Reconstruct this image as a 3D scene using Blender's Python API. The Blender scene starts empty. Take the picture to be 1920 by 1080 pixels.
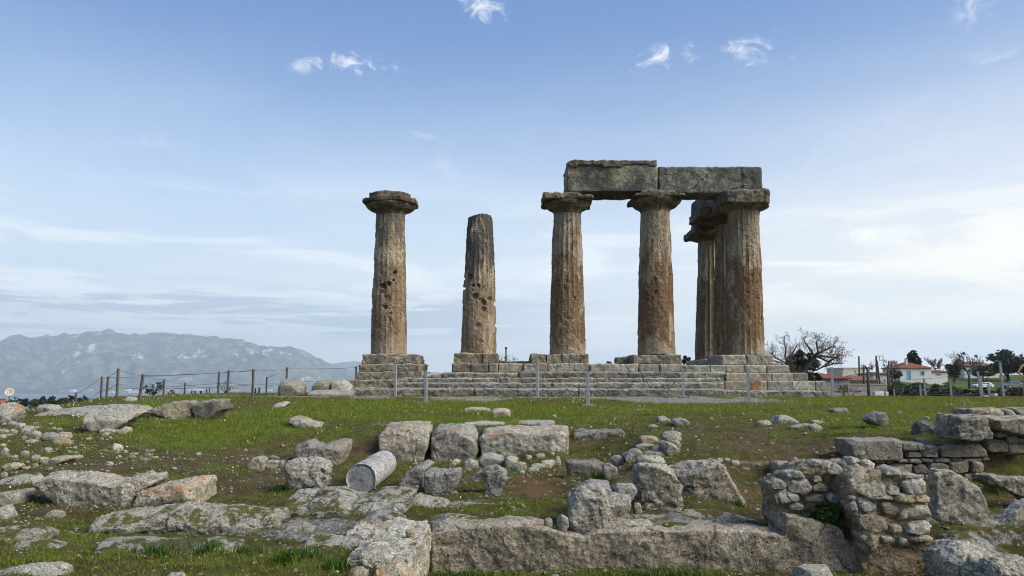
import bpy, bmesh, math, random
import numpy as np
from math import radians, sin, cos, tan, pi

S = bpy.context.scene
COL = S.collection
# ------------------------------------------------------------------ camera
FPX = 1387.0                       # focal length in pixels of a 1920 wide frame
PITCH = radians(4.0)
SHY = (180.0 - FPX * tan(PITCH)) / 1920.0
cam_d = bpy.data.cameras.new('camera')
cam = bpy.data.objects.new('camera', cam_d)
COL.objects.link(cam)
cam_d.sensor_width = 36.0
cam_d.lens = 36.0 * FPX / 1920.0
cam_d.shift_y = SHY
cam_d.clip_start = 0.1
cam_d.clip_end = 60000.0
cam.location = (0, 0, 0)           # eye level is z = 0
cam.rotation_euler = (radians(90) + PITCH, 0, 0)
S.camera = cam
# ------------------------------------------------------------------ exposure
S.view_settings.view_transform = 'Standard'
S.view_settings.look = 'None'
S.view_settings.gamma = 1.0
S.view_settings.use_curve_mapping = False
S.view_settings.exposure = 1.4
S.cycles.use_denoising = True
S.cycles.filter_width = 1.0
S.cycles.max_bounces = 6
S.cycles.volume_bounces = 1
S.cycles.transparent_max_bounces = 8
# ------------------------------------------------------------------ sun
SUN_EL, SUN_AZ = radians(36), radians(112)      # azimuth counted from +Y towards +X
sun_d = bpy.data.lights.new('sun', 'SUN')
sun = bpy.data.objects.new('sun', sun_d)
COL.objects.link(sun)
sun_d.energy = 2.3
sun_d.angle = radians(40)
sun_d.color = (1.0, 0.93, 0.82)
sun.rotation_euler = (radians(90) - SUN_EL, 0, -SUN_AZ + pi)
sun.rotation_euler = (radians(90) - SUN_EL, 0, pi - SUN_AZ)
sun.location = (40, 10, 60)


# ------------------------------------------------------------------ pixel helpers
def ray(u, v):
    """world direction with y = 1 through a pixel of the 1920 x 1080 photograph"""
    xc = (u - 960.0) / FPX
    yc = (540.0 - v) / FPX + SHY * 1920.0 / FPX
    dy = cos(PITCH) - yc * sin(PITCH)
    dz = sin(PITCH) + yc * cos(PITCH)
    return np.array([xc / dy, 1.0, dz / dy])


def P(u, v, Y):
    return ray(u, v) * Y


def unit(a):
    a = np.asarray(a, float)
    return a / (np.linalg.norm(a) + 1e-12)


# ------------------------------------------------------------------ nodes
class NG:
    def __init__(self, tree):
        self.t = tree
        tree.nodes.clear()

    def n(self, typ, ins=None, **props):
        nd = self.t.nodes.new(typ)
        for k, v in props.items():
            setattr(nd, k, v)
        for k, v in (ins or {}).items():
            self.set(nd.inputs[k], v)
        return nd

    def set(self, sock, v):
        if isinstance(v, bpy.types.NodeSocket):
            self.t.links.new(v, sock)
        elif isinstance(v, bpy.types.Node):
            self.t.links.new(v.outputs[0], sock)
        else:
            if isinstance(v, (tuple, list)) and len(v) == 3 and sock.type == 'RGBA':
                v = (*v, 1.0)
            sock.default_value = v

    def mix(self, f, a, b, blend='MIX'):
        m = self.n('ShaderNodeMix', data_type='RGBA', blend_type=blend)
        self.set(m.inputs[0], f)
        self.set(m.inputs[6], a)
        self.set(m.inputs[7], b)
        return m.outputs[2]

    def math(self, op, a, b=0.0, c=None, clamp=False):
        m = self.n('ShaderNodeMath', operation=op, use_clamp=clamp)
        self.set(m.inputs[0], a)
        self.set(m.inputs[1], b)
        if c is not None:
            self.set(m.inputs[2], c)
        return m.outputs[0]

    def ramp(self, x, lo, hi, a=0.0, b=1.0, smooth=True):
        m = self.n('ShaderNodeMapRange', interpolation_type='SMOOTHSTEP' if smooth else 'LINEAR')
        self.set(m.inputs[0], x)
        for i, v in zip((1, 2, 3, 4), (lo, hi, a, b)):
            self.set(m.inputs[i], v)
        return m.outputs[0]

    def noise(self, vec, scale, detail=6, rough=0.6, dist=0.0):
        return self.n('ShaderNodeTexNoise', {'Vector': vec, 'Scale': scale, 'Detail': detail, 'Roughness': rough, 'Distortion': dist}).outputs[0]

    def vor(self, vec, scale, feature='F1', out=0):
        return self.n('ShaderNodeTexVoronoi', {'Vector': vec, 'Scale': scale}, feature=feature).outputs[out]

    def vmul(self, vec, s):
        m = self.n('ShaderNodeVectorMath', operation='MULTIPLY')
        self.set(m.inputs[0], vec)
        m.inputs[1].default_value = s
        return m.outputs[0]


# ------------------------------------------------------------------ sky
W = bpy.data.worlds.new('World')
S.world = W
W.use_nodes = True


def build_sky():
    g = NG(W.node_tree)
    sky = g.n('ShaderNodeTexSky', sky_type='NISHITA', sun_disc=False, sun_elevation=SUN_EL, sun_rotation=SUN_AZ,
              altitude=100.0, air_density=1.0, dust_density=1.2, ozone_density=2.0)
    d = g.n('ShaderNodeTexCoord').outputs['Generated']
    xyz = g.n('ShaderNodeSeparateXYZ', {0: d})
    X, Y, Z = xyz.outputs
    el = g.math('MAXIMUM', Z, 0.0)
    base = g.mix(1.0, sky.outputs[0], (.91, 1.05, 1.03), 'MULTIPLY')
    base = g.mix(0.55, base, (2.3, 3.55, 6.3))
    hi = g.ramp(el, .17, .45)
    base = g.mix(hi, base, g.mix(1.0, base, (.47, .60, .75), 'MULTIPLY'))
    # thin white veil that thickens towards the horizon
    veil = g.math('POWER', g.ramp(el, 0.47, 0.02, 0.0, 0.97, False), 1.35)
    flat = g.n('ShaderNodeCombineXYZ', {0: X, 1: Y, 2: g.math('MULTIPLY', Z, 3.4)}).outputs[0]
    n1 = g.noise(flat, 1.6, 6, 0.55, 0.4)
    veil = g.math('MULTIPLY', veil, g.ramp(n1, 0.30, 0.68, 0.62, 1.15), clamp=True)
    warm = g.ramp(X, -0.1, 0.75)
    vcol = g.mix(warm, (5.8, 6.2, 6.2), (8.3, 7.35, 5.9))
    c = g.mix(veil, base, vcol)
    # low cloud banks
    lf = g.n('ShaderNodeCombineXYZ', {0: g.math('MULTIPLY', X, 1.0), 1: Y, 2: g.math('MULTIPLY', Z, 7.0)}).outputs[0]
    n2 = g.noise(lf, 3.1, 9, 0.6, 0.5)
    band = g.math('MULTIPLY', g.ramp(el, 0.30, 0.10), g.ramp(el, 0.0, 0.03))
    cl = g.math('MULTIPLY', g.ramp(n2, 0.47, 0.60), band)
    c = g.mix(g.math('MULTIPLY', cl, 0.7), c, g.mix(warm, (6.9, 7.1, 7.1), (8.8, 7.9, 6.5)))
    n3 = g.noise(g.vmul(lf, (1.0, 1.0, 1.6)), 4.3, 9, 0.62, 0.3)
    gb = g.math('MULTIPLY', g.math('MULTIPLY', g.ramp(el, 0.14, 0.10), g.ramp(el, 0.045, 0.075)), g.ramp(X, 0.25, -0.15))
    gl = g.math('MULTIPLY', g.ramp(n3, 0.46, 0.55), gb)
    c = g.mix(g.math('MULTIPLY', gl, 0.8), c, (3.0, 3.65, 4.5))
    # small separate fair-weather clouds, by direction
    n4 = g.noise(g.vmul(d, (1.0, 1.0, 1.5)), 30.0, 10, 0.66, 1.1)
    n5 = g.noise(d, 11.0, 5, 0.6, 0.3)
    for (u, v, a, b, tilt, k) in ((662, 118, 62, 20, -0.12, 1.0), (560, 124, 24, 12, 0, .55), (905, 14, 48, 26, -0.3, 1.0), (1236, 108, 46, 20, 0.3, .95),
                                  (1290, 102, 20, 18, 0, .9), (1410, 90, 40, 24, -0.1, 1.0), (1625, 437, 52, 17, -0.03, 1.3), (1820, 24, 34, 26, 0.5, .6),
                                  (840, 318, 40, 18, -0.3, .35), (1850, 105, 36, 22, 0, .3), (800, 258, 60, 14, 0, .25), (290, 270, 60, 14, 0, .25),
                                  (1640, 628, 95, 22, -0.05, .75), (1760, 618, 90, 13, 0, .55), (1600, 250, 200, 30, 0.35, .12)):
        dv = unit(ray(u, v))
        rt = unit(np.cross(dv, (0, 0, 1)))
        up = np.cross(rt, dv)
        r2 = rt * cos(tilt) + up * sin(tilt)
        u2 = -rt * sin(tilt) + up * cos(tilt)
        kx, ky = FPX / (a * 1.2), FPX / (b * 1.25)
        dot1 = g.n('ShaderNodeVectorMath', {0: d, 1: tuple(r2 * kx)}, operation='DOT_PRODUCT').outputs['Value']
        dot2 = g.n('ShaderNodeVectorMath', {0: d, 1: tuple(u2 * ky)}, operation='DOT_PRODUCT').outputs['Value']
        fr = g.n('ShaderNodeVectorMath', {0: d, 1: tuple(dv)}, operation='DOT_PRODUCT').outputs['Value']
        rr = g.math('ADD', g.math('MULTIPLY', dot1, dot1), g.math('MULTIPLY', dot2, dot2))
        q = g.math('SUBTRACT', 1.0, g.math('SQRT', rr))
        q = g.math('ADD', q, g.math('MULTIPLY_ADD', n4, 4.6, -2.45))
        q = g.math('ADD', q, g.math('MULTIPLY_ADD', n5, 1.4, -0.7))
        q = g.math('MULTIPLY', g.ramp(q, 0.0, 1.55), g.ramp(fr, 0.5, 0.9))
        c = g.mix(g.math('MULTIPLY', q, k * 0.75, clamp=True), c, (7.6, 7.5, 7.4))
    bg = g.n('ShaderNodeBackground', {'Color': c, 'Strength': 0.064})
    g.n('ShaderNodeOutputWorld', {'Surface': bg.outputs[0]})


build_sky()


# ------------------------------------------------------------------ numpy noise
def _hash(ix, iy, iz, seed):
    h = (ix.astype(np.int64) * 374761393 + iy.astype(np.int64) * 668265263 + iz.astype(np.int64) * 2147483647 + seed * 1274126177) & 0xFFFFFFFF
    h = ((h ^ (h >> 13)) * 1274126177) & 0xFFFFFFFF
    h = ((h ^ (h >> 16)) * 2246822519) & 0xFFFFFFFF
    return ((h ^ (h >> 15)) & 0xFFFFFF) / float(0xFFFFFF)


def vnoise(p, seed=0):
    """value noise in -1..1 at points p (N,3)"""
    p = np.asarray(p, float)
    i = np.floor(p).astype(np.int64)
    f = p - i
    f = f * f * f * (f * (f * 6 - 15) + 10)
    r = 0
    for dx in (0, 1):
        wx = f[:, 0] if dx else 1 - f[:, 0]
        for dy in (0, 1):
            wy = f[:, 1] if dy else 1 - f[:, 1]
            for dz in (0, 1):
                wz = f[:, 2] if dz else 1 - f[:, 2]
                r = r + wx * wy * wz * _hash(i[:, 0] + dx, i[:, 1] + dy, i[:, 2] + dz, seed)
    return r * 2 - 1


def fbm(p, scale, octv=4, gain=0.5, seed=0):
    a, t, r = 1.0, 0.0, 0
    p = np.asarray(p, float) * scale
    for o in range(octv):
        r = r + a * vnoise(p + 17.3 * o, seed + o)
        t += a
        a *= gain
        p = p * 2.03
    return r / t * 1.6


def smooth(a, lo, hi):
    t = np.clip((np.asarray(a, float) - lo) / (hi - lo), 0, 1)
    return t * t * (3 - 2 * t)


# ------------------------------------------------------------------ mesh helpers
def mesh_np(name, V, F, mats=(), smooth_shade=True):
    V = np.asarray(V, np.float32)
    F = [np.asarray(f, np.int32) for f in F] if isinstance(F, list) else [np.asarray(F, np.int32)]
    F = [f for f in F if len(f)]
    me = bpy.data.meshes.new(name)
    me.vertices.add(len(V))
    me.vertices.foreach_set('co', V.ravel())
    loops = np.concatenate([f.ravel() for f in F])
    tot = np.concatenate([np.full(len(f), f.shape[1], np.int32) for f in F])
    st = np.concatenate([[0], np.cumsum(tot)[:-1]]).astype(np.int32)
    me.loops.add(len(loops))
    me.loops.foreach_set('vertex_index', loops)
    me.polygons.add(len(tot))
    me.polygons.foreach_set('loop_start', st)
    me.polygons.foreach_set('loop_total', tot)
    me.polygons.foreach_set('use_smooth', np.full(len(tot), smooth_shade))
    me.update(calc_edges=True)
    for m in mats:
        me.materials.append(m)
    return me


def tag(o, label=None, cat=None, group=None, kind='thing'):
    if label:
        o['label'] = label
    if cat:
        o['category'] = cat
    if group:
        o['group'] = group
    if kind:
        o['kind'] = kind
    return o


def put(name, me, parent=None, loc=(0, 0, 0)):
    o = bpy.data.objects.new(name, me)
    COL.objects.link(o)
    o.location = loc
    if parent is not None:
        o.parent = parent
    return o


def empty(name, loc, label, cat, group=None):
    o = bpy.data.objects.new(name, None)
    COL.objects.link(o)
    o.location = tuple(loc)
    o.empty_display_size = 0.2
    return tag(o, label, cat, group)


def part(name, me, root, world=True):
    """child whose vertices were made in world coordinates"""
    o = put(name, me, root)
    if world:
        base = np.array(root.location)
        r = root
        while r.parent is not None:
            r = r.parent
            base = base + np.array(r.location)
        o.location = tuple(-base)
    return o


def recenter(o):
    """moves the origin of a top-level mesh thing to the middle of its base"""
    me = o.data
    n = len(me.vertices)
    co = np.empty(n * 3, np.float32)
    me.vertices.foreach_get('co', co)
    co = co.reshape(-1, 3)
    c = np.array([(co[:, 0].min() + co[:, 0].max()) / 2, (co[:, 1].min() + co[:, 1].max()) / 2, co[:, 2].min()])
    co -= c
    me.vertices.foreach_set('co', co.ravel())
    o.location = tuple(np.array(o.location) + c)
    me.update()


class MB:
    """collects boxes, tubes and polygons and links them as one mesh"""

    def __init__(self):
        self.v, self.f, self.k = [], {}, 0

    def add(self, V, F):
        V = np.asarray(V, float).reshape(-1, 3)
        self.v.append(V)
        for f in F:
            self.f.setdefault(len(f), []).append([i + self.k for i in f])
        self.k += len(V)

    def box(self, x0, x1, y0, y1, z0, z1):
        self.add([(x, y, z) for z in (z0, z1) for y in (y0, y1) for x in (x0, x1)],
                 [(0, 2, 3, 1), (4, 5, 7, 6), (0, 1, 5, 4), (2, 6, 7, 3), (0, 4, 6, 2), (1, 3, 7, 5)])
        return self

    def obox(self, c, ax, ay, az):
        c, ax, ay, az = (np.asarray(t, float) for t in (c, ax, ay, az))
        self.add([c + i * ax + j * ay + k * az for k in (-1, 1) for j in (-1, 1) for i in (-1, 1)],
                 [(0, 2, 3, 1), (4, 5, 7, 6), (0, 1, 5, 4), (2, 6, 7, 3), (0, 4, 6, 2), (1, 3, 7, 5)])
        return self

    def tube(self, pts, rad, n=6, cap=True):
        pts = np.asarray(pts, float)
        m = len(pts)
        rad = np.full(m, rad) if np.isscalar(rad) else np.asarray(rad)
        t = np.gradient(pts, axis=0)
        V = []
        ref = np.array([0.123, 0.456, 0.88]) if abs(unit(t[0])[2]) < .8 else np.array([0.9, 0.3, 0.1])
        for i in range(m):
            ti = unit(t[i])
            a = unit(np.cross(ti, ref))
            b = np.cross(ti, a)
            ref = np.cross(a, ti)
            for k in range(n):
                th = 2 * pi * k / n
                V.append(pts[i] + rad[i] * (cos(th) * a + sin(th) * b))
        F = [(i * n + k, i * n + (k + 1) % n, (i + 1) * n + (k + 1) % n, (i + 1) * n + k) for i in range(m - 1) for k in range(n)]
        if cap:
            F += [tuple(range(n))[::-1], tuple((m - 1) * n + k for k in range(n))]
        self.add(V, F)
        return self

    def lathe(self, c, prof, n=16):
        """prof: list of (radius, z); c: centre"""
        V = [(c[0] + r * cos(2 * pi * k / n), c[1] + r * sin(2 * pi * k / n), c[2] + z) for r, z in prof for k in range(n)]
        m = len(prof)
        F = [(i * n + k, i * n + (k + 1) % n, (i + 1) * n + (k + 1) % n, (i + 1) * n + k) for i in range(m - 1) for k in range(n)]
        F += [tuple(range(n))[::-1], tuple((m - 1) * n + k for k in range(n))]
        self.add(V, F)
        return self

    def prism(self, poly, y0, y1):
        """poly: (x,z) outline, extruded along y"""
        n = len(poly)
        self.add([(x, y0, z) for x, z in poly] + [(x, y1, z) for x, z in poly],
                 [tuple(range(n)), tuple(range(n, 2 * n))[::-1]] + [(i, i + n, (i + 1) % n + n, (i + 1) % n) for i in range(n)])
        return self

    def mesh(self, name, mat, sm=False):
        V = np.concatenate(self.v)
        return mesh_np(name, V, [np.array(f) for f in self.f.values()], (mat,), sm)


# ------------------------------------------------------------------ terrain
_D = [0.3, 5.8, 7.2, 8.7, 10, 11.1, 11.6, 13, 14.3, 15.2, 17, 20, 24, 28, 31, 34, 40, 50, 60, 90, 130, 170, 250, 400, 700, 1200, 2000, 3000, 30000]
_FARL = [-7.6, -8.8, -10, -14, -25, -50, -85, -114, -130, -135]
_FARC = [-2.5, -4, -6, -10, -20, -45, -80, -112, -130, -135]
_FARR = [-1.9, -1.2, .9, 3, 4, 1, -30, -100, -130, -135]
_FARQ = [-1.9, -1.6, -.65, 3.0, 4.5, 2, -30, -100, -130, -135]
_FARM = [-2, -1.9, -1.5, -.8, 0, 0, -30, -100, -130, -135]
_PROF = {
    -300: [-1.5, -1.5, -1.5, -1.5, -1.45, -1.38, -1.34, -1.25, -1.15, -1.08, -1.0, -1.0, -1.2, -1.6, -2, -2.5, -3.5, -5, -7] + _FARL,
    0: [-1.5, -1.5, -1.5, -1.5, -1.44, -1.36, -1.33, -1.22, -1.12, -1.05, -.92, -.80, -.95, -1.4, -1.8, -2.4, -3.4, -5, -7] + _FARL,
    200: [-1.5, -1.5, -1.5, -1.5, -1.44, -1.36, -1.33, -1.2, -1.1, -1.02, -.83, -.65, -.50, -.50, -.75, -1.1, -2, -3.5, -5.5] + _FARL,
    330: [-1.5, -1.5, -1.5, -1.5, -1.46, -1.4, -1.36, -1.26, -1.14, -1.05, -.88, -.68, -.51, -.45, -.46, -.6, -1.2, -2.5, -4.5] + _FARL,
    450: [-1.5, -1.5, -1.5, -1.5, -1.47, -1.43, -1.4, -1.31, -1.2, -1.1, -.92, -.72, -.55, -.45, -.42, -.42, -.6, -1.2, -2] + _FARL,
    640: [-1.5, -1.5, -1.5, -1.5, -1.5, -1.48, -1.47, -1.42, -1.36, -1.12, -.87, -.75, -.63, -.52, -.46, -.46, -.5, -.6, -1.2] + _FARC,
    720: [-1.5, -1.5, -1.5, -1.5, -1.5, -1.5, -1.5, -1.48, -1.44, -.98, -.86, -.76, -.65, -.54, -.48, -.48, -.48, -.5, -1] + _FARC,
    960: [-1.5, -1.5, -1.5, -1.5, -1.5, -1.5, -1.5, -1.5, -1.48, -.92, -.84, -.76, -.66, -.56, -.5, -.5, -.5, -.5, -.8] + _FARC,
    1120: [-1.5, -1.5, -1.5, -1.5, -1.5, -1.46, -1.44, -1.4, -1.36, -1.02, -.85, -.76, -.66, -.57, -.5, -.5, -.5, -.5, -.8] + _FARC,
    1210: [-1.5, -1.5, -1.5, -1.5, -1.42, -1.28, -1.22, -1.1, -1.0, -.93, -.84, -.76, -.67, -.57, -.5, -.5, -.5, -.5, -.8] + _FARC,
    1300: [-1.5, -1.5, -1.5, -1.5, -1.25, -1.17, -1.13, -1.0, -.93, -.88, -.82, -.76, -.68, -.58, -.5, -.5, -.5, -.5, -.8] + _FARC,
    1400: [-1.5, -1.5, -1.5, -1.57, -1.5, -1.4, -1.12, -1.0, -.92, -.87, -.81, -.75, -.68, -.59, -.52, -.5, -.5, -.6, -1] + _FARM,
    1500: [-1.5, -1.5, -1.5, -1.6, -1.55, -1.5, -1.14, -.98, -.9, -.86, -.8, -.74, -.68, -.61, -.56, -.55, -.6, -1, -1.5] + _FARM,
    1590: [-1.5, -1.5, -1.5, -1.6, -1.55, -1.5, -.98, -.86, -.83, -.81, -.78, -.73, -.68, -.63, -.6, -.58, -.62, -1, -1.6] + _FARM,
    1660: [-1.5, -1.5, -1.5, -1.6, -1.55, -1.5, -.84, -.82, -.81, -.8, -.78, -.73, -.68, -.63, -.61, -.6, -.64, -.9, -1.6] + _FARR,
    1790: [-1.5, -1.5, -1.5, -1.6, -1.55, -1.5, -.84, -.80, -.79, -.78, -.76, -.73, -.68, -.64, -.62, -.62, -.66, -.9, -1.6] + _FARQ,
    1830: [-1.5, -1.5, -1.5, -1.6, -1.55, -1.5, -.82, -.62, -.64, -.66, -.69, -.70, -.68, -.64, -.62, -.62, -.66, -.9, -1.6] + _FARQ,
    2400: [-1.5, -1.5, -1.5, -1.5, -1.45, -1.4, -.7, -.5, -.55, -.6, -.66, -.68, -.68, -.64, -.62, -.62, -.66, -.9, -1.6] + _FARQ,
}
_PU = np.array(sorted(_PROF))
_PZ = np.array([_PROF[u] for u in _PU], float)
_LD = np.log(np.array(_D))
BUMPS = []          # (x, y, rx, ry, dz)


def T0(x, y):
    x, y = np.atleast_1d(np.asarray(x, float)), np.atleast_1d(np.asarray(y, float))
    az = np.clip(np.arctan2(x, y), -0.95, 0.95)
    dep = np.maximum(np.hypot(x, y) * np.cos(az), 0.31)
    u = np.clip(960 + FPX * np.tan(az), _PU[0], _PU[-1] - 1e-6)
    k = np.clip(np.searchsorted(_PU, u, side='right') - 1, 0, len(_PU) - 2)
    t = (u - _PU[k]) / (_PU[k + 1] - _PU[k])
    ld = np.log(dep)
    j = np.clip(np.searchsorted(_LD, ld, side='right') - 1, 0, len(_LD) - 2)
    s = np.clip((ld - _LD[j]) / (_LD[j + 1] - _LD[j]), 0, 1)
    z = ((1 - t) * ((1 - s) * _PZ[k, j] + s * _PZ[k, j + 1]) + t * ((1 - s) * _PZ[k + 1, j] + s * _PZ[k + 1, j + 1]))
    # the sunken strip in front of the long cut wall
    tr = smooth(x, -1.02, -.88) * smooth(dep, 7.95, 7.75)
    z = z - 0.36 * tr
    for bx, by, rx, ry, dz in BUMPS:
        z = z + dz * np.exp(-((x - bx) / rx) ** 2 - ((y - by) / ry) ** 2)
    return z


def T(x, y):
    x, y = np.atleast_1d(np.asarray(x, float)), np.atleast_1d(np.asarray(y, float))
    p = np.stack([x, y, np.zeros_like(x)], -1)
    d = np.hypot(x, y)
    near = 1 - smooth(d, 45, 80)
    z = T0(x, y)
    z = z + near * (0.045 * fbm(p, .9, 3, .5, 3) + 0.018 * fbm(p, 4.5, 3, .6, 9) + .013 * fbm(p, 15, 2, .6, 13) * (d < 17)) * (0.45 + .55 * (1 - smooth(d, 18, 32)))
    z = z + (1 - near) * fbm(p, .03, 3, .5, 5) * np.clip(d * .0025, 0, 2)
    return z


def G(u, v, dmin=3.0, dmax=80.0):
    """where the line of sight through a pixel meets the ground"""
    d = ray(u, v)
    ys = np.exp(np.linspace(math.log(dmin), math.log(dmax), 700))
    pts = ys[:, None] * d[None]
    z = T0(pts[:, 0], pts[:, 1])
    below = np.nonzero(pts[:, 2] < z)[0]
    k = below[0] if len(below) else len(ys) - 1
    return pts[k]


# ------------------------------------------------------------------ materials
def new_mat(name):
    m = bpy.data.materials.new(name)
    m.use_nodes = True
    return m, NG(m.node_tree)


def finish(g, col, rough=0.9, bump=None, bd=0.02, bs=0.6, spec=0.25, metal=0.0):
    ins = {'Base Color': col, 'Roughness': rough, 'Specular IOR Level': spec, 'Metallic': metal}
    b = g.n('ShaderNodeBsdfPrincipled', ins)
    if bump is not None:
        bn = g.n('ShaderNodeBump', {'Height': bump, 'Distance': bd, 'Strength': bs})
        g.set(b.inputs['Normal'], bn.outputs[0])
    g.n('ShaderNodeOutputMaterial', {'Surface': b.outputs[0]})


def plain(name, col, rough=0.6, var=0.15, scale=6.0, metal=0.0, spec=0.3, bump=0.0):
    m, g = new_mat(name)
    p = g.n('ShaderNodeNewGeometry').outputs['Position']
    n = g.noise(p, scale, 6, .65)
    dark = tuple(c * (1 - var * 1.6) for c in col)
    lite = tuple(min(1, c * (1 + var)) for c in col)
    c = g.mix(g.ramp(n, .3, .7), dark, lite)
    finish(g, c, rough, n if bump else None, bump or .01, .5, spec, metal)
    return m


def stone_mat(name, c1, c2, dark=(.045, .045, .040), darkamt=.5, white=(.50, .475, .42), whiteamt=.5, orange=0.0, s=1.0, bd=.03, moss=0.0, brown=0.0, pit=.7):
    m, g = new_mat(name)
    geo = g.n('ShaderNodeNewGeometry')
    p0, nrm = geo.outputs['Position'], geo.outputs['Normal']
    rnd = g.n('ShaderNodeObjectInfo').outputs['Random']
    p = g.n('ShaderNodeVectorMath', {0: p0, 1: g.n('ShaderNodeCombineXYZ', {0: g.math('MULTIPLY', rnd, 9.0), 1: 0.0, 2: g.math('MULTIPLY', rnd, 5.0)}).outputs[0]}, operation='ADD').outputs[0]
    nz = g.n('ShaderNodeSeparateXYZ', {0: nrm}).outputs[2]
    n1 = g.noise(p, 1.6 * s, 6, .6, .4)
    n2 = g.noise(p, 6.0 * s, 9, .68, .5)
    n3 = g.noise(p, 24 * s, 8, .72, .2)
    n4 = g.noise(p, 62 * s, 5, .7)
    n5 = g.noise(g.vmul(p, (1.0, 1.0, 1.7)), 14 * s, 9, .74, .6)
    c = g.mix(g.ramp(n1, .38, .62), c1, c2)
    if brown:
        nb = g.noise(p, 1.1 * s, 6, .6, .6)
        c = g.mix(g.math('MULTIPLY', g.ramp(nb, .5, .62), brown), c, (.33, .215, .115))
    top = g.ramp(nz, .12, .72)
    # bleached, crusted upper faces and blotches of pale lichen
    tw = g.math('MULTIPLY', g.math('MULTIPLY', top, g.ramp(n2, .34, .56)), min(1.0, whiteamt * 1.15))
    c = g.mix(tw, c, white)
    bl = g.math('MULTIPLY', g.ramp(n5, .545, .59), g.ramp(n2, .44, .58))
    c = g.mix(g.math('MULTIPLY', bl, whiteamt), c, white)
    # dark lichen in patches, then grain and pits
    dk = g.math('MULTIPLY', g.ramp(n3, .44, .54), g.ramp(g.math('SUBTRACT', n2, g.math('MULTIPLY', top, .05)), .46, .57))
    c = g.mix(g.math('MULTIPLY', dk, darkamt), c, dark)
    gr = g.ramp(n4, .34, .66, .52, 1.42, False)
    c = g.mix(1.0, c, g.n('ShaderNodeCombineXYZ', {0: gr, 1: gr, 2: gr}).outputs[0], 'MULTIPLY')
    g2 = g.ramp(n3, .36, .64, .62, 1.34, False)
    c = g.mix(1.0, c, g.n('ShaderNodeCombineXYZ', {0: g2, 1: g2, 2: g2}).outputs[0], 'MULTIPLY')
    if orange:
        no = g.noise(g.n('ShaderNodeVectorMath', {0: p, 1: (7.1, 3.3, 1.2)}, operation='ADD').outputs[0], 2.3 * s, 8, .68, .6)
        om = g.math('MULTIPLY', g.math('MULTIPLY', g.ramp(no, .52, .60), g.ramp(n3, .38, .55)), g.ramp(nz, .05, .7))
        c = g.mix(g.math('MULTIPLY', om, orange), c, (.36, .185, .075))
    if moss:
        nm = g.noise(p, 2.6 * s, 7, .68, .3)
        mm = g.math('MULTIPLY', g.ramp(g.math('ADD', nm, g.math('MULTIPLY_ADD', n3, .3, -.15)), .49, .55), g.ramp(nz, .35, .8))
        c = g.mix(g.math('MULTIPLY', mm, moss), c, g.mix(n4, (.06, .065, .014), (.15, .14, .035)))
    v1 = g.vor(p, 17 * s)
    pm = g.math('MULTIPLY', g.ramp(v1, .26, .12), g.ramp(n2, .42, .56))
    v2 = g.vor(p, 42 * s)
    pm = g.math('MAXIMUM', pm, g.math('MULTIPLY', g.ramp(v2, .30, .14), g.math('MULTIPLY', g.ramp(n5, .44, .56), .9)))
    c = g.mix(g.math('MULTIPLY', pm, pit), c, tuple(x * .22 for x in c1))  # shade inside the pits painted into the colour, beside the bump
    hue = g.math('FRACT', g.math('MULTIPLY', rnd, 7.31))
    c = g.mix(g.ramp(hue, .45, 1.0), c, g.mix(1.0, c, (1.05, .975, .87), 'MULTIPLY'))
    warp = g.n('ShaderNodeVectorMath', {0: p, 1: g.n('ShaderNodeVectorMath', {0: g.n('ShaderNodeTexNoise', {'Vector': p, 'Scale': 5.0, 'Detail': 5.0}).outputs[1], 1: (.16, .16, .16)}, operation='MULTIPLY').outputs[0]}, operation='ADD').outputs[0]
    ck = g.math('MULTIPLY', g.ramp(g.vor(warp, 1.7 * s, 'DISTANCE_TO_EDGE'), .030, .006), g.ramp(n1, .48, .60))
    c = g.mix(g.math('MULTIPLY', ck, .75), c, tuple(x * .16 for x in c1))
    tone = g.math('MULTIPLY_ADD', rnd, .34, .85)
    c = g.mix(1.0, c, g.n('ShaderNodeCombineXYZ', {0: tone, 1: tone, 2: g.math('MULTIPLY_ADD', rnd, .26, .87)}).outputs[0], 'MULTIPLY')
    hgt = g.math('ADD', g.math('MULTIPLY_ADD', n2, .8, g.math('MULTIPLY', n5, .7)), g.math('MULTIPLY_ADD', n3, .5, g.math('MULTIPLY', pm, -.35)))
    finish(g, c, .93, hgt, bd * 1.5, 1.0, .12)
    return m


M = {}
M['limestone'] = stone_mat('grey_limestone', (.235, .22, .18), (.355, .335, .28), darkamt=.62, whiteamt=.55, s=1.0, bd=.035)
M['lichened'] = stone_mat('lichened_limestone', (.23, .215, .175), (.345, .325, .275), darkamt=.55, whiteamt=.5, orange=.85, s=1.0, bd=.03)
M['pale'] = stone_mat('pale_rubble_stone', (.27, .255, .215), (.38, .365, .315), darkamt=.30, whiteamt=.5, s=1.3, bd=.03)
M['pierpale'] = stone_mat('pale_pier_stone', (.33, .32, .285), (.46, .445, .40), darkamt=.25, whiteamt=.5, s=1.2, bd=.03)
M['tan'] = stone_mat('tan_rubble_stone', (.29, .24, .17), (.40, .345, .26), darkamt=.35, whiteamt=.3, s=1.3, bd=.03)
M['ashlar'] = stone_mat('brown_ashlar_stone', (.22, .195, .15), (.32, .29, .235), darkamt=.45, whiteamt=.3, s=1.2, bd=.025)
M['darkrock'] = stone_mat('dark_pitted_stone', (.16, .15, .125), (.25, .235, .195), darkamt=.5, whiteamt=.3, s=1.3, bd=.04)
M['speckled'] = stone_mat('speckled_outcrop', (.24, .23, .195), (.37, .355, .305), darkamt=.8, whiteamt=.75, moss=.95, s=1.5, bd=.045)
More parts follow.
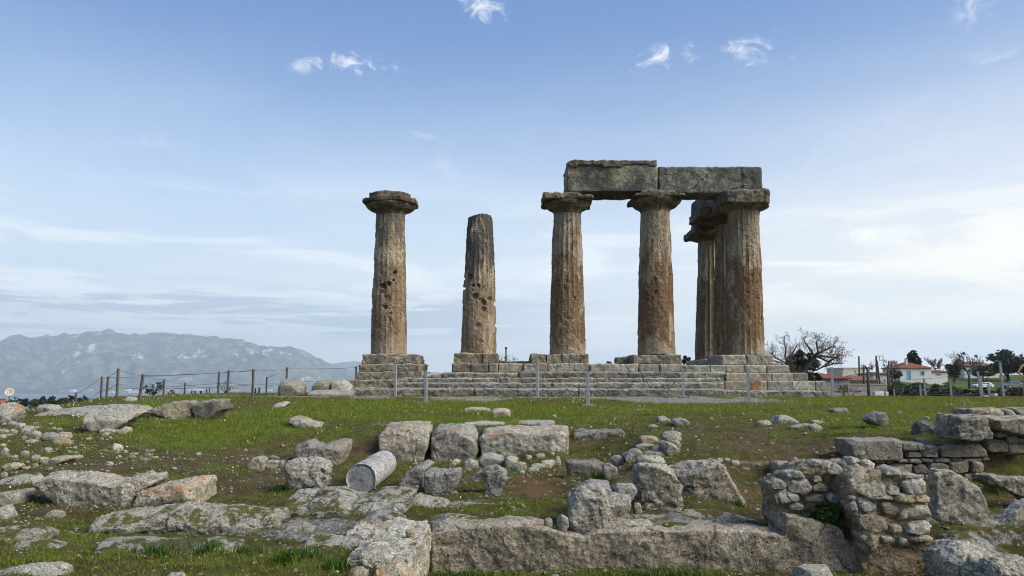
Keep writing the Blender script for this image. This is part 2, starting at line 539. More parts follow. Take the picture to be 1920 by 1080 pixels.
M['cutwall'] = stone_mat('weathered_cut_rock', (.265, .245, .195), (.385, .36, .295), darkamt=.6, whiteamt=.55, orange=.3, brown=.08, s=1.0, bd=.03)
M['stained'] = stone_mat('orange_stained_rock', (.33, .24, .14), (.43, .36, .26), darkamt=.3, whiteamt=.15, brown=.7, s=1.1, bd=.04)
M['earth'] = stone_mat('brown_earth', (.085, .06, .035), (.16, .115, .07), darkamt=.3, whiteamt=.3, s=1.6, bd=.05)
M['mortar'] = stone_mat('brown_mortar', (.28, .23, .165), (.40, .34, .26), darkamt=.25, whiteamt=.3, s=1.8, bd=.05)
M['step'] = stone_mat('grey_step_stone', (.17, .165, .145), (.27, .26, .23), darkamt=.85, white=(.44, .43, .39), whiteamt=.5, s=.55, bd=.05)
M['newstep'] = stone_mat('clean_block_stone', (.27, .25, .20), (.37, .345, .285), dark=(.07, .065, .05), darkamt=.5, whiteamt=.3, s=.6, bd=.03)
M['plinth'] = stone_mat('dark_plinth_stone', (.17, .15, .12), (.28, .25, .20), darkamt=.7, whiteamt=.3, s=.6, bd=.04)
M['arch_grey'] = stone_mat('grey_architrave_stone', (.085, .084, .078), (.20, .19, .165), darkamt=.9, whiteamt=.45, white=(.38, .37, .33), s=.55, bd=.04)
M['arch_tan'] = stone_mat('tan_architrave_stone', (.075, .074, .07), (.30, .27, .205), darkamt=.8, whiteamt=.12, s=.34, bd=.03, brown=.2, pit=.35)


def temple_mat(name, stain=.6, black_top=.45, z0=1.3, z1=7.6, seed=0.0, plaster=.6):
    """tan limestone shaft: vertical streaks, rust stains low down, black lichen high up"""
    m, g = new_mat(name)
    geo = g.n('ShaderNodeNewGeometry')
    p = g.n('ShaderNodeVectorMath', {0: geo.outputs['Position'], 1: (seed, seed * .7, 0)}, operation='ADD').outputs[0]
    z = g.n('ShaderNodeSeparateXYZ', {0: geo.outputs['Position']}).outputs[2]
    t = g.ramp(z, z0, z1, 0, 1, False)
    streak = g.vmul(p, (1.0, 1.0, .16))
    n1 = g.noise(streak, 3.4, 8, .62, .3)
    n2 = g.noise(p, 5.5, 10, .72, .5)
    n3 = g.noise(p, 22, 8, .75)
    n4 = g.noise(g.vmul(p, (1, 1, .45)), 1.5, 8, .62, .7)
    n5 = g.noise(streak, 9.0, 6, .6)
    c = g.mix(g.ramp(n1, .35, .66), (.21, .16, .105), (.42, .35, .25))
    c = g.mix(g.math('MULTIPLY', g.ramp(n5, .5, .64), .45), c, (.15, .10, .06))
    # rust brown stains, mostly in the lower and middle part
    w = g.math('MULTIPLY', g.ramp(t, .95, .5), g.ramp(t, -.05, .2, .35, 1))
    st = g.math('MULTIPLY', g.ramp(g.math('ADD', n4, g.math('MULTIPLY_ADD', w, .27, -.16)), .50, .58), stain)
    c = g.mix(st, c, g.mix(g.ramp(n2, .35, .62), (.060, .034, .018), (.195, .108, .050)))
    # flat patches of repair plaster near the foot
    pl = g.math('MULTIPLY', g.ramp(g.math('ADD', g.noise(p, .9, 4, .6, .4), g.ramp(t, .22, .0, 0, .3)), .62, .66), g.math('MULTIPLY', g.ramp(t, .3, .14), plaster))
    c = g.mix(pl, c, (.235, .18, .12))
    # dark grit in the pitted zones
    dk = g.ramp(g.math('MULTIPLY_ADD', n2, .6, g.math('MULTIPLY', n3, .4)), .52, .60)
    c = g.mix(g.math('MULTIPLY', dk, g.math('MULTIPLY_ADD', g.math('SUBTRACT', 1.0, pl), .8, .03)), c, (.055, .043, .030))
    # black lichen running down from the top
    nb = g.noise(g.vmul(p, (1, 1, .3)), 2.6, 9, .66, .6)
    bk = g.ramp(g.math('ADD', nb, g.ramp(t, .45, 1.0, -.22, .16)), .54, .62)
    c = g.mix(g.math('MULTIPLY', bk, black_top), c, g.mix(n3, (.03, .03, .028), (.12, .115, .10)))
    wl = g.ramp(g.noise(p, 30, 6, .7), .56, .66)
    c = g.mix(g.math('MULTIPLY', wl, .35), c, (.42, .37, .28))
    n6 = g.noise(p, 55, 5, .72)
    gr = g.ramp(g.math('MULTIPLY_ADD', n6, .5, g.math('MULTIPLY', n3, .5)), .37, .63, .50, 1.45, False)
    gr = g.math('MULTIPLY_ADD', g.math('SUBTRACT', gr, 1.0), g.math('SUBTRACT', 1.0, g.math('MULTIPLY', pl, .75)), 1.0)
    c = g.mix(1.0, c, g.n('ShaderNodeCombineXYZ', {0: gr, 1: gr, 2: gr}).outputs[0], 'MULTIPLY')
    pm = g.math('MULTIPLY', g.ramp(g.vor(p, 15), .24, .10), g.ramp(n2, .44, .56))
    pm = g.math('MULTIPLY', pm, g.math('SUBTRACT', 1.0, pl))
    c = g.mix(g.math('MULTIPLY', pm, .75), c, (.035, .026, .018))  # small shaft pits: their shade is put into the colour
    rough = g.math('SUBTRACT', 1.0, g.math('MULTIPLY', pl, .8))
    pits = g.ramp(g.vor(p, 13.0), .0, .5)
    h = g.math('MULTIPLY', g.math('ADD', n2, g.math('ADD', g.math('MULTIPLY', n3, .5), g.math('MULTIPLY', pits, .35))), rough)
    finish(g, c, .93, h, .06, .9, .12)
    return m


M['grass_blade'] = None


def ground_mat():
    m, g = new_mat('ground_turf')
    geo = g.n('ShaderNodeNewGeometry')
    p = geo.outputs['Position']

    def at(nm):
        return g.n('ShaderNodeAttribute', attribute_name=nm).outputs['Fac']
    soil, rock, lush, path, far = at('soil'), at('rock'), at('lush'), at('path'), at('far')
    n1 = g.noise(p, .55, 6, .6, .4)
    n2 = g.noise(p, 3.2, 9, .7, .3)
    n3 = g.noise(p, 16, 9, .75)
    n4 = g.noise(p, 60, 6, .75)
    olive = g.mix(g.ramp(n2, .36, .64), (.062, .062, .016), (.135, .128, .036))
    olive = g.mix(g.ramp(n3, .40, .62, 0, .75), olive, (.095, .068, .032))
    green = g.mix(g.ramp(n2, .36, .64), (.075, .12, .010), (.16, .225, .024))
    c = g.mix(g.math('MULTIPLY', g.ramp(g.math('ADD', g.math('MULTIPLY_ADD', n1, .6, g.math('MULTIPLY', n2, .5)), g.math('MULTIPLY_ADD', lush, .4, -.22)), .42, .62), .9), olive, green)
    moss = g.ramp(g.noise(p, 1.3, 6, .6, .3), .55, .66)
    c = g.mix(g.math('MULTIPLY', moss, g.math('SUBTRACT', .6, g.math('MULTIPLY', lush, .55), clamp=True)), c, (.125, .105, .018))
    so = g.math('MULTIPLY', g.ramp(g.math('ADD', soil, g.math('MULTIPLY_ADD', n2, 3.6, g.math('MULTIPLY_ADD', n3, 2.2, -2.9))), .38, .66), g.ramp(n3, .60, .50, .35, 1))
    scol = g.mix(g.ramp(n3, .35, .65), (.070, .048, .025), (.185, .135, .08))
    scol = g.mix(at('red'), scol, g.mix(n3, (.12, .062, .028), (.23, .135, .07)))
    c = g.mix(so, c, scol)
    bare = g.ramp(n3, .56, .64)
    c = g.mix(g.math('MULTIPLY', bare, .45), c, (.075, .055, .030))
    # crumbs of pale stone lying in the turf and the soil
    fl = g.math('MULTIPLY', g.ramp(g.vor(g.n('ShaderNodeVectorMath', {0: p, 1: (0.0, 0.0, 0.0)}, operation='ADD').outputs[0], 26.0), .17, .10), g.ramp(n2, .44, .6))
    c = g.mix(g.math('MULTIPLY', fl, .85), c, (.34, .32, .28))
    pt = g.ramp(g.math('ADD', path, g.math('MULTIPLY_ADD', n2, .8, -.4)), .40, .60)
    pc = g.mix(g.ramp(n3, .4, .6), (.24, .20, .155), (.36, .325, .27))
    c = g.mix(pt, c, pc)
    rk = g.ramp(g.math('ADD', rock, g.math('MULTIPLY_ADD', n3, 1.1, -.55)), .42, .60)
    rc = g.mix(g.ramp(n3, .35, .62), (.10, .098, .09), (.40, .39, .365))
    rc = g.mix(g.ramp(n4, .50, .62, 0, .8), rc, (.06, .06, .056))
    c = g.mix(rk, c, rc)
    fcol = g.mix(g.ramp(g.noise(p, .05, 6, .6), .4, .6), (.045, .075, .018), (.09, .12, .035))
    c = g.mix(far, c, fcol)
    h = g.math('ADD', g.math('MULTIPLY', n2, .5), g.math('ADD', n3, g.math('MULTIPLY', n4, .4)))
    finish(g, c, .95, h, .08, 1.0, .1)
    return m


# ------------------------------------------------------------------ carved stone (voxel remeshed, worn and pitted)
QUEUE = []


def box_piece(x0, x1, y0, y1, z0, z1, jit=0.0, rng=None):
    V = np.array([(x, y, z) for z in (z0, z1) for y in (y0, y1) for x in (x0, x1)], float)
    if jit:
        V = V + (rng or np.random.default_rng(1)).uniform(-jit, jit, V.shape)
    return V, [(0, 2, 3, 1), (4, 5, 7, 6), (0, 1, 5, 4), (2, 6, 7, 3), (0, 4, 6, 2), (1, 3, 7, 5)]


BOXY = ((0, .955), (.10, 1.0), (.9, 1.0), (1, .96))
ROUND = ((0, .74), (.12, .93), (.42, 1.0), (.78, .93), (1, .66))


def outline_piece(pts, Y, thick, prof=BOXY, sink=0.06, rise=0.0, shift=0.0, persp=0.0):
    """pts: pixels of the front face at distance Y. The body runs back by `thick`; rise/shift move the back face up/sideways."""
    W3 = np.array([P(u, v, Y) for u, v in pts])
    zmin = W3[:, 2].min()
    low = W3[:, 2] < zmin + .2 * (W3[:, 2].max() - zmin)
    W3[low, 2] -= sink
    c = W3.mean(0)
    V, n = [], len(pts)
    for t, s, *sz in prof:
        ring = c + (W3 - c) * s
        zb = W3[:, 2].min()
        ring[:, 2] = zb + (W3[:, 2] - zb) * (sz[0] if sz else 1 - (1 - s) * 1.3)
        ring = ring + np.array([shift * t, thick * t, rise * t])
        V.append(ring)
    V = np.concatenate(V)
    F = [tuple(range(n)), tuple(range((len(prof) - 1) * n, len(prof) * n))[::-1]]
    for k in range(len(prof) - 1):
        F += [(k * n + i, (k + 1) * n + i, (k + 1) * n + (i + 1) % n, k * n + (i + 1) % n) for i in range(n)]
    return V, F


def plan_piece(poly, z0, z1):
    n = len(poly)
    V = [(x, y, z0) for x, y in poly] + [(x, y, z1) for x, y in poly]
    return np.array(V, float), [tuple(range(n))[::-1], tuple(range(n, 2 * n))] + [(i, (i + 1) % n, (i + 1) % n + n, i + n) for i in range(n)]


def carve(o, pieces, voxel, mat, sm=3, amp=(.03, .012), freq=(2.0, 9.0), seed=0, facet=0.0, fn=None, ridge=0.0, cuts=0):
    QUEUE.append(dict(cuts=cuts, o=o, pieces=pieces, voxel=voxel, mat=mat, sm=sm, amp=amp, freq=freq, seed=seed, facet=facet, fn=fn, ridge=ridge))


def chip(v, f, cuts, seed):
    """knocks corners and edges off a block with a few random planes"""
    rng = np.random.default_rng(seed + 4000)
    bm = bmesh.new()
    bv = [bm.verts.new(tuple(p)) for p in np.asarray(v)]
    for ff in f:
        try:
            bm.faces.new([bv[i] for i in ff])
        except ValueError:
            pass
    bmesh.ops.recalc_face_normals(bm, faces=bm.faces)
    P0 = np.asarray(v)
    mn, mx = P0.min(0), P0.max(0)
    c, e = (mn + mx) / 2, (mx - mn) / 2 + 1e-6
    for k in range(cuts):
        d = rng.normal(size=3)
        d[1] = -abs(d[1]) if rng.uniform() < .7 else d[1]
        d[2] = abs(d[2]) if rng.uniform() < .75 else d[2]
        d = unit(d)
        n = unit(d / e)
        co = np.array([x.co for x in bm.verts])
        h = (co @ n)
        hi, lo = h.max(), h.min()
        pos = hi - (hi - lo) * rng.uniform(.03, .13)
        r = bmesh.ops.bisect_plane(bm, geom=bm.verts[:] + bm.edges[:] + bm.faces[:], plane_co=tuple(n * pos), plane_no=tuple(n), clear_outer=True)
        ed = [x for x in bm.edges if x.is_boundary]
        if ed:
            bmesh.ops.holes_fill(bm, edges=ed, sides=0)
    bm.verts.index_update()
    out = np.array([x.co for x in bm.verts]), [tuple(x.index for x in fc.verts) for fc in bm.faces]
    bm.free()
    return out


def flush():
    tmp = []
    for q in QUEUE:
        V, F, k = [], [], 0
        for v, f in q['pieces']:
            if q['cuts']:
                v, f = chip(v, f, q['cuts'], q['seed'])
            V.append(np.asarray(v))
            F += [tuple(i + k for i in ff) for ff in f]
            k += len(v)
        me = bpy.data.meshes.new('tmp')
        me.from_pydata(np.concatenate(V).tolist(), [], F)
        bm = bmesh.new()
        bm.from_mesh(me)
        bmesh.ops.recalc_face_normals(bm, faces=bm.faces)
        bm.to_mesh(me)
        bm.free()
        o = bpy.data.objects.new('tmp', me)
        COL.objects.link(o)
        r = o.modifiers.new('r', 'REMESH')
        r.mode = 'VOXEL'
        r.voxel_size = q['voxel']
        tmp.append(o)
    bpy.context.view_layer.update()
    dg = bpy.context.evaluated_depsgraph_get()
    for q, o in zip(QUEUE, tmp):
        me = o.evaluated_get(dg).to_mesh()
        n, m = len(me.vertices), len(me.polygons)
        co = np.empty(n * 3, np.float32)
        me.vertices.foreach_get('co', co)
        co = co.reshape(-1, 3).astype(float)
        ed = np.empty(len(me.edges) * 2, np.int32)
        me.edges.foreach_get('vertices', ed)
        ed = ed.reshape(-1, 2)
        ls = np.empty(len(me.loops), np.int32)
        me.loops.foreach_get('vertex_index', ls)
        tot = np.empty(m, np.int32)
        me.polygons.foreach_get('loop_total', tot)
        o.evaluated_get(dg).to_mesh_clear()
        quads = ls.reshape(-1, 4) if (tot == 4).all() else None
        a, b = ed[:, 0], ed[:, 1]
        deg = np.bincount(a, minlength=n) + np.bincount(b, minlength=n)

        def lap(x):
            s = np.zeros_like(x)
            for ax in range(3):
                s[:, ax] = np.bincount(a, x[b, ax], n) + np.bincount(b, x[a, ax], n)
            return s / np.maximum(deg, 1)[:, None]
        for _ in range(q['sm']):
            co = co + .6 * (lap(co) - co)
        # normals
        if quads is not None:
            fn = np.cross(co[quads[:, 2]] - co[quads[:, 0]], co[quads[:, 3]] - co[quads[:, 1]])
            nr = np.zeros_like(co)
            for k in range(4):
                for ax in range(3):
                    nr[:, ax] += np.bincount(quads[:, k], fn[:, ax], n)
        else:
            nr = co - co.mean(0)
        nr = nr / (np.linalg.norm(nr, axis=1)[:, None] + 1e-9)
        s = q['seed']
        off = np.array([s * 3.17, s * 1.31, s * 2.3])
        pc = co + off
        d = q['amp'][0] * fbm(pc, q['freq'][0], 4, .5, s)
        n2 = fbm(pc, q['freq'][1], 4, .6, s + 3)
        d = d + q['amp'][1] * n2
        d = d + q['amp'][1] * .45 * fbm(pc, q['freq'][1] * 3.4, 3, .6, s + 21)
        if q['facet']:
            pw = pc + .25 * np.stack([fbm(pc, 1.5, 2, .5, s + 7), fbm(pc, 1.5, 2, .5, s + 8), fbm(pc, 1.5, 2, .5, s + 9)], -1)
            d = d + q['facet'] * (np.abs(fbm(pw, 2.2, 3, .5, s + 5)) * 2 - .6)
        if q['ridge']:
            d = d - q['ridge'] * smooth(fbm(pc * np.array([1, 1, 2.2]), 5.0, 4, .6, s + 11), .25, .75)
        co = co + nr * d[:, None]
        if q['fn']:
            co = q['fn'](co)
        final = q['o']
        base = np.array(final.location)
        r = final
        while r.parent is not None:
            r = r.parent
            base = base + np.array(r.location)
        mm = mesh_np(final.name, co - base, quads if quads is not None else [np.arange(0)], q['mat'] if isinstance(q['mat'], tuple) else (q['mat'],), True)
        old = final.data
        final.data = mm
        if old and old.users == 0:
            bpy.data.meshes.remove(old)
        bpy.data.objects.remove(o, do_unlink=True)
    QUEUE.clear()


def holder(name, parent=None, loc=(0, 0, 0)):
    return put(name, bpy.data.meshes.new(name), parent, loc)


_seed = [10]


def stone(name, label, cat, pts, mat='limestone', Y=None, thick=.5, prof=BOXY, sink=.07, rise=0., shift=0., group=None, amp=None, facet=.02, sm=None,
          voxel=None, off=None, sc=1.0, parent=None, ridge=0.0, kind='thing', cuts=None):
    """one stone. pts in photograph pixels (or in a zoomed crop: off + p / sc); Y defaults to where its foot meets the ground"""
    if off:
        pts = [(off[0] + a / sc, off[1] + b / sc) for a, b in pts]
    vb = max(p[1] for p in pts)
    ub = float(np.mean([p[0] for p in pts if p[1] > vb - 8]))
    if Y is None:
        Y = float(G(ub, vb)[1])
    if parent is None and Y < 17:
        FOOT.append((float(P(min(p[0] for p in pts), vb, Y)[0]), float(P(max(p[0] for p in pts), vb, Y)[0]), Y, thick))
    # the front slice bulges, so push it to stand on its foot
    _seed[0] += 1
    o = holder(name, parent)
    vx = voxel or max(.008, Y / 740 * 1.15)
    size = min(max(p[0] for p in pts) - min(p[0] for p in pts), vb - min(p[1] for p in pts)) * Y / FPX
    a = amp or (.055 * min(size, .5), .042 * min(size, .45))
    if cuts is None:
        cuts = 7 if prof is ROUND else (3 if name in ('squared_block', 'rock_pillar') else 5 if prof is BOXY else 0)
    fq = (1.6 / max(size, .25), 6.0 / max(size, .2))
    carve(o, [outline_piece(pts, Y, thick, prof, sink, rise, shift)], vx, M[mat], sm if sm is not None else 1, a, fq, _seed[0], facet * min(size * 2, 1), None, ridge, cuts)
    if parent is None:
        tag(o, label, cat, group, kind)
        STONES.append(o)
    elif label:
        o['label'] = label
    return o


STONES = []
FOOT = []


def blob(u0, v0, u1, v1, seed, n=9, sq=.75):
    r = np.random.default_rng(seed)
    out = []
    cx, cy, rx, ry = (u0 + u1) / 2, (v0 + v1) / 2, (u1 - u0) / 2, (v1 - v0) / 2
    for k in range(n):
        th = 2 * pi * k / n + r.uniform(-.22, .22)
        cc, ss = cos(th), sin(th)
        q = (abs(cc) ** 3.0 + abs(ss) ** 3.0) ** (-1 / 3.0) * (1 - r.uniform(0, .22)) * 1.06
        out.append((cx + rx * cc * q, cy + ry * ss * q))
    return out


# ------------------------------------------------------------------ where the turf, soil, path and rock lie
MASKS = {'soil': [], 'rock': [], 'lush': [], 'path': [], 'red': []}


def patch(kind, u, v, ru, rv, k=1.0):
    c = G(u, v)
    n, f = G(u, v + rv), G(u, v - rv)
    MASKS[kind].append((c[0], c[1], max(ru * c[1] / FPX, .05), max((f[1] - n[1]) / 2, .05), k))


for a in ((250, 862, 120, 26), (60, 935, 90, 26), (120, 960, 60, 16), (480, 905, 60, 30), (440, 860, 70, 20), (690, 850, 40, 18), (520, 870, 40, 22), (330, 880, 80, 14, .7),
          (1460, 838, 150, 24), (1400, 815, 130, 14, .8), (1560, 775, 90, 9, .6), (1520, 855, 120, 18), (1100, 925, 60, 20, .7), (1150, 885, 40, 20), (1400, 935, 60, 40), (1420, 955, 60, 20),
          (1690, 790, 40, 8, .6), (1000, 915, 70, 26), (930, 900, 50, 20, .6), (860, 905, 60, 16, .5), (20, 850, 60, 30, .5), (1880, 960, 60, 18, .5), (900, 1066, 130, 12, .5), (1640, 960, 100, 30, .5),
          (640, 905, 60, 15, .5), (1100, 830, 60, 8, .5), (1190, 820, 40, 8, .6)):
    patch('soil', *a)
for a in ((1000, 915, 75, 30), (1395, 945, 50, 30, .6), (690, 850, 40, 16, .4)):
    patch('red', *a)
for a in ((640, 1000, 150, 20, 1.0), (560, 990, 100, 14), (720, 985, 60, 14, .8), (470, 990, 110, 14, .9), (660, 1012, 110, 10), (840, 975, 40, 8, .7), (330, 990, 120, 9, .8), (880, 940, 60, 6, .6),
          (1280, 978, 150, 10, .8), (150, 1000, 60, 5, .5), (740, 948, 60, 8, .8), (60, 1040, 40, 5, .4), (1290, 752, 110, 4, 1.1), (1180, 748, 70, 3, .8), (1400, 752, 90, 3.5, .9),
          (900, 797, 50, 4, .6), (1005, 793, 40, 3, .8), (740, 797, 70, 3.5, .6), (200, 768, 120, 8, .5), (1210, 768, 60, 3, .6), (1800, 975, 80, 12, .7), (1850, 1010, 90, 14, .8), (1890, 925, 50, 14, .4), (560, 1035, 50, 5, .6)):
    patch('rock', *a)
for a in ((420, 800, 160, 26), (700, 762, 140, 10), (1000, 768, 240, 10), (1250, 766, 160, 8, 1.1), (1600, 752, 260, 8), (1480, 775, 120, 9, .8), (1700, 785, 200, 22, .9), (900, 785, 200, 10, .7),
          (330, 755, 70, 8), (560, 775, 120, 14), (130, 790, 40, 6), (1000, 1070, 300, 12, .6), (120, 1050, 200, 22, .4), (350, 975, 200, 10, .3), (480, 1060, 200, 25, .6), (200, 1000, 200, 30, .5), (860, 950, 120, 16, .5), (420, 880, 60, 20, .35), (700, 900, 60, 20, .35), (1000, 960, 120, 20, .45), (1350, 830, 60, 14, .4), (620, 820, 100, 16, .4), (90, 850, 60, 20, .35), (1760, 820, 40, 10)):
    patch('lush', *a)
for Y in (29.9, 29.3):
    for x in np.arange(-7.5, 10.5, 1.2):
        MASKS['path'].append((x + .3 * sin(3 * x), Y - .25 * sin(x * 1.7), .9, .42, .75 + .25 * sin(2.1 * x)))
for x in np.arange(-12.5, -7.5, 1.2):
    MASKS['path'].append((x, 28.6 + .1 * sin(x * 2), 1.0, .5, .8))
for a in ((700, 746, 60, 3, .7), (880, 748, 70, 4), (1290, 750, 120, 4)):
    patch('path', *a)
gx = G(1000, 880)
BUMPS.append((gx[0] + .1, gx[1] + .4, .75, .55, .30))


def masks(x, y):
    out = {}
    for k, L in MASKS.items():
        r = np.zeros_like(x)
        for cx, cy, rx, ry, w in L:
            r = np.maximum(r, w * np.exp(-(((x - cx) / rx) ** 2 + ((y - cy) / ry) ** 2) * .7))
        out[k] = np.clip(r * (.78 if k == 'soil' else 1), 0, 1.2)
    return out


def build_ground():
    r = [0.0]
    rr = .45
    while rr < 26000:
        r.append(rr)
        rr *= 1.0085 if 5 < rr < 36 else (1.02 if rr < 80 else 1.05)
    r = np.array(r[1:])
    az = np.concatenate([np.linspace(-pi, -.80, 40)[:-1], np.linspace(-.80, .80, 520), np.linspace(.80, pi, 40)[1:-1]])
    R, A = np.meshgrid(r, az, indexing='ij')
    x, y = (R * np.sin(A)).ravel(), (R * np.cos(A)).ravel()
    z = T(x, y)
    nr, na = R.shape
    mk = masks(x, y)
    # rock patches stand a little proud and rough
    pr = np.stack([x, y, np.zeros_like(x)], -1)
    near = np.hypot(x, y) < 40
    z[near] += (np.clip(mk['rock'][near], 0, 1) * (.045 * (fbm(pr[near], 2.2, 3, .6, 21) + .3) + .03 * fbm(pr[near], 9, 3, .65, 22)))
    V = np.concatenate([np.stack([x, y, z], -1), [[0, 0, float(T(0.0, .1)[0])]]])
    i = np.arange(nr - 1)[:, None] * na
    j = np.arange(na)[None]
    j2 = (j + 1) % na
    F = np.stack([i + j, i + j2, i + na + j2, i + na + j], -1).reshape(-1, 4)[:, ::-1]
    c = len(V) - 1
    F3 = np.stack([np.full(na, c), np.arange(na), (np.arange(na) + 1) % na], -1)[:, ::-1]
    me = mesh_np('ground', V, [F, F3], (ground_mat(),))
    far = smooth(np.hypot(x, y), 60, 110)
    mk['far'] = far
    for k, a in mk.items():
        at = me.attributes.new(k, 'FLOAT', 'POINT')
        at.data.foreach_set('value', np.append(a, 0).astype(np.float32))
    tag(put('ground', me), kind='structure')


build_ground()

# ------------------------------------------------------------------ temple
YC = 33.0


def zpx(v, Y, u=960):
    return float(P(u, v, Y)[2])


def xpx(u, Y, v=690):
    return float(P(u, v, Y)[0])


def proj(co):
    c, s = cos(PITCH), sin(PITCH)
    f = co[:, 1] * c + co[:, 2] * s
    up = -co[:, 1] * s + co[:, 2] * c
    return 960 + FPX * co[:, 0] / f, 540 - FPX * (up / f - SHY * 1920 / FPX)


def shaft_mesh(cx, cy, z0, z1, rb, rt, mat, seed, flute=.05, wear=.5, holes=(), notches=(), broken=0.0, lean=0.0):
    nth, nz = 280, 330
    th = np.linspace(0, 2 * pi, nth, endpoint=False)
    t = np.linspace(0, 1, nz)
    TH, TT = np.meshgrid(th, t)
    z = z0 + (z1 - z0) * TT
    r0 = rb + (rt - rb) * TT + .025 * np.sin(pi * TT)
    px = np.stack([cx + np.cos(TH) * r0, cy + np.sin(TH) * r0, z], -1).reshape(-1, 3)
    ps = px + seed * 5.1
    f = (TH * 20 / (2 * pi)) % 1.0
    fl = flute * (1 - np.abs(2 * f - 1) ** 2.2)
    w = smooth(fbm(ps * np.array([1, 1, .5]), .9, 3, .5, seed) + wear, -.3, .7).reshape(TH.shape)
    fl = fl * (1 - .8 * w)
    er = .028 * fbm(ps * np.array([1, 1, .7]), 1.7, 4, .55, seed + 1)
    er = er + .016 * fbm(ps, 8, 3, .6, seed + 2)
    chips = -.055 * smooth(fbm(ps * np.array([1, 1, .8]), 4.5, 4, .6, seed + 4), .42, .9)
    band = np.exp(-((TT.ravel() - .42) / .26) ** 2)
    chips = chips * (.35 + .9 * band)
    r = r0 - fl - .35 * flute * w + (er + chips).reshape(TH.shape)
    if broken:
        top = smooth(TT, .975, 1.0)
        r = r - top * (.02 + .05 * fbm(ps, 2.0, 3, .6, seed + 9).reshape(TH.shape))
        z = z + top * broken * fbm(ps * np.array([1, 1, 0]), 1.6, 3, .6, seed + 8).reshape(TH.shape)
    co = np.stack([cx + np.cos(TH) * r + lean * TT, cy + np.sin(TH) * r, z], -1).reshape(-1, 3)
    if holes or notches:
        U, Vp = proj(co)
        frontside = (co[:, 1] < cy + .25)
        axis = np.stack([np.full(len(co), cx), np.full(len(co), cy), co[:, 2]], -1)
        inn = axis - co
        inn = inn / (np.linalg.norm(inn, axis=1)[:, None] + 1e-9)
        for (hu, hv, hr, hd) in holes:
            wob = 1 + .35 * fbm(co, 6, 2, .5, int(hu))
            d = np.hypot(U - hu, (Vp - hv)) / (hr * wob)
            co = co + inn * (hd * frontside * (1 - smooth(d, .55, 1.1)))[:, None]
        for (hu, hv, ru, rv, hd) in notches:
            d = np.hypot((U - hu) / ru, (Vp - hv) / rv)
            co = co + inn * (hd * (1 - smooth(d, .6, 1.05)))[:, None]
    i = np.arange(nz - 1)[:, None] * nth
    j = np.arange(nth)[None]
    F = np.stack([i + j, i + (j + 1) % nth, i + nth + (j + 1) % nth, i + nth + j], -1).reshape(-1, 4)
    tc = len(co)
    zt = co[-nth:, 2].mean() + (.03 if broken else 0)
    co = np.concatenate([co, [[cx + lean, cy, zt], [cx, cy, z0]]])
    Ft = np.stack([np.full(nth, tc), (nz - 1) * nth + np.arange(nth), (nz - 1) * nth + (np.arange(nth) + 1) % nth], -1)
    Fb = np.stack([np.full(nth, tc + 1), (np.arange(nth) + 1) % nth, np.arange(nth)], -1)
    return mesh_np('shaft', co, [F, Ft, Fb], (mat,))


def echinus_mesh(cx, cy, z0, z1, rt, re, mat, seed):
    nth, nz = 160, 44
    t = np.linspace(0, 1, nz)
    # neck, thin annulets, bulging echinus
    pr = np.interp(t, [0, .1, .16, .18, .22, .24, .3, .45, .65, .82, .93, 1.0], [1.0, 1.0, 1.02, 1.06, 1.05, 1.09, 1.16, 1.16 + (re / rt - 1.16) * .5, 1.16 + (re / rt - 1.16) * .82, re / rt * .995, re / rt, re / rt * .95]) * rt
    TH, TT = np.meshgrid(np.linspace(0, 2 * pi, nth, endpoint=False), t)
    R = np.repeat(pr[:, None], nth, 1)
    z = z0 + (z1 - z0) * TT
    p = np.stack([cx + np.cos(TH) * R, cy + np.sin(TH) * R, z], -1).reshape(-1, 3)
    d = .025 * fbm(p + seed, 2.6, 4, .6, seed) + .012 * fbm(p + seed, 10, 3, .6, seed + 1) - .10 * smooth(fbm(p + seed, 1.9, 4, .6, seed + 2), .45, 1.0)
    R = R + d.reshape(R.shape)
    co = np.stack([cx + np.cos(TH) * R, cy + np.sin(TH) * R, z], -1).reshape(-1, 3)
    i = np.arange(nz - 1)[:, None] * nth
    j = np.arange(nth)[None]
    F = np.stack([i + j, i + (j + 1) % nth, i + nth + (j + 1) % nth, i + nth + j], -1).reshape(-1, 4)
    k = len(co)
    co = np.concatenate([co, [[cx, cy, z1], [cx, cy, z0]]])
    Ft = np.stack([np.full(nth, k), (nz - 1) * nth + np.arange(nth), (nz - 1) * nth + (np.arange(nth) + 1) % nth], -1)
    Fb = np.stack([np.full(nth, k + 1), (np.arange(nth) + 1) % nth, np.arange(nth)], -1)
    return mesh_np('capital', co, [F, Ft, Fb], (mat,))


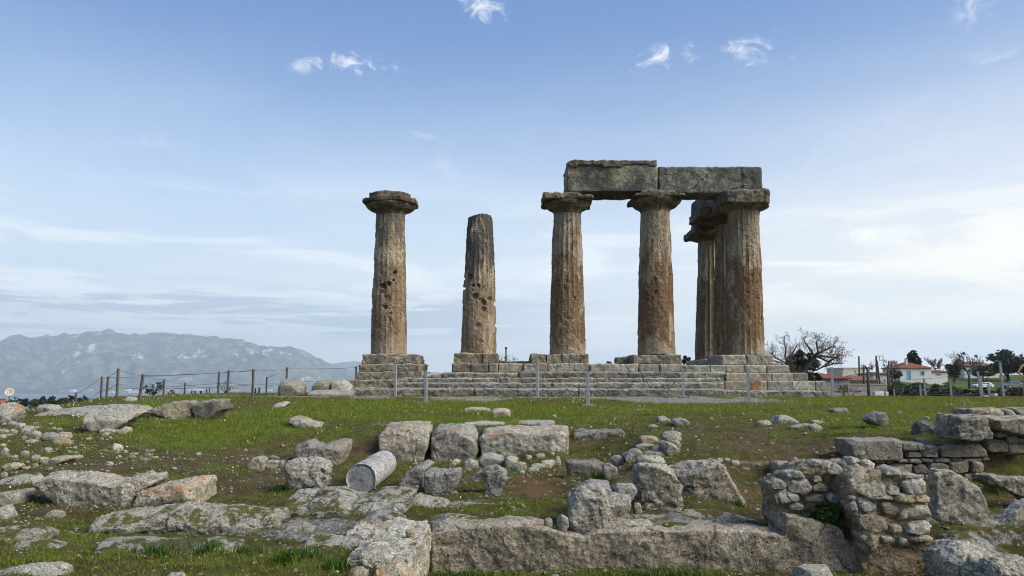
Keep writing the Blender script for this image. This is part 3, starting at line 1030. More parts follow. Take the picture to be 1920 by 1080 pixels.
def column(label, uc, Y, vb, wb, vn, wn, vcap=None, ve=None, re_px=None, aba=None, aba_top=None, seed=1, mat=None, un=None, flute=.05, wear=.5, holes=(), notches=(), amp=(.05, .025), **kw):
    cx = xpx(uc, Y)
    z0, zn = zpx(vb, Y), zpx(vn, Y - .55)
    rb, rt = wb / 2 * Y / FPX, wn / 2 * Y / FPX
    lean = (xpx(un, Y, vn) - cx) if un else 0.0
    root = empty('stone_column', (cx, Y, z0), label, 'column', 'columns of the ruined temple')
    part('shaft', shaft_mesh(cx, Y, z0 - .01, zn + .02, rb, rt, mat, seed, flute, wear, holes, notches, lean=lean, **kw), root)
    if ve:
        ze = zpx(ve, Y - .95)
        zt = zpx(vcap, Y - .95)
        cap = part('capital', echinus_mesh(cx + lean, Y, zn + .025, ze, rt, re_px * Y / FPX, M['capital'], seed + 20), root)
        ab = holder('abacus', cap)
        poly = [(cx + lean + a * Y / FPX, Y + b * Y / FPX) for a, b in aba]
        pcs = [plan_piece(poly, ze - .03, zt if aba_top is None else zpx(aba_top[0], Y - .95))]
        if aba_top is not None:
            poly2 = [(cx + lean + a * Y / FPX, Y + b * Y / FPX) for a, b in aba_top[1]]
            pcs.append(plan_piece(poly2, ze, zt))
        carve(ab, pcs, .045, M['capital'], 1, amp, (1.6, 6.5), seed + 40, .02, ridge=.025)
    return root


M['capital'] = stone_mat('dark_capital_stone', (.105, .092, .07), (.235, .20, .145), dark=(.035, .034, .031), darkamt=.8, whiteamt=.22, white=(.36, .33, .27), s=.8, bd=.05)
MT1 = temple_mat('tan_shaft_stone_streaked', .5, .7, seed=3.0)
MT2 = temple_mat('tan_shaft_stone_blackened', .38, .95, z0=.9, z1=6.2, seed=11.0, plaster=.2)
MT3 = temple_mat('tan_shaft_stone_rusty', .8, .35, seed=23.5)
MT4 = temple_mat('tan_shaft_stone_banded', .88, .25, seed=31.0)
MT5 = temple_mat('brown_shaft_stone_corner', .85, .45, seed=47.0, plaster=.3)
MT6 = temple_mat('tan_shaft_stone_flank', .55, .15, seed=63.0, plaster=.2)

SQ = lambda a, b, c, d: [(-a, -c), (b, -c), (b, d), (-a, d)]
column('lone standing column with a broken eight sided capital, at the far end of the row', 728.5, YC, 664, 69, 399, 54.5, 357, 376, 47,
       [(-50, -30), (-24, -48), (26, -48), (51, -22), (50, 26), (24, 48), (-26, 48), (-50, 24)], (368, [(-37, -30), (-20, -42), (17, -42), (37, -24), (40, 25), (22, 42), (-24, 42), (-36, 20)]),
       seed=1, mat=MT1, un=733, flute=.055, wear=.55,
       holes=((741, 511, 4, .16), (738, 525, 3, .14), (719, 536, 6, .22), (729, 532, 4.5, .18), (722, 575, 4.5, .15), (732, 587, 3, .1), (726, 560, 7, .06), (706, 610, 8, .05)))
column('broken column without a capital, blackened at its top', 897, YC, 662.5, 69, 401, 47, seed=2, mat=MT2, un=900.5, flute=.055, wear=.25, broken=.10,
       holes=((883, 520, 5, .15), (887, 535, 3.5, .16), (897, 535, 4, .18), (891, 555, 6, .22), (907, 567, 6, .14), (918, 563, 6, .13), (907, 580, 5, .13), (895, 611, 6, .1), (900, 640, 6, .05)),
       notches=((866, 523, 6, 3.2, .30), (867, 541, 6, 2.5, .22), (930, 570, 4, 5, .10), (931, 610, 3, 4, .08), (862, 608, 4, 3, .1)))
column('rust stained column carrying the raised end of the upper beam', 1064, YC, 664, 69.5, 398, 52.5, 361, 371, 43,
       SQ(47, 45, 45, 45), (366, [(-46, -44), (18, -44), (26, -30), (30, 44), (-46, 44)]), seed=3, mat=MT3, un=1063.5, flute=.05, wear=.35)
column('rust banded column under the joint of the two front beams', 1231, YC, 665, 71.5, 395, 55, 356, 367, 46,
       SQ(46, 48, 46, 46), (361, SQ(33, 30, 44, 44)), seed=4, mat=MT4, un=1228, flute=.03, wear=.9)
column('brown corner column where the front and side rows meet', 1397.5, YC, 666, 72.5, 393, 57.5, 357, 379, 48,
       [(-50, -30), (-42, -44), (-20, -47), (31, -46), (38, -36), (39, -20), (39, 44), (-48, 44)], None, seed=5, mat=MT5, un=1393, flute=.055, wear=.3, amp=(.07, .03))
column('side row column half hidden behind the corner column', 1371, 36.74, 669, 64, 420, 48, 389, 404, 50,
       SQ(65, 46, 46, 46), None, seed=6, mat=MT6, un=1366, flute=.065, wear=.0)
column('rearmost side column with bright fluting, under the end of the side beam', 1333.5, 40.4, 675, 58.5, 452, 45, 427, 438, 42,
       SQ(41, 43, 43, 43), None, seed=7, mat=MT6, un=1332, flute=.065, wear=-.1)

# --- beams on the columns
YF, YB = 32.35, 33.8
o = empty('architrave_beam', (xpx(1148, YF, 330), YF, zpx(358, YF)), 'smooth tan and grey front beam with a moulded strip along its top', 'beam', 'beams on the columns')
b = holder('block', o)
carve(b, [box_piece(xpx(1063, YF, 330), xpx(1233, YF, 330), YF, YB + .1, zpx(358.5, YF), zpx(304, YF))], .045, M['arch_tan'], 2, (.03, .012), (1.2, 5), 71, .015)
b = holder('moulding', o)
carve(b, [box_piece(xpx(1066, YF, 330), xpx(1231.5, YF, 330), YF - .09, YB, zpx(309.5, YF), zpx(301, YF)),
          box_piece(xpx(1067, YF, 330), xpx(1082, YF, 330), YF - .08, YF + .2, zpx(314, YF), zpx(303, YF)),
          box_piece(xpx(1131, YF, 330), xpx(1167, YF, 330), YF - .09, YF + .2, zpx(314, YF), zpx(303, YF)),
          box_piece(xpx(1217, YF, 330), xpx(1232, YF, 330), YF - .08, YF + .2, zpx(313, YF), zpx(303, YF))], .04, M['arch_grey'], 1, (.035, .02), (2.5, 7), 72, .02)
b = holder('rear_block', o)
carve(b, [box_piece(xpx(1060, 33.3, 330), xpx(1150, 33.3, 330), YB + .14, YB + .55, zpx(361, 33.5), zpx(320, 33.5))], .05, M['arch_grey'], 2, (.04, .02), (1.5, 6), 73, .03)
o = holder('architrave_beam')
carve(o, [box_piece(xpx(1235.5, YF, 330), xpx(1428, YF, 330), YF + .1, YB - .1, zpx(362.5, YF + .1), zpx(312, YF + .1)),
          box_piece(xpx(1395, YF, 330), xpx(1430, YF, 330), YF + .06, YB + .1, zpx(357, YF), zpx(311, YF)),
          box_piece(xpx(1405, YF, 330), xpx(1432, YF, 330), YF + .2, YB, zpx(359, YF), zpx(341, YF))], .045, M['arch_grey'], 1, (.022, .02), (2, 9), 74, .012, ridge=.012)
tag(o, 'rough blackened front beam reaching the corner column', 'beam', 'beams on the columns')
STONES.append(o)
o = holder('architrave_beam')
zb = zpx(357.5, YC - .95)
carve(o, [box_piece(9.95, 11.4, 34.0, 40.6, zb + .0, zb + 1.5)], .05, M['arch_grey'], 1, (.025, .02), (2, 9), 75, .012, ridge=.02)
tag(o, 'dark side beam running back over the two rear columns', 'beam', 'beams on the columns')
STONES.append(o)

# --- stepped base
base = empty('stepped_temple_base', (xpx(1076, 31), 31.5, -.5), 'long grey stepped stone base under the row of columns', 'temple base')
rgs = np.random.default_rng(5)


def course(name, u0, u1, v0, v1, Yf, Yb, mat, wmin=90, wmax=190, amp=(.02, .02), jit=.03, gap=.004, seed=0, ragged=0.0, chamfer=.05):
    u = u0
    while u < u1 - 8:
        w = rgs.uniform(wmin, wmax)
        e = min(u + w, u1)
        if u1 - e < wmin * .5:
            e = u1
        x0, x1 = xpx(u, Yf) + gap, xpx(e, Yf) - gap
        dy = rgs.uniform(-jit, jit)
        dz = rgs.uniform(-ragged, ragged)
        b = holder(name, base)
        za, zc = zpx(v1, Yf) - .01, zpx(v0, Yf) - .002 + dz
        ch = chamfer * (zc - za)
        yf = Yf + dy
        prof = [(yf, za), (yf, zc - ch), (yf + ch * .9, zc - ch * .12), (yf + ch * 1.8, zc), (Yb, zc), (Yb, za)]
        pv = np.array([(x, a, c) for x in (x0, x1) for a, c in prof])
        pf = [tuple(range(6)), tuple(range(6, 12))[::-1]] + [(i, i + 6, (i + 1) % 6 + 6, (i + 1) % 6) for i in range(6)]
        carve(b, [(pv, pf)], .036, M[mat], 1, amp, (2.2, 8), int(u) + int(v0), .012, ridge=amp[0] * .8)
        u = e


course('step', 597, 1360, 727.5, 745, 30.55, 32.2, 'step', amp=(.022, .024), chamfer=.17, wmin=140, wmax=330, jit=.04, ragged=.02)
course('step', 1360, 1552, 731.5, 746, 30.55, 32.2, 'step', amp=(.022, .024), chamfer=.17, wmin=140, wmax=330, jit=.04, ragged=.015)
course('step', 655, 762, 712, 728.5, 31.0, 33.5, 'plinth', amp=(.04, .02))
course('step', 735, 1358, 717.5, 728.5, 30.9, 33.5, 'step', amp=(.022, .024), chamfer=.17, wmin=140, wmax=330, jit=.04, ragged=.015)
course('step', 745, 1358, 708, 718.5, 31.15, 34, 'step', amp=(.022, .024), chamfer=.17, wmin=140, wmax=330, jit=.04, ragged=.015)
course('step', 1358, 1548, 714.5, 732, 31.0, 34, 'newstep', amp=(.015, .01), wmin=24, wmax=52, jit=.012, gap=.006)
course('step', 666, 792, 697, 712.5, 31.35, 34.4, 'plinth', amp=(.03, .02), jit=.02)
course('step', 830, 1361, 697.5, 709, 31.4, 34.4, 'step', amp=(.02, .02), jit=.03, ragged=.02, chamfer=.17, wmin=140, wmax=330)
course('step', 795, 830, 701, 709, 31.45, 33.4, 'step', amp=(.02, .02), jit=.03, chamfer=.17)
course('step', 1361, 1514, 699.5, 715, 31.35, 34.5, 'newstep', amp=(.015, .01), wmin=28, wmax=50, jit=.012, gap=.006)
course('plinth', 672, 787, 682.5, 697.5, 31.65, 34.5, 'plinth', wmin=60, amp=(.03, .02), jit=.01)
course('plinth', 847, 934, 681.5, 698, 31.7, 34.5, 'plinth', wmin=24, wmax=36, amp=(.02, .015), jit=.02)
course('plinth', 934, 1106, 681.5, 698, 31.75, 34.3, 'newstep', wmin=35, wmax=60, amp=(.03, .02), jit=.04)
course('plinth', 1106, 1283, 682.5, 698, 31.75, 34.3, 'newstep', wmin=35, wmax=60, amp=(.03, .02), jit=.06)
course('plinth', 1283, 1481, 684.5, 700, 31.65, 34.5, 'newstep', wmin=28, wmax=52, amp=(.015, .01), jit=.012, gap=.006)
course('plinth', 678, 783, 663.5, 683, 31.9, 34.2, 'plinth', wmin=120, wmax=130, amp=(.03, .02))
course('plinth', 850, 934, 662, 682, 31.95, 34.1, 'plinth', wmin=50, wmax=60, amp=(.03, .02))
course('plinth', 995, 1104, 663.5, 682, 31.95, 34.1, 'plinth', wmin=24, wmax=50, amp=(.03, .02))
course('plinth', 1187, 1279, 664.5, 683, 31.95, 34.1, 'plinth', wmin=90, wmax=130, amp=(.03, .02))
course('plinth', 1353, 1450, 665.5, 685, 31.95, 34.2, 'newstep', wmin=36, wmax=50, amp=(.03, .02), jit=.02)
course('plinth', 1157, 1187, 669.5, 683, 32.9, 34.0, 'plinth', wmin=60, wmax=90)
course('plinth', 936, 1000, 677.5, 682.5, 33.5, 34.2, 'plinth', wmin=60, wmax=90)
for (x0, x1, y0, y1, z0, z1) in ((10.05, 12.1, 34.25, 38.4, 1.0, 1.30), (10.0, 12.1, 38.43, 42.6, 1.0, 1.31), (9.8, 12.6, 34.55, 42.9, .45, .985), (9.6, 13.0, 34.6, 43.2, -.6, .44)):
    b = holder('plinth', base)
    carve(b, [box_piece(x0, x1, y0, y1, z0, z1)], .06, M['newstep'], 1, (.02, .01), (1.2, 5), int(y0 * 3 + z1 * 7), .01)
b = holder('infill', base)
carve(b, [box_piece(xpx(700, 33), xpx(1470, 33), 32.3, 34.9, -.7, .45)], .12, M['mortar'], 1, (.03, .01), (1, 4), 5)
me = MB().box(xpx(1407, 31), xpx(1425, 31), 30.955, 31.2, zpx(731.5, 31), zpx(714.6, 31)).mesh('brick_infill', plain('orange_brick', (.30, .14, .06), .9, .3, 9))
part('brick_infill', me, base)


# ------------------------------------------------------------------ stones of the dig
LOW = ((0, .95, .42), (.10, .99, .62), (.35, 1.0, .86), (.65, 1.0, 1.0), (1, .93, .9))
c2, c1, cL, cR, c4, c5 = ((860, 760), 3.375), ((440, 760), 3.375), ((0, 740), 3.177), ((1320, 740), 3.177), ((0, 680), 4.909), ((1560, 760), 5.333)


def st(crop, name, label, cat, pts, mat='limestone', **k):
    return stone(name, label, cat, pts, mat, off=crop[0], sc=crop[1], **k)


def px(name, label, cat, pts, mat='limestone', **k):
    return stone(name, label, cat, pts, mat, **k)


def rubble(group, label, mats, rects, crop=None, cat='stone', thick=None, name='rubble_stone', **k):
    """many look-alike loose stones, each its own object, sharing label and group"""
    for i, r in enumerate(rects):
        if crop:
            r = tuple(crop[0][j % 2] + a / crop[1] for j, a in enumerate(r))
        stone(name, label, cat, blob(*r, seed=int(r[0] * 7 + r[1])), mats[i % len(mats)], thick=thick or .8 * (r[2] - r[0]) * float(G((r[0] + r[2]) / 2, r[3])[1]) / FPX,
              prof=ROUND, group=group, sink=.03, **k)


# the row of big blocks
G1 = 'big squared blocks in a row below the temple'
YR = 14.25
px('squared_block', 'big block with orange lichen over its top, first of the row below the temple', 'stone block',
   [(708, 822), (713, 813), (745, 806), (800, 812), (802, 822), (797, 850), (789, 864), (735, 865), (709, 848)], 'lichened', Y=YR, thick=1.0, rise=.12, group=G1, sink=.12)
px('squared_block', 'rounded grey block second in the row below the temple, a little orange lichen on top', 'stone block',
   [(806, 818), (815, 809), (845, 806), (885, 808), (895, 818), (893, 852), (884, 863), (815, 866), (806, 850)], 'lichened', Y=YR, thick=1.0, rise=.08, group=G1, sink=.12)
px('squared_block', 'longest flat topped block of the row below the temple', 'stone block',
   [(900, 824), (906, 818), (950, 813), (1010, 816), (1060, 812), (1066, 816), (1065, 850), (1058, 862), (905, 866), (900, 846)], 'lichened', Y=YR - .1, thick=1.5, rise=.10, shift=.08, group=G1, sink=.15)
px('squared_block', 'low dark brown block last in the row, undercut at its foot', 'stone block',
   [(1073, 815), (1082, 806), (1120, 808), (1168, 807), (1175, 816), (1174, 838), (1150, 842), (1090, 842), (1077, 832)], 'darkrock', Y=14.9, thick=.6, group=G1, sink=.02)

# fallen marble drum
dr = P(677, 898, 10.35)
far_ = P(721, 868, 12.0)
ax = unit(far_ - dr)


def drum_mesh():
    nth, nl = 120, 90
    L = float(np.linalg.norm(far_ - dr))
    a = unit(np.cross(ax, (0, 0, 1)))
    b = np.cross(a, ax)
    V, F = [], []
    ts = np.concatenate([[0, .004, .012, .025], np.linspace(.05, .95, nl), [.975, .99, 1.0]])
    rs = np.interp(ts, [0, .004, .025, .06, .94, .98, 1], [.965, .985, 1.0, 1.0, 1.0, .98, .93]) * np.interp(ts, [0, 1], [.213, .207])
    for t, r in zip(ts, rs):
        for k in range(nth):
            th = 2 * pi * k / nth
            V.append(dr + ax * (t * L) + r * (cos(th) * a + sin(th) * b))
    V = np.array(V)
    V = V + .006 * np.stack([fbm(V, 5, 3, .5, 1), fbm(V, 5, 3, .5, 2), fbm(V, 5, 3, .5, 3)], -1)
    m = len(ts)
    # end disc in rings so that it can be slightly dished and chipped
    for e, (row, s) in enumerate(((0, -1), (m - 1, 1))):
        c = V[row * nth:(row + 1) * nth].mean(0)
        k0 = len(V)
        ring = []
        for q in (.8, .5, .2):
            ring.append(c + (V[row * nth:(row + 1) * nth] - c) * q + ax * s * .006 * fbm(c + (V[row * nth:(row + 1) * nth] - c) * q, 8, 3, .6, 5)[:, None])
        V = np.concatenate([V, *ring, [c]])
        prev = row * nth
        for q in range(3):
            cur = k0 + q * nth
            F += [(prev + k, prev + (k + 1) % nth, cur + (k + 1) % nth, cur + k)[::s] for k in range(nth)]
            prev = cur
        F += [(prev + k, prev + (k + 1) % nth, len(V) - 1, len(V) - 1)[::s] for k in range(nth)]
    F += [(i * nth + k, i * nth + (k + 1) % nth, (i + 1) * nth + (k + 1) % nth, (i + 1) * nth + k)[::-1] for i in range(m - 1) for k in range(nth)]
    q = [f for f in F if len(set(f)) == 4]
    t3 = [tuple(dict.fromkeys(f)) for f in F if len(set(f)) == 3]
    return mesh_np('column_drum', V, [np.array(q), np.array(t3)], (M['marble'],))


def marble():
    m, g = new_mat('grey_veined_marble')
    geo = g.n('ShaderNodeNewGeometry')
    p = geo.outputs['Position']
    n1 = g.noise(p, 4, 8, .6, 1.2)
    n2 = g.noise(g.vmul(p, (1, .35, 1)), 26, 8, .7)
    c = g.mix(g.ramp(n1, .38, .62), (.25, .245, .235), (.37, .36, .34))
    c = g.mix(g.ramp(n2, .46, .58, 0, .7), c, (.12, .12, .12))
    vein = g.ramp(g.math('ABSOLUTE', g.math('SUBTRACT', g.noise(p, 2.6, 4, .5, .6), .5)), .016, .004)
    c = g.mix(g.math('MULTIPLY', vein, .8), c, (.48, .46, .42))
    e = g.n('ShaderNodeVectorMath', {0: geo.outputs['Normal'], 1: tuple(-ax)}, operation='DOT_PRODUCT').outputs['Value']
    c = g.mix(g.math('MULTIPLY', g.ramp(e, .7, .9), .8), c, g.mix(g.ramp(g.noise(p, 18, 8, .75), .38, .62), (.10, .105, .11), (.26, .26, .26)))  # near end darkened in the colour, shaded against the brighter side
    finish(g, c, .75, n2, .008, .6, .3)
    return m


M['marble'] = marble()
o = put('column_drum', drum_mesh())
tag(o, 'fallen smooth grey marble column drum lying on its side', 'column drum')
STONES.append(o)

# single stones left of the middle
px('squared_block', 'rough white cubic block standing left of the marble drum', 'stone block',
   [(533, 874), (544, 867), (580, 866), (606, 868), (611, 888), (604, 917), (573, 929), (542, 927), (534, 908)], 'limestone', thick=.5, sink=.05, ridge=.05, rise=.02)
px('notched_block', 'brownish block with a notch in its top, behind the white cubic block', 'stone block',
   [(550, 840), (556, 829), (568, 827), (585, 838), (600, 838), (621, 832), (648, 831), (646, 846), (634, 870), (558, 866), (551, 853)], 'ashlar', thick=.6, rise=.03)
st(c1, 'small_stone', 'wedge shaped stone beside the little heap of flat stones', 'stone', [(70, 385), (115, 335), (165, 325), (188, 400), (170, 418), (100, 415)], 'limestone', thick=.3)
rubble('flat stones in a little heap', 'dark flat stone in the little heap left of the notched block', ('darkrock', 'limestone'),
       ((185, 375, 265, 418), (180, 345, 285, 380), (200, 318, 280, 348), (270, 345, 318, 395)), c1)
st(c1, 'outcrop', 'low wavy rock ledge under the marble drum', 'rock ledge',
   [(245, 690), (262, 610), (285, 575), (340, 560), (440, 575), (480, 556), (600, 545), (680, 575), (720, 612), (800, 582), (880, 548), (1000, 545), (1125, 545), (1080, 620), (1000, 668), (700, 720), (500, 720)],
   'speckled', Y=8.5, thick=1.0, prof=LOW, rise=-.04, ridge=.03)
px('small_block', 'upright squared stone right of the marble drum', 'stone block', [(793, 888), (801, 882), (830, 884), (862, 881), (861, 895), (852, 923), (796, 923)], thick=.5)
st(c1, 'small_block', 'long tilted stone running up behind the upright squared stone', 'stone', [(1020, 490), (1080, 430), (1150, 395), (1215, 365), (1235, 380), (1190, 430), (1185, 520), (1060, 512)], 'pale', thick=.4)
st(c1, 'small_stone', 'flat pale stone leaning before the second block of the row', 'stone', [(1325, 395), (1385, 345), (1418, 345), (1410, 372), (1340, 402)], 'pale', thick=.25)
st(c1, 'outcrop', 'flat broken rock shelf right of the wavy ledge', 'rock ledge', [(1072, 645), (1105, 585), (1160, 575), (1240, 600), (1330, 612), (1400, 640), (1330, 655), (1180, 650)], 'speckled', thick=.4, prof=LOW)
st(c1, 'outcrop', 'thin rock shelf flush with the turf before the brown earth bank', 'rock ledge', [(1330, 640), (1450, 632), (1620, 640), (1760, 640), (1840, 648), (1760, 664), (1560, 660), (1350, 655)], 'speckled', thick=.35, prof=LOW, sink=.1)
st(c1, 'outcrop', 'rock shelf with mossy pockets above the corner block', 'rock ledge', [(730, 760), (760, 735), (870, 700), (960, 705), (1060, 740), (1020, 765), (900, 775)], 'speckled', thick=.5, prof=LOW)
for i, (lb, pts) in enumerate((('pale rock shelf in the turf left of the corner block', [(270, 830), (300, 775), (390, 765), (480, 795), (470, 830), (360, 835)]),
                               ('broken rock shelf behind the tall grass tuft', [(410, 895), (440, 850), (560, 850), (740, 880), (755, 915), (600, 915)]),
                               ('small rock shelf showing through the turf beside a grass tuft', [(240, 925), (260, 908), (340, 905), (355, 928), (300, 936)]),
                               ('thin rock shelf on top of the corner block', [(1330, 745), (1345, 712), (1420, 715), (1540, 735), (1500, 755), (1400, 760)]))):
    st(c1, 'outcrop', lb, 'rock ledge', pts, 'speckled', thick=.35, prof=LOW)
px('outcrop', 'stepped rough ledge low in the turf, darkest of the ledges', 'rock ledge',
   [(151, 990), (158, 975), (166, 969), (201, 964), (240, 962), (283, 955), (330, 950), (378, 955), (430, 958), (480, 962), (512, 962), (518, 982), (440, 988), (340, 992), (260, 998), (170, 996)], 'speckled', thick=.7, prof=LOW, ridge=.04, rise=-.03)
px('outcrop', 'long low ledge with grass tufts growing before it', 'rock ledge',
   [(167, 1025), (176, 1017), (252, 1018), (315, 1022), (403, 1017), (441, 1025), (437, 1042), (340, 1042), (173, 1038)], 'speckled', thick=.35, prof=LOW)
px('outcrop', 'short grey ledge at the picture edge above the flat stones', 'rock ledge', [(-70, 1000), (0, 992), (60, 994), (83, 1003), (82, 1014), (0, 1018), (-70, 1020)], 'speckled', thick=.3, prof=LOW)
px('outcrop', 'thin layered shelf just above the round flat stone', 'rock ledge', [(4, 1031), (8, 1024), (60, 1021), (90, 1027), (104, 1034), (90, 1039), (25, 1039)], 'speckled', thick=.3, prof=LOW)
px('flat_stone', 'round topped pale flat stone in the corner, cut by the picture edge', 'stone', [(-40, 1082), (0, 1072), (40, 1064), (85, 1063), (106, 1070), (109, 1084), (60, 1092), (-30, 1094)], 'pale', Y=5.75, thick=.3, prof=ROUND)
px('small_stone', 'white stone half out of the picture below the grass tufts', 'stone', [(300, 1090), (310, 1078), (330, 1076), (345, 1082), (345, 1092)], 'pale', Y=5.75, thick=.15, prof=ROUND)

# long low cut walls
px('cut_wall', 'long brownish cut wall with a sagging top edge, by the spilled soil', 'wall',
   [(49, 895), (79, 893), (132, 898), (167, 899), (189, 906), (205, 911), (233, 904), (272, 899), (277, 911), (246, 927), (244, 951), (157, 953), (120, 949), (85, 934), (63, 916)], 'cutwall', Y=9.15, thick=.6, rise=.02)
px('cut_wall', 'pale end block of the cut wall with a bright side and orange lichen', 'stone block',
   [(246, 928), (290, 918), (318, 913), (356, 907), (358, 950), (315, 950), (248, 953)], 'lichened', Y=9.05, thick=.85, rise=.03)

W1 = [(803, 1003), (830, 994), (870, 988), (930, 986), (985, 984), (1015, 992), (1060, 1001), (1095, 1006), (1120, 997), (1200, 994), (1270, 996), (1330, 992), (1420, 999), (1474, 1006), (1476, 964), (1490, 968), (1520, 975),
      (1560, 984), (1588, 992), (1592, 1012), (1614, 1022), (1622, 1085), (1500, 1082), (1200, 1080), (803, 1074)]
px('cut_wall', 'long grey cut rock wall across the bottom, peaked near its stained end', 'wall', W1, 'cutwall', Y=7.62, thick=.55, prof=((0, .985), (.08, 1.0), (1, 1.0)), amp=(.028, .014), facet=.012, sink=.12)
px('cut_wall', 'orange brown stained rock face under the rubble pier', 'wall', [(1612, 1018), (1680, 1010), (1748, 1016), (1752, 1040), (1746, 1095), (1618, 1090)], 'stained', Y=7.52, thick=.6, amp=(.03, .015), prof=((0, .98), (.08, 1), (1, 1)), sink=.1)
o = holder('corner_block')
carve(o, [box_piece(-1.36, -.835, 6.15, 7.7, -2.0, -1.43), box_piece(-1.62, -.9, 6.9, 8.1, -2.0, -1.47), box_piece(-1.26, -.84, 5.75, 6.3, -2.0, -1.50)], .01, M['cutwall'], 4, (.04, .018), (2.5, 9), 88, .03)
tag(o, 'corner block of the long cut wall, orange lichen on top and a pale end', 'stone block')
STONES.append(o)
px('cap_stone', 'whitish cap stone lying in grass before the corner block', 'stone', [(645, 1046), (665, 1036), (700, 1032), (722, 1035), (734, 1052), (710, 1060), (660, 1060)], 'pale', Y=6.15, thick=.35, prof=ROUND)
px('small_stone', 'small white stone with orange spots below the cap stone', 'stone', [(651, 1085), (655, 1070), (672, 1067), (684, 1076), (686, 1092), (652, 1094)], 'lichened', Y=5.75, thick=.2, prof=ROUND)
px('cap_stone', 'orange spotted boulder at the bottom edge below the corner block', 'stone', [(694, 1085), (700, 1072), (725, 1063), (752, 1064), (772, 1080), (772, 1095), (694, 1097)], 'lichened', Y=5.75, thick=.3, prof=ROUND)
px('small_stone', 'reddish little stone on top of the corner block', 'stone', blob(759, 992, 775, 1003, 4), 'stained', Y=7.0, thick=.08, prof=ROUND, sink=.02)
px('flat_stone', 'white flat stone in the trench before the long cut wall', 'stone', [(1497, 1088), (1505, 1071), (1525, 1065), (1570, 1067), (1578, 1088)], 'pale', Y=6.75, thick=.3, prof=ROUND)
px('small_stone', 'sliver of white stone in the trench grass', 'stone', [(1026, 1090), (1034, 1078), (1050, 1078), (1055, 1090)], 'pale', Y=6.6, thick=.1, prof=ROUND)

# stones between the block row and the boulder
G2 = 'loose stones before the longest block'
st(c2, 'small_block', 'pale oblong stone at the foot of the longest block', 'stone', [(125, 345), (150, 316), (200, 310), (283, 332), (285, 378), (150, 378)], 'pale', thick=.4)
st(c2, 'small_block', 'pale knobbly stone beside the oblong stone at the longest block', 'stone', [(288, 340), (330, 325), (380, 345), (370, 380), (300, 386)], 'pale', thick=.35)
st(c2, 'small_stone', 'grey lump under the gap between second and third block of the row', 'stone', [(20, 372), (66, 336), (118, 358), (126, 395), (90, 405), (35, 400)], thick=.3, prof=ROUND)
st(c2, 'standing_rock', 'forked rock like a leaning stump at the edge of the earth bank', 'rock', [(70, 470), (110, 425), (180, 398), (240, 384), (300, 405), (308, 450), (275, 515), (262, 570), (235, 600), (150, 598), (142, 570), (185, 505), (170, 480), (90, 492)], thick=.35, Y=10.2)
st(c2, 'small_stone', 'whitest round stone at the head of the earth bank', 'stone', [(335, 405), (350, 375), (385, 355), (425, 365), (437, 400), (400, 420), (350, 416)], 'pale', thick=.25, prof=ROUND)
rubble('small stones edging the earth bank', 'small stone in the curved line edging the brown earth bank', ('pale', 'limestone', 'tan'),
       ((430, 390, 515, 440), (455, 368, 550, 412), (515, 350, 600, 400), (560, 335, 615, 392), (600, 312, 652, 380), (478, 302, 555, 338), (378, 412, 425, 446), (345, 420, 372, 452), (310, 430, 342, 462), (420, 312, 468, 345), (570, 290, 610, 315)), c2)
st(c2, 'squared_block', 'dark low slab bridging the earth bank and the brown stone', 'stone block', [(690, 365), (740, 356), (830, 360), (905, 348), (935, 362), (918, 450), (820, 458), (700, 448)], 'darkrock', thick=.4)
st(c2, 'small_stone', 'brown triangular stone leaning at the end of the dark slab', 'stone', [(915, 390), (935, 372), (962, 366), (1010, 412), (985, 450), (948, 470), (922, 440)], 'ashlar', thick=.25)
lab = 'stone in the ragged line climbing from the tall block to the turf'
for i, pts in enumerate(([(1050, 325), (1090, 295), (1135, 280), (1190, 300), (1160, 345), (1075, 362)], [(975, 350), (1000, 330), (1040, 324), (1052, 358), (1000, 378)],
                         [(1138, 350), (1180, 325), (1320, 330), (1345, 380), (1250, 392), (1150, 388)], [(1180, 305), (1230, 296), (1325, 300), (1326, 330), (1190, 330)],
                         [(1240, 275), (1280, 262), (1332, 268), (1330, 302), (1250, 300)], [(1290, 240), (1320, 232), (1375, 250), (1412, 290), (1370, 312), (1320, 300)],
                         [(1362, 236), (1412, 226), (1408, 285), (1385, 296)], [(1300, 190), (1330, 170), (1385, 165), (1422, 178), (1424, 222), (1345, 236), (1306, 212)],
                         [(1155, 212), (1180, 195), (1275, 206), (1280, 246), (1160, 250)], [(1265, 78), (1310, 70), (1350, 92), (1345, 120), (1280, 116)],
                         [(1370, 95), (1420, 80), (1470, 102), (1465, 134), (1400, 142), (1375, 122)], [(1210, 142), (1240, 122), (1270, 132), (1252, 156), (1222, 158)],
                         [(1130, 265), (1180, 250), (1260, 252), (1255, 272), (1150, 275)])):
    st(c2, 'line_stone', lab, 'stone', pts, ('limestone', 'pale', 'limestone', 'tan', 'pale')[i % 5], thick=.4, group='stones in a ragged line up to the turf', Y=None)

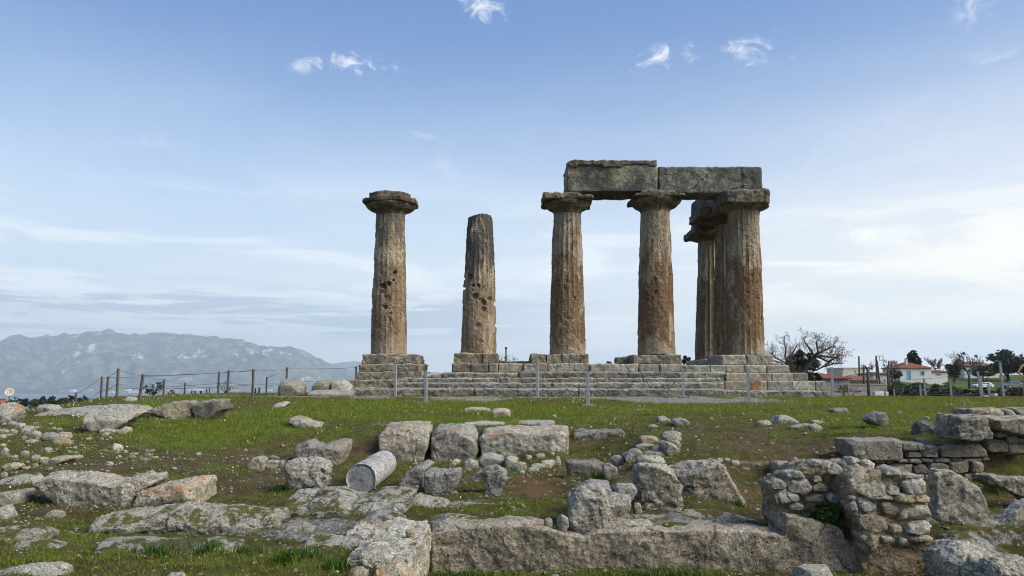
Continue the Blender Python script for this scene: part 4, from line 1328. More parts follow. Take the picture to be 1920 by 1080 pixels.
# boulder group on the long wall
px('boulder', 'big grey boulder leaning on the long cut wall', 'boulder', [(1067, 952), (1079, 930), (1097, 920), (1127, 921), (1139, 932), (1147, 976), (1140, 985), (1110, 994), (1079, 1001), (1068, 976)], Y=7.85, thick=.42, sink=.03, prof=((0, .86), (.15, 1), (.8, .97), (1, .8)), rise=.03)
px('boulder', 'pale topped boulder rising behind the big grey boulder', 'boulder', [(1090, 920), (1100, 909), (1115, 905), (1146, 905), (1149, 930), (1120, 940)], 'pale', Y=8.45, thick=.35)
px('small_block', 'squared pitted stone just right of the big grey boulder', 'stone', [(1141, 938), (1150, 933), (1186, 934), (1184, 955), (1174, 970), (1145, 971)], Y=8.2, thick=.4)
px('small_block', 'light stone resting on the squared pitted stone', 'stone', [(1153, 920), (1162, 911), (1189, 911), (1196, 922), (1180, 932), (1153, 931)], 'pale', Y=8.5, thick=.3)
px('small_stone', 'egg shaped stone against the tall block', 'stone', blob(1189, 942, 1205, 962, 9), Y=8.35, thick=.14, prof=ROUND)
px('small_stone', 'dull brown round stone on the wall top left of the boulder', 'stone', blob(1019, 971, 1041, 994, 12), 'ashlar', Y=7.75, thick=.14, prof=ROUND, sink=.03)
px('small_stone', 'grey angular stone between the brown round stone and the boulder', 'stone', [(1044, 978), (1053, 967), (1067, 974), (1066, 990), (1048, 997)], Y=7.72, thick=.18)
px('small_stone', 'little pale round stone in the turf above the boulder', 'stone', blob(1063, 922, 1080, 936, 3), 'pale', thick=.12, prof=ROUND)
px('rock_pillar', 'tall pitted upright block near the middle of the dig', 'stone block', [(1200, 886), (1208, 876), (1230, 874), (1252, 876), (1262, 884), (1272, 898), (1279, 920), (1278, 950), (1272, 964), (1245, 970), (1207, 960), (1201, 916)], Y=8.75, thick=.5, prof=((0, .96), (.1, 1), (1, .97)), ridge=.03)
px('cut_wall', 'high slab of cut rock sloping down right of the tall upright block', 'wall', [(1262, 884), (1280, 874), (1320, 872), (1345, 870), (1356, 862), (1368, 864), (1383, 872), (1388, 900), (1396, 930), (1406, 962), (1375, 958), (1320, 945), (1285, 950), (1270, 930)], 'cutwall', Y=9.3, thick=.5, sink=.15)
rubble('small stones behind the sloping slab', 'small stone on the top edge of the sloping slab', ('pale', 'limestone'), ((75, 375, 125, 405), (118, 376, 165, 400), (160, 385, 215, 425), (30, 690, 75, 725), (125, 700, 175, 735), (345, 685, 460, 745), (430, 400, 470, 425)), cR)
px('outcrop', 'pale rock shelf on top of the long wall before the tall block', 'rock ledge', [(1120, 990), (1140, 978), (1180, 974), (1240, 977), (1300, 976), (1370, 986), (1340, 996), (1200, 996)], 'speckled', Y=7.95, thick=.5, prof=LOW)
px('outcrop', 'narrow pale rock shelf under the sloping slab', 'rock ledge', [(1280, 972), (1300, 962), (1360, 966), (1440, 984), (1420, 992), (1330, 985)], 'speckled', Y=8.3, thick=.4, prof=LOW)

# rubble pier
root = empty('rubble_pier', tuple(P(1670, 1016, 7.6)), 'ruined masonry pier of white and tan rubble set in brown mortar', 'masonry pier')
YP = 7.45


def pier_stone(pts, mat, Y=YP, thick=.2, crop=cR):
    _seed[0] += 1
    o = holder('stone', root)
    q = [(crop[0][0] + a / crop[1], crop[0][1] + b / crop[1]) for a, b in pts]
    w = (max(p[0] for p in q) - min(p[0] for p in q)) * Y / FPX
    cu, cv = np.mean([p[0] for p in q]), np.mean([p[1] for p in q])
    q = [(cu + (a - cu) * 1.1, cv + (b - cv) * 1.12) for a, b in q]
    carve(o, [outline_piece(q, Y, thick, ((0, .93), (.08, 1.0), (1, .97)), 0)], .0095, M[mat], 0, (.008, .008), (5, 18), _seed[0], .010, cuts=9)


b = holder('mortar_core', root)
carve(b, [outline_piece([(cR[0][0] + a / cR[1], cR[0][1] + c / cR[1]) for a, c in ((862, 490), (1000, 462), (1180, 470), (1300, 492), (1312, 600), (1340, 700), (1352, 870), (945, 870), (925, 780), (878, 680), (862, 560))], YP + .06, .55, ((0, .99), (.1, 1), (1, 1)), .05),
          outline_piece([(cR[0][0] + a / cR[1], cR[0][1] + c / cR[1]) for a, c in ((400, 540), (490, 480), (640, 420), (860, 420), (990, 410), (1020, 440), (1000, 640), (745, 640), (600, 655), (520, 680), (440, 640))], YP + .42, .5, ((0, .99), (.1, 1), (1, 1)), .25)],
      .0115, M['mortar'], 3, (.04, .02), (3, 12), 7, .03, ridge=.03)
for pts, m in (([(885, 520), (930, 480), (1010, 490), (1082, 540), (1085, 600), (980, 605), (900, 570)], 'pale'), ([(1190, 510), (1240, 492), (1310, 492), (1320, 590), (1225, 585), (1200, 545)], 'pale'),
               ([(1098, 560), (1140, 540), (1182, 570), (1165, 598), (1105, 596)], 'pale'), ([(915, 620), (960, 612), (1038, 660), (1010, 706), (950, 690)], 'pale'),
               ([(970, 606), (1120, 608), (1122, 625), (972, 624)], 'tan'), ([(1150, 598), (1310, 590), (1350, 625), (1330, 645), (1240, 640), (1155, 625)], 'tan'),
               ([(905, 720), (960, 705), (1085, 740), (1085, 800), (1050, 825), (950, 795)], 'tan'), ([(1090, 790), (1130, 772), (1190, 780), (1188, 815), (1100, 825)], 'tan'),
               ([(1200, 705), (1260, 668), (1340, 672), (1364, 720), (1290, 742), (1215, 750)], 'pale'), ([(1205, 800), (1240, 762), (1345, 752), (1366, 790), (1310, 838), (1220, 825)], 'pale'),
               ([(935, 835), (1000, 832), (1055, 845), (1052, 872), (950, 868)], 'tan'), ([(1160, 885), (1180, 852), (1212, 862), (1208, 888)], 'pale'), ([(1222, 850), (1290, 842), (1366, 845), (1364, 876), (1230, 880)], 'tan'),
               ([(865, 600), (905, 596), (905, 625), (870, 622)], 'pale'), ([(870, 640), (915, 640), (918, 690), (880, 690)], 'pale'), ([(850, 560), (880, 556), (985, 598), (975, 612), (900, 585)], 'tan'),
               ([(1060, 845), (1130, 842), (1150, 875), (1075, 882)], 'tan'), ([(1065, 650), (1150, 640), (1170, 690), (1080, 720)], 'mortar'), ([(1170, 700), (1215, 690), (1210, 735), (1165, 745)], 'tan'),
               ([(1080, 455), (1130, 435), (1175, 455), (1165, 480), (1090, 478)], 'pale'), ([(1180, 480), (1240, 470), (1300, 485), (1290, 500), (1190, 500)], 'pale')):
    pier_stone(pts, 'pierpale' if m == 'pale' else m)
for pts, m in (([(490, 520), (540, 492), (620, 500), (652, 545), (600, 590), (520, 575)], 'pale'), ([(650, 485), (690, 472), (715, 490), (700, 522), (655, 520)], 'pale'), ([(655, 545), (720, 530), (752, 560), (740, 578), (660, 574)], 'tan'),
               ([(785, 530), (815, 524), (838, 555), (825, 572), (788, 568)], 'pale'), ([(440, 585), (480, 558), (575, 590), (570, 632), (470, 640)], 'pale'), ([(735, 605), (770, 575), (845, 590), (842, 640), (760, 644)], 'pale'),
               ([(520, 665), (560, 645), (605, 655), (590, 690), (530, 688)], 'pale'), ([(735, 440), (770, 408), (830, 430), (826, 480), (760, 485)], 'pale'), ([(835, 415), (880, 395), (935, 420), (930, 455), (845, 455)], 'pale'),
               ([(955, 410), (990, 392), (1030, 415), (1025, 450), (965, 448)], 'pale'), ([(640, 412), (665, 392), (702, 400), (698, 424), (650, 425)], 'pale'), ([(395, 530), (450, 500), (490, 520), (480, 560), (420, 565)], 'pale'),
               ([(500, 470), (560, 458), (610, 470), (600, 495), (510, 492)], 'pale'), ([(600, 600), (660, 590), (722, 590), (720, 630), (620, 640)], 'tan'), ([(420, 590), (445, 600), (460, 650), (432, 650)], 'mortar'),
               ([(690, 405), (740, 390), (770, 410), (740, 440), (700, 440)], 'pale'), ([(870, 380), (920, 378), (935, 400), (880, 405)], 'pale'), ([(590, 440), (650, 430), (680, 455), (640, 475), (595, 470)], 'tan')):
    pier_stone(pts, 'pierpale' if m == 'pale' else m, YP + .34)

# carved trough at the right
px('stone_trough', 'carved grey trough front with a tall corner that dips and rises again', 'trough',
   [(1756, 888), (1764, 882), (1786, 881), (1811, 896), (1834, 914), (1845, 930), (1852, 950), (1864, 970), (1874, 980), (1888, 968), (1920, 946), (1960, 935), (2010, 930), (2010, 1035), (1900, 1022), (1850, 1000), (1800, 985), (1756, 972)],
   'cutwall', Y=8.15, thick=.22, prof=((0, .985), (.15, 1), (.85, 1), (1, .985)), sink=.15)
px('stone_trough', 'rear wall of the trough behind the mossy fill', 'trough', [(1837, 890), (1860, 891), (1872, 896), (1920, 897), (2010, 898), (2010, 945), (1920, 930), (1880, 914), (1842, 904)], 'cutwall', Y=9.4, thick=.25, sink=.3)
px('outcrop', 'pale rock shelf before the trough', 'rock ledge', [(1800, 1016), (1815, 1008), (1840, 1008), (1860, 1014), (1880, 1022), (1900, 1034), (1915, 1044), (1905, 1054), (1800, 1054)], 'speckled', Y=7.3, thick=.45, prof=LOW)
px('boulder', 'weathered grey boulder at the bottom corner beside the stained face', 'boulder', [(1782, 1066), (1790, 1044), (1808, 1032), (1832, 1026), (1860, 1028), (1890, 1042), (1905, 1060), (1910, 1095), (1785, 1095)], 'limestone', Y=6.55, thick=.6, prof=ROUND, ridge=.02, amp=(.03, .012), cuts=4)
px('boulder', 'second weathered boulder, cut off by the bottom edge of the picture', 'boulder', [(1848, 1090), (1862, 1064), (1885, 1056), (1915, 1064), (1935, 1088), (1930, 1100), (1850, 1100)], 'limestone', Y=6.15, thick=.45, prof=ROUND, ridge=.02, amp=(.03, .012), cuts=4)
px('boulder', 'grey boulder at the picture edge below the trough', 'boulder', [(1880, 1062), (1900, 1050), (1940, 1050), (1960, 1085), (1890, 1085)], 'limestone', Y=6.9, thick=.3, prof=ROUND)

# ashlar retaining wall
root = empty('ashlar_wall', tuple(P(1700, 925, 11.3)), 'retaining wall of squared brown stones in uneven courses under the turf', 'wall')
YA = 11.15


def wall_block(pts, mat='ashlar', Y=YA, thick=.4, crop=c5):
    _seed[0] += 1
    o = holder('block', root)
    q = [(crop[0][0] + a / crop[1], crop[0][1] + b / crop[1]) for a, b in pts] if crop else pts
    carve(o, [outline_piece(q, Y, thick, ((0, .955), (.12, 1), (1, 1)), 0)], .014, M[mat], 0, (.010, .008), (3, 14), _seed[0], .012, cuts=3)


def rect(x0, y0, x1, y1, j=9):
    r = np.random.default_rng(int(x0 * 3 + y0))
    w = [(x0, y0), ((x0 + x1) / 2, y0 - 3), (x1, y0), (x1, (y0 + y1) / 2), (x1, y1), ((x0 + x1) / 2, y1 + 2), (x0, y1), (x0, (y0 + y1) / 2)]
    return [(a + r.uniform(-j, j) * .6, b + r.uniform(-j, j) * .6) for a, b in w]


b = holder('earth_core', root)
carve(b, [box_piece(xpx(1600, YA), xpx(1890, YA), YA + .12, YA + .6, -1.75, -.90), box_piece(xpx(1388, YA), xpx(1610, YA), YA + .3, YA + .7, -1.75, -1.2)], .03, M['earth'] if 'earth' in M else M['mortar'], 2, (.03, .02), (2, 8), 3)
wall_block([(160, 350), (200, 342), (420, 345), (640, 338), (700, 350), (712, 535), (690, 542), (240, 545), (200, 470)], 'ashlar', YA - .05, .5)
for r_ in ((705, 375, 862, 452), (866, 385, 936, 452), (762, 466, 900, 524), (1560, 355, 1760, 462), (1645, 270, 1768, 325), (1760, 322, 1862, 380), (1870, 325, 1990, 380), (1770, 390, 1990, 495),
           (432, 544, 535, 575), (550, 548, 630, 578), (665, 544, 765, 572), (775, 546, 900, 576), (905, 540, 1008, 574), (1020, 532, 1192, 570), (1200, 528, 1315, 558), (1325, 530, 1502, 562), (1508, 530, 1590, 560),
           (455, 595, 570, 640), (580, 592, 815, 672), (825, 590, 972, 682), (978, 580, 1175, 684), (1192, 566, 1402, 678), (1410, 566, 1522, 668),
           (930, 702, 1040, 782), (935, 792, 1002, 832), (950, 842, 1020, 922), (1010, 800, 1060, 900), (1060, 690, 1200, 790), (1210, 690, 1330, 780), (1330, 690, 1455, 745), (800, 690, 925, 750), (700, 690, 790, 760),
           (440, 655, 570, 720), (580, 690, 690, 760)):
    wall_block(rect(*r_), 'tan' if r_[1] > 560 and r_[0] % 3 else 'ashlar')
wall_block([(905, 525), (912, 460), (960, 405), (985, 390), (1040, 400), (1075, 425), (1072, 525)], 'ashlar')
wall_block([(1095, 400), (1180, 384), (1400, 378), (1540, 382), (1562, 515), (1300, 525), (1102, 520)], 'ashlar', YA - .03)
for r_ in ((205, 436, 298, 488), (230, 502, 345, 590), (300, 466, 380, 496), (345, 500, 400, 525), (350, 530, 365, 600), (372, 520, 450, 612), (385, 468, 470, 500), (455, 480, 480, 620), (215, 596, 300, 640)):
    wall_block(rect(*r_, j=5), 'ashlar', YA + .2, .4, cR)
px('fallen_block', 'flat block lying over the top edge of the retaining wall by the dark slope', 'stone block', [(1457, 870), (1470, 868), (1508, 872), (1510, 882), (1490, 886), (1460, 886)], 'ashlar', Y=11.0, thick=.4)
G5 = 'large pitted blocks above the retaining wall'
px('squared_block', 'large pitted grey block set on the turf above the retaining wall', 'stone block', [(1795, 784), (1800, 779), (1840, 781), (1866, 779), (1870, 800), (1868, 820), (1850, 824), (1800, 823), (1796, 808)], 'limestone', Y=10.9, thick=.6, group=G5, sink=.02, ridge=.03)
px('squared_block', 'long pitted block at the edge, right beside the largest pitted block', 'stone block', [(1872, 788), (1880, 783), (1920, 783), (2000, 782), (2000, 813), (1912, 812), (1877, 806)], 'limestone', Y=10.95, thick=.6, group=G5, sink=.02)
px('squared_block', 'upper block lying on top of the largest pitted block', 'stone block', [(1818, 770), (1822, 766), (1850, 767), (1882, 765), (1886, 780), (1860, 784), (1818, 783)], 'limestone', Y=11.55, thick=.5, group=G5)
px('squared_block', 'small slanted upper block between the two top blocks', 'stone block', [(1886, 782), (1888, 768), (1900, 767), (1912, 778), (1912, 785)], 'limestone', Y=11.6, thick=.4, group=G5)
px('squared_block', 'topmost corner block at the edge of the picture', 'stone block', [(1912, 784), (1912, 766), (1940, 765), (2000, 767), (2000, 784)], 'limestone', Y=11.7, thick=.5, group=G5)
px('flat_stone', 'thin flat stone just under the largest pitted block', 'stone', [(1726, 824), (1735, 821), (1746, 823), (1746, 827), (1730, 828)], 'pale', Y=11.4, thick=.2)

# stones on the slopes
px('boulder', 'tilted angular grey boulder alone on the turf slope', 'boulder', [(1631, 788), (1640, 778), (1651, 772), (1664, 775), (1668, 790), (1666, 800), (1650, 799)], 'limestone', Y=13.6, thick=.4, sink=.0)
px('boulder', 'round pitted boulder beside the pitted blocks', 'boulder', [(1726, 796), (1735, 787), (1750, 785), (1762, 797), (1765, 810), (1750, 818), (1730, 817)], 'darkrock', thick=.4, prof=ROUND)
px('small_block', 'low dark slab lying on the turf behind the slope', 'stone', [(1562, 769), (1564, 766), (1592, 765), (1593, 776), (1563, 777)], 'darkrock', thick=.4)
px('small_stone', 'grey knob at the head of the dark slope', 'stone', [(1422, 790), (1430, 786), (1446, 787), (1453, 796), (1424, 799)], thick=.25, prof=ROUND)
px('small_block', 'wider grey hump at the head of the dark slope', 'stone', [(1450, 787), (1462, 779), (1480, 777), (1494, 784), (1505, 791), (1480, 795), (1452, 794)], thick=.5, prof=ROUND)
px('small_stone', 'tan roundish stone below the flat white chip', 'stone', blob(1519, 794, 1545, 807, 2), 'tan', thick=.2, prof=ROUND)
px('flat_stone', 'flat white chip on the dark slope', 'stone', [(1522, 790), (1535, 788), (1551, 793), (1540, 796)], 'pale', thick=.2)
px('flat_stone', 'long thin flat stone left of the tan roundish stone', 'stone', [(1484, 801), (1500, 796), (1522, 794), (1522, 799), (1500, 803)], 'limestone', thick=.25)
st(c2, 'small_block', 'lone squarish grey stone on the grass below the steps', 'stone', [(207, 45), (230, 24), (300, 22), (326, 35), (324, 70), (300, 78), (220, 72)], 'limestone', thick=.4)
px('flat_stone', 'pale flat slab sunk in the turf behind the longest block', 'stone', [(966, 797), (972, 790), (1010, 788), (1043, 790), (1030, 797)], 'pale', thick=.5, prof=LOW)
px('flat_stone', 'pale flat slab sunk in the turf behind the second block of the row', 'stone', [(862, 801), (870, 793), (910, 790), (948, 793), (930, 800)], 'pale', thick=.5, prof=LOW)
px('flat_stone', 'pale flat slab sunk in the turf behind the first block of the row', 'stone', [(706, 800), (730, 793), (780, 790), (806, 791), (800, 800)], 'pale', thick=.5, prof=LOW)
px('outcrop', 'lichened low hump of rock alone on the grassy slope', 'rock', [(531, 789), (541, 781), (558, 780), (578, 789), (596, 792), (607, 799), (590, 803), (545, 797)], 'lichened', thick=.7, prof=ROUND)
px('flat_stone', 'whitish flat outcrop in the grass just below the steps', 'stone', [(866, 768), (880, 764), (905, 764), (922, 768), (900, 772)], 'pale', thick=.6, prof=LOW)

# left side rocks
px('boulder', 'long dark rounded boulder by the tilted fence post', 'boulder', [(262, 770), (268, 762), (300, 753), (330, 750), (352, 751), (358, 765), (356, 779), (330, 787), (298, 779), (270, 775)], 'darkrock', Y=17.5, thick=.9, prof=ROUND, sink=.12)
px('boulder', 'dark squarish boulder joined to the long rounded one', 'boulder', [(356, 755), (380, 750), (414, 750), (416, 768), (402, 772), (390, 778), (362, 780)], 'darkrock', Y=17.6, thick=.8, sink=.12)
px('tilted_slab', 'tilted smooth grey slab below the dark boulders', 'rock', [(132, 790), (145, 783), (175, 779), (215, 777), (245, 775), (256, 781), (235, 792), (205, 803), (150, 799)], 'limestone', Y=15.4, thick=.9, prof=ROUND, rise=.15, sink=.1)
px('outcrop', 'long flat weathered rock along the crest of the slope', 'rock ledge', [(42, 778), (60, 772), (110, 766), (165, 760), (210, 758), (255, 763), (262, 774), (200, 778), (110, 782)], 'limestone', Y=18.3, thick=1.0, prof=LOW, sink=.15)
px('boulder', 'small rock pair on the crest above the stone heap', 'rock', [(60, 770), (64, 760), (80, 756), (95, 758), (103, 766), (100, 774)], 'limestone', Y=19.0, thick=.5, prof=ROUND, sink=.15)
px('boulder', 'tan boulder with orange lichen at the picture edge near the satellite dish', 'boulder', [(-30, 775), (-20, 758), (5, 755), (20, 759), (24, 773), (10, 782)], 'lichened', Y=16.5, thick=.6, prof=ROUND, sink=.2)
px('boulder', 'heap of pale rock on the crest at the foot of the fence', 'rock', [(216, 757), (222, 748), (233, 742), (246, 744), (250, 755), (240, 760)], 'pale', Y=22.5, thick=.5, prof=ROUND, sink=.15, ridge=.06)
px('boulder', 'tall dark rock on the crest before the steps', 'boulder', [(518, 733), (519, 708), (528, 705), (548, 709), (556, 715), (567, 720), (566, 733), (550, 737)], 'darkrock', Y=30.0, thick=1.0, prof=ROUND, sink=.15)
px('boulder', 'rounded brown rock next to the first step', 'boulder', [(578, 731), (584, 716), (600, 711), (618, 713), (620, 732), (600, 736)], 'darkrock', Y=30.2, thick=1.0, prof=ROUND, sink=.15)
px('boulder', 'lighter twin of the rounded brown rock, touching the steps', 'boulder', [(617, 731), (620, 713), (635, 708), (650, 712), (656, 724), (652, 736)], 'limestone', Y=30.2, thick=1.0, prof=ROUND, sink=.15)
px('outcrop', 'low flat rock strip under the two rounded rocks', 'rock ledge', [(572, 738), (580, 731), (610, 730), (660, 732), (662, 741), (600, 742)], 'limestone', Y=29.8, thick=.8, prof=LOW, sink=.1)
px('flat_stone', 'flat pale slab lying on the grass below the crest', 'stone', [(503, 764), (512, 756), (530, 752), (536, 756), (520, 763)], 'limestone', thick=.6, prof=LOW)

# the left rubble heap
G3 = 'loose stones of the heap at the picture edge'
rubble(G3, 'grey weathered stone among the loose stones at the foot of the low dry wall', ('limestone', 'pale', 'limestone'),
       ((-10, 545, 50, 600), (52, 535, 142, 602), (108, 550, 218, 622), (140, 572, 288, 672), (68, 606, 142, 676), (0, 496, 142, 542), (-40, 605, 66, 672), (-30, 650, 40, 715)), c4, name='dry_wall_stone')
rubble(G3, 'rounded stone in the straggling row right of the dry wall', ('limestone', 'limestone', 'pale'),
       ((263, 625, 357, 698), (353, 636, 502, 714), (505, 633, 632, 702), (285, 545, 362, 582), (380, 540, 440, 575), (498, 592, 566, 634), (170, 672, 235, 712)), c4, name='row_stone')
st(c4, 'boulder', 'smooth tan egg shaped boulder in the stone heap', 'boulder', [(448, 705), (470, 688), (510, 687), (575, 705), (610, 745), (605, 768), (540, 772), (470, 755)], 'tan', thick=.35, prof=ROUND)
rubble(G3, 'rounded grey stone half sunk in the soil of the stone heap', ('limestone', 'pale', 'limestone', 'limestone'),
       ((342, 780, 455, 852), (170, 805, 252, 872), (258, 840, 352, 905), (-20, 780, 64, 862), (-20, 915, 168, 992), (492, 782, 550, 828), (200, 704, 322, 748), (602, 800, 655, 850), (660, 815, 722, 852), (340, 860, 432, 932), (60, 850, 120, 895), (270, 925, 340, 970), (-20, 740, 45, 775)), c4)
st(c4, 'flat_stone', 'flat brownish slab tipping out of the stone heap', 'stone', [(400, 905), (440, 878), (520, 866), (590, 872), (618, 890), (560, 918), (450, 932)], 'ashlar', thick=.35)
st(c4, 'flat_stone', 'small flat stone beside the tipping brownish slab', 'stone', [(618, 872), (650, 855), (698, 866), (700, 885), (660, 894)], 'limestone', thick=.25)
rubble('dark slabs on the spilled soil', 'thin dark slab leaning in the small pile on the spilled soil', ('darkrock', 'darkrock', 'limestone'),
       ((1145, 850, 1242, 892), (1295, 832, 1392, 870), (1365, 860, 1452, 888), (1258, 874, 1362, 918), (1310, 800, 1400, 832), (1170, 825, 1270, 852), (1040, 815, 1100, 850), (1120, 870, 1170, 905)), c4, name='dark_slab')
st(c4, 'small_stone', 'pale pair of stones below the tilted smooth slab', 'stone', [(1045, 640), (1070, 605), (1130, 588), (1176, 600), (1172, 636), (1110, 662)], 'pale', thick=.3, prof=ROUND)
st(c4, 'small_stone', 'broad flat grey stone below the tilted smooth slab', 'stone', [(878, 648), (900, 612), (975, 600), (1040, 622), (1020, 650), (940, 656)], thick=.4, prof=ROUND)
st(c4, 'small_stone', 'small white stone just below the tilted smooth slab', 'stone', [(718, 590), (740, 572), (790, 570), (806, 585), (770, 594)], 'pale', thick=.3)
st(c4, 'small_stone', 'grey lump among thorny soil above the pile of dark slabs', 'stone', [(990, 800), (1000, 756), (1040, 745), (1090, 765), (1085, 800), (1020, 812)], thick=.25, prof=ROUND)
px('flat_stone', 'flat slab edge half under the picture edge near the soil', 'stone', [(-30, 940), (-10, 925), (20, 926), (30, 935), (26, 945), (0, 950)], 'pale', thick=.4)
px('flat_stone', 'long thin slab lying before the dry stones near the cut wall', 'stone', [(0, 898), (20, 893), (50, 896), (60, 906), (20, 912), (-20, 908)], 'limestone', thick=.35)
px('small_stone', 'pointed stone leaning at the picture edge beside the bare soil', 'stone', [(-20, 975), (-10, 950), (2, 952), (14, 972), (0, 980)], 'limestone', thick=.2)
px('small_stone', 'grey stone with a flat top left of the cut wall', 'stone', [(26, 925), (34, 918), (50, 917), (52, 924), (40, 930)], 'pale', thick=.2)
px('small_stone', 'low stone below the flat topped one left of the cut wall', 'stone', [(12, 934), (22, 928), (36, 930), (36, 936), (20, 940)], 'limestone', thick=.2)
px('small_stone', 'grey turf covered lump above the short grey ledge', 'stone', blob(75, 958, 110, 975, 31), 'limestone', thick=.2, prof=ROUND)

# scattered smaller stones, each an object; eight shapes copied about
rs = np.random.default_rng(77)
PROTO = []


def proto_stone(k, mat):
    """a small stone of about unit width"""
    o = holder('loose_stone')
    q = np.random.default_rng(900 + k)
    n = 9
    poly = [(.5 * cos(2 * pi * i / n) * q.uniform(.75, 1.1), .38 * sin(2 * pi * i / n) * q.uniform(.75, 1.1)) for i in range(n)]
    h = q.uniform(.3, .55)
    V, F = [], []
    for z, s in ((-.15, .7), (.05, 1.0), (h * .6, .92), (h, .55)):
        V += [(x * s, y * s, z) for x, y in poly]
    for i in range(3):
        F += [(i * n + j, i * n + (j + 1) % n, (i + 1) * n + (j + 1) % n, (i + 1) * n + j) for j in range(n)]
    F += [tuple(range(n))[::-1], tuple(3 * n + j for j in range(n))]
    carve(o, [(np.array(V), F)], .045, M[mat], 1, (.04, .03), (2.5, 7), 50 + k, .05, cuts=6)
    return o


PROTO = [proto_stone(k, ('pale', 'limestone', 'pale', 'limestone', 'tan', 'pale', 'limestone', 'ashlar')[k]) for k in range(8)]
ZONES = (   # u0, v0, u1, v1, count, smallest, largest (m), label, group
    (560, 745, 1450, 790, 20, .07, .22, 'small pale stone lying on the green turf below the temple steps', 'stones on the turf below the steps'),
    (1450, 750, 1900, 800, 16, .06, .2, 'small pale stone on the turf above the retaining wall', 'stones on the upper turf'),
    (1340, 780, 1600, 860, 22, .04, .13, 'small stone on the dark earthy slope', 'stones on the dark slope'),
    (180, 840, 470, 895, 48, .03, .13, 'small stone on the spilled soil above the cut wall', 'stones on the spilled soil'),
    (400, 800, 720, 960, 52, .03, .14, 'small stone on the earthy slope around the white cubic block', 'stones around the white cubic block'),
    (0, 790, 230, 900, 55, .05, .20, 'small stone between the larger ones of the stone heap', 'small stones of the heap'),
    (0, 900, 200, 985, 16, .03, .09, 'small stone on bare soil left of the dark ledge', 'stones left of the dark ledge'),
    (740, 860, 1200, 975, 46, .03, .12, 'small stone in the hollow between drum and boulder', 'stones in the hollow'),
    (1260, 905, 1460, 985, 10, .03, .09, 'small stone on the red soil under the sloping slab', 'stones under the sloping slab'),
    (100, 985, 700, 1070, 8, .025, .07, 'small white stone on the low mossy turf', 'stones on the mossy turf'),
)
PLACED = []
for (u0, v0, u1, v1, n, s0, s1, lab, grp) in ZONES:
    for i in range(n):
        u, v = rs.uniform(u0, u1), rs.uniform(v0, v1)
        p = G(u, v)
        if p[1] > 45:
            continue
        PLACED.append((p, s0 * (s1 / s0) ** (rs.uniform() ** 1.6), int(rs.integers(0, 7)), rs.uniform(0, 6.28), lab, grp))


# ------------------------------------------------------------------ far shore, sea and mountains
def grid_faces(nr, nc):
    i = np.arange(nr - 1)[:, None] * nc
    j = np.arange(nc - 1)[None]
    return np.stack([i + j, i + j + 1, i + nc + j + 1, i + nc + j], -1).reshape(-1, 4)


SEA = -118.0


def mountain(name, sky, Y0, Y1, Y2, na, nr, seed, mat, amp):
    us = np.array([s[0] for s in sky], float)
    vs = np.array([s[1] for s in sky], float)
    a = np.linspace(us[0], us[-1], na)
    vr = np.interp(a, us, vs)
    zr = np.array([P(u, v, Y1)[2] for u, v in zip(a, vr)])
    tt = np.concatenate([np.linspace(0, 1, nr), np.linspace(1, 2, 14)[1:]])
    A, TT = np.meshgrid(a, tt)
    Y = np.where(TT <= 1, Y0 + (Y1 - Y0) * TT, Y1 + (Y2 - Y1) * (TT - 1))
    X = (A - 960) / FPX * Y1 * (.72 + .28 * np.minimum(TT, 1.2))
    ridge = np.repeat(zr[None], len(tt), 0)
    p = np.stack([X, Y, np.zeros_like(X)], -1).reshape(-1, 3) / 1000.0
    w = .35 * np.stack([fbm(p, .8, 3, .5, seed + 1), fbm(p, .8, 3, .5, seed + 2), np.zeros(len(p))], -1)
    rg = 1 - np.abs(fbm((p + w) * np.array([1.25, .55, 1]), 1.0, 6, .55, seed)).reshape(X.shape)
    gul = 1 - np.abs(fbm((p + w) * np.array([2.6, .8, 1]), 1.0, 5, .55, seed + 5)).reshape(X.shape)
    shape = np.where(TT < .28, .16 * (TT / .28) ** 1.4, .16 + .84 * np.clip((TT - .28) / .72, 0, 1) ** .82)
    shape = np.where(TT > 1, 1 - (TT - 1) * .9, shape)
    env = np.clip(TT * 1.1, 0, 1) * np.clip((1 - TT) * 2.0, 0.02, 1)
    z = (SEA - 6) + (ridge - SEA) * shape + amp * env * ((rg - .72) * 1.0 + (gul - .7) * .95)
    fine = fbm(p, 7, 5, .62, seed + 9).reshape(X.shape)
    z = z + amp * .10 * fine * np.clip(TT * 2, 0, 1)
    cl = smooth(fbm(p + .2 * w, 1.5, 4, .6, seed + 11).reshape(X.shape) + .55 * fine + .25 * (TT - .55), .02, .5) * smooth(TT, .12, .4) * smooth(TT, 1.0, .93)
    V = np.stack([X, Y, z], -1).reshape(-1, 3)
    me = mesh_np(name, V, grid_faces(len(tt), na), (mat,))
    at = me.attributes.new('cliff', 'FLOAT', 'POINT')
    at.data.foreach_set('value', cl.ravel().astype(np.float32))
    return tag(put(name, me), kind='structure')


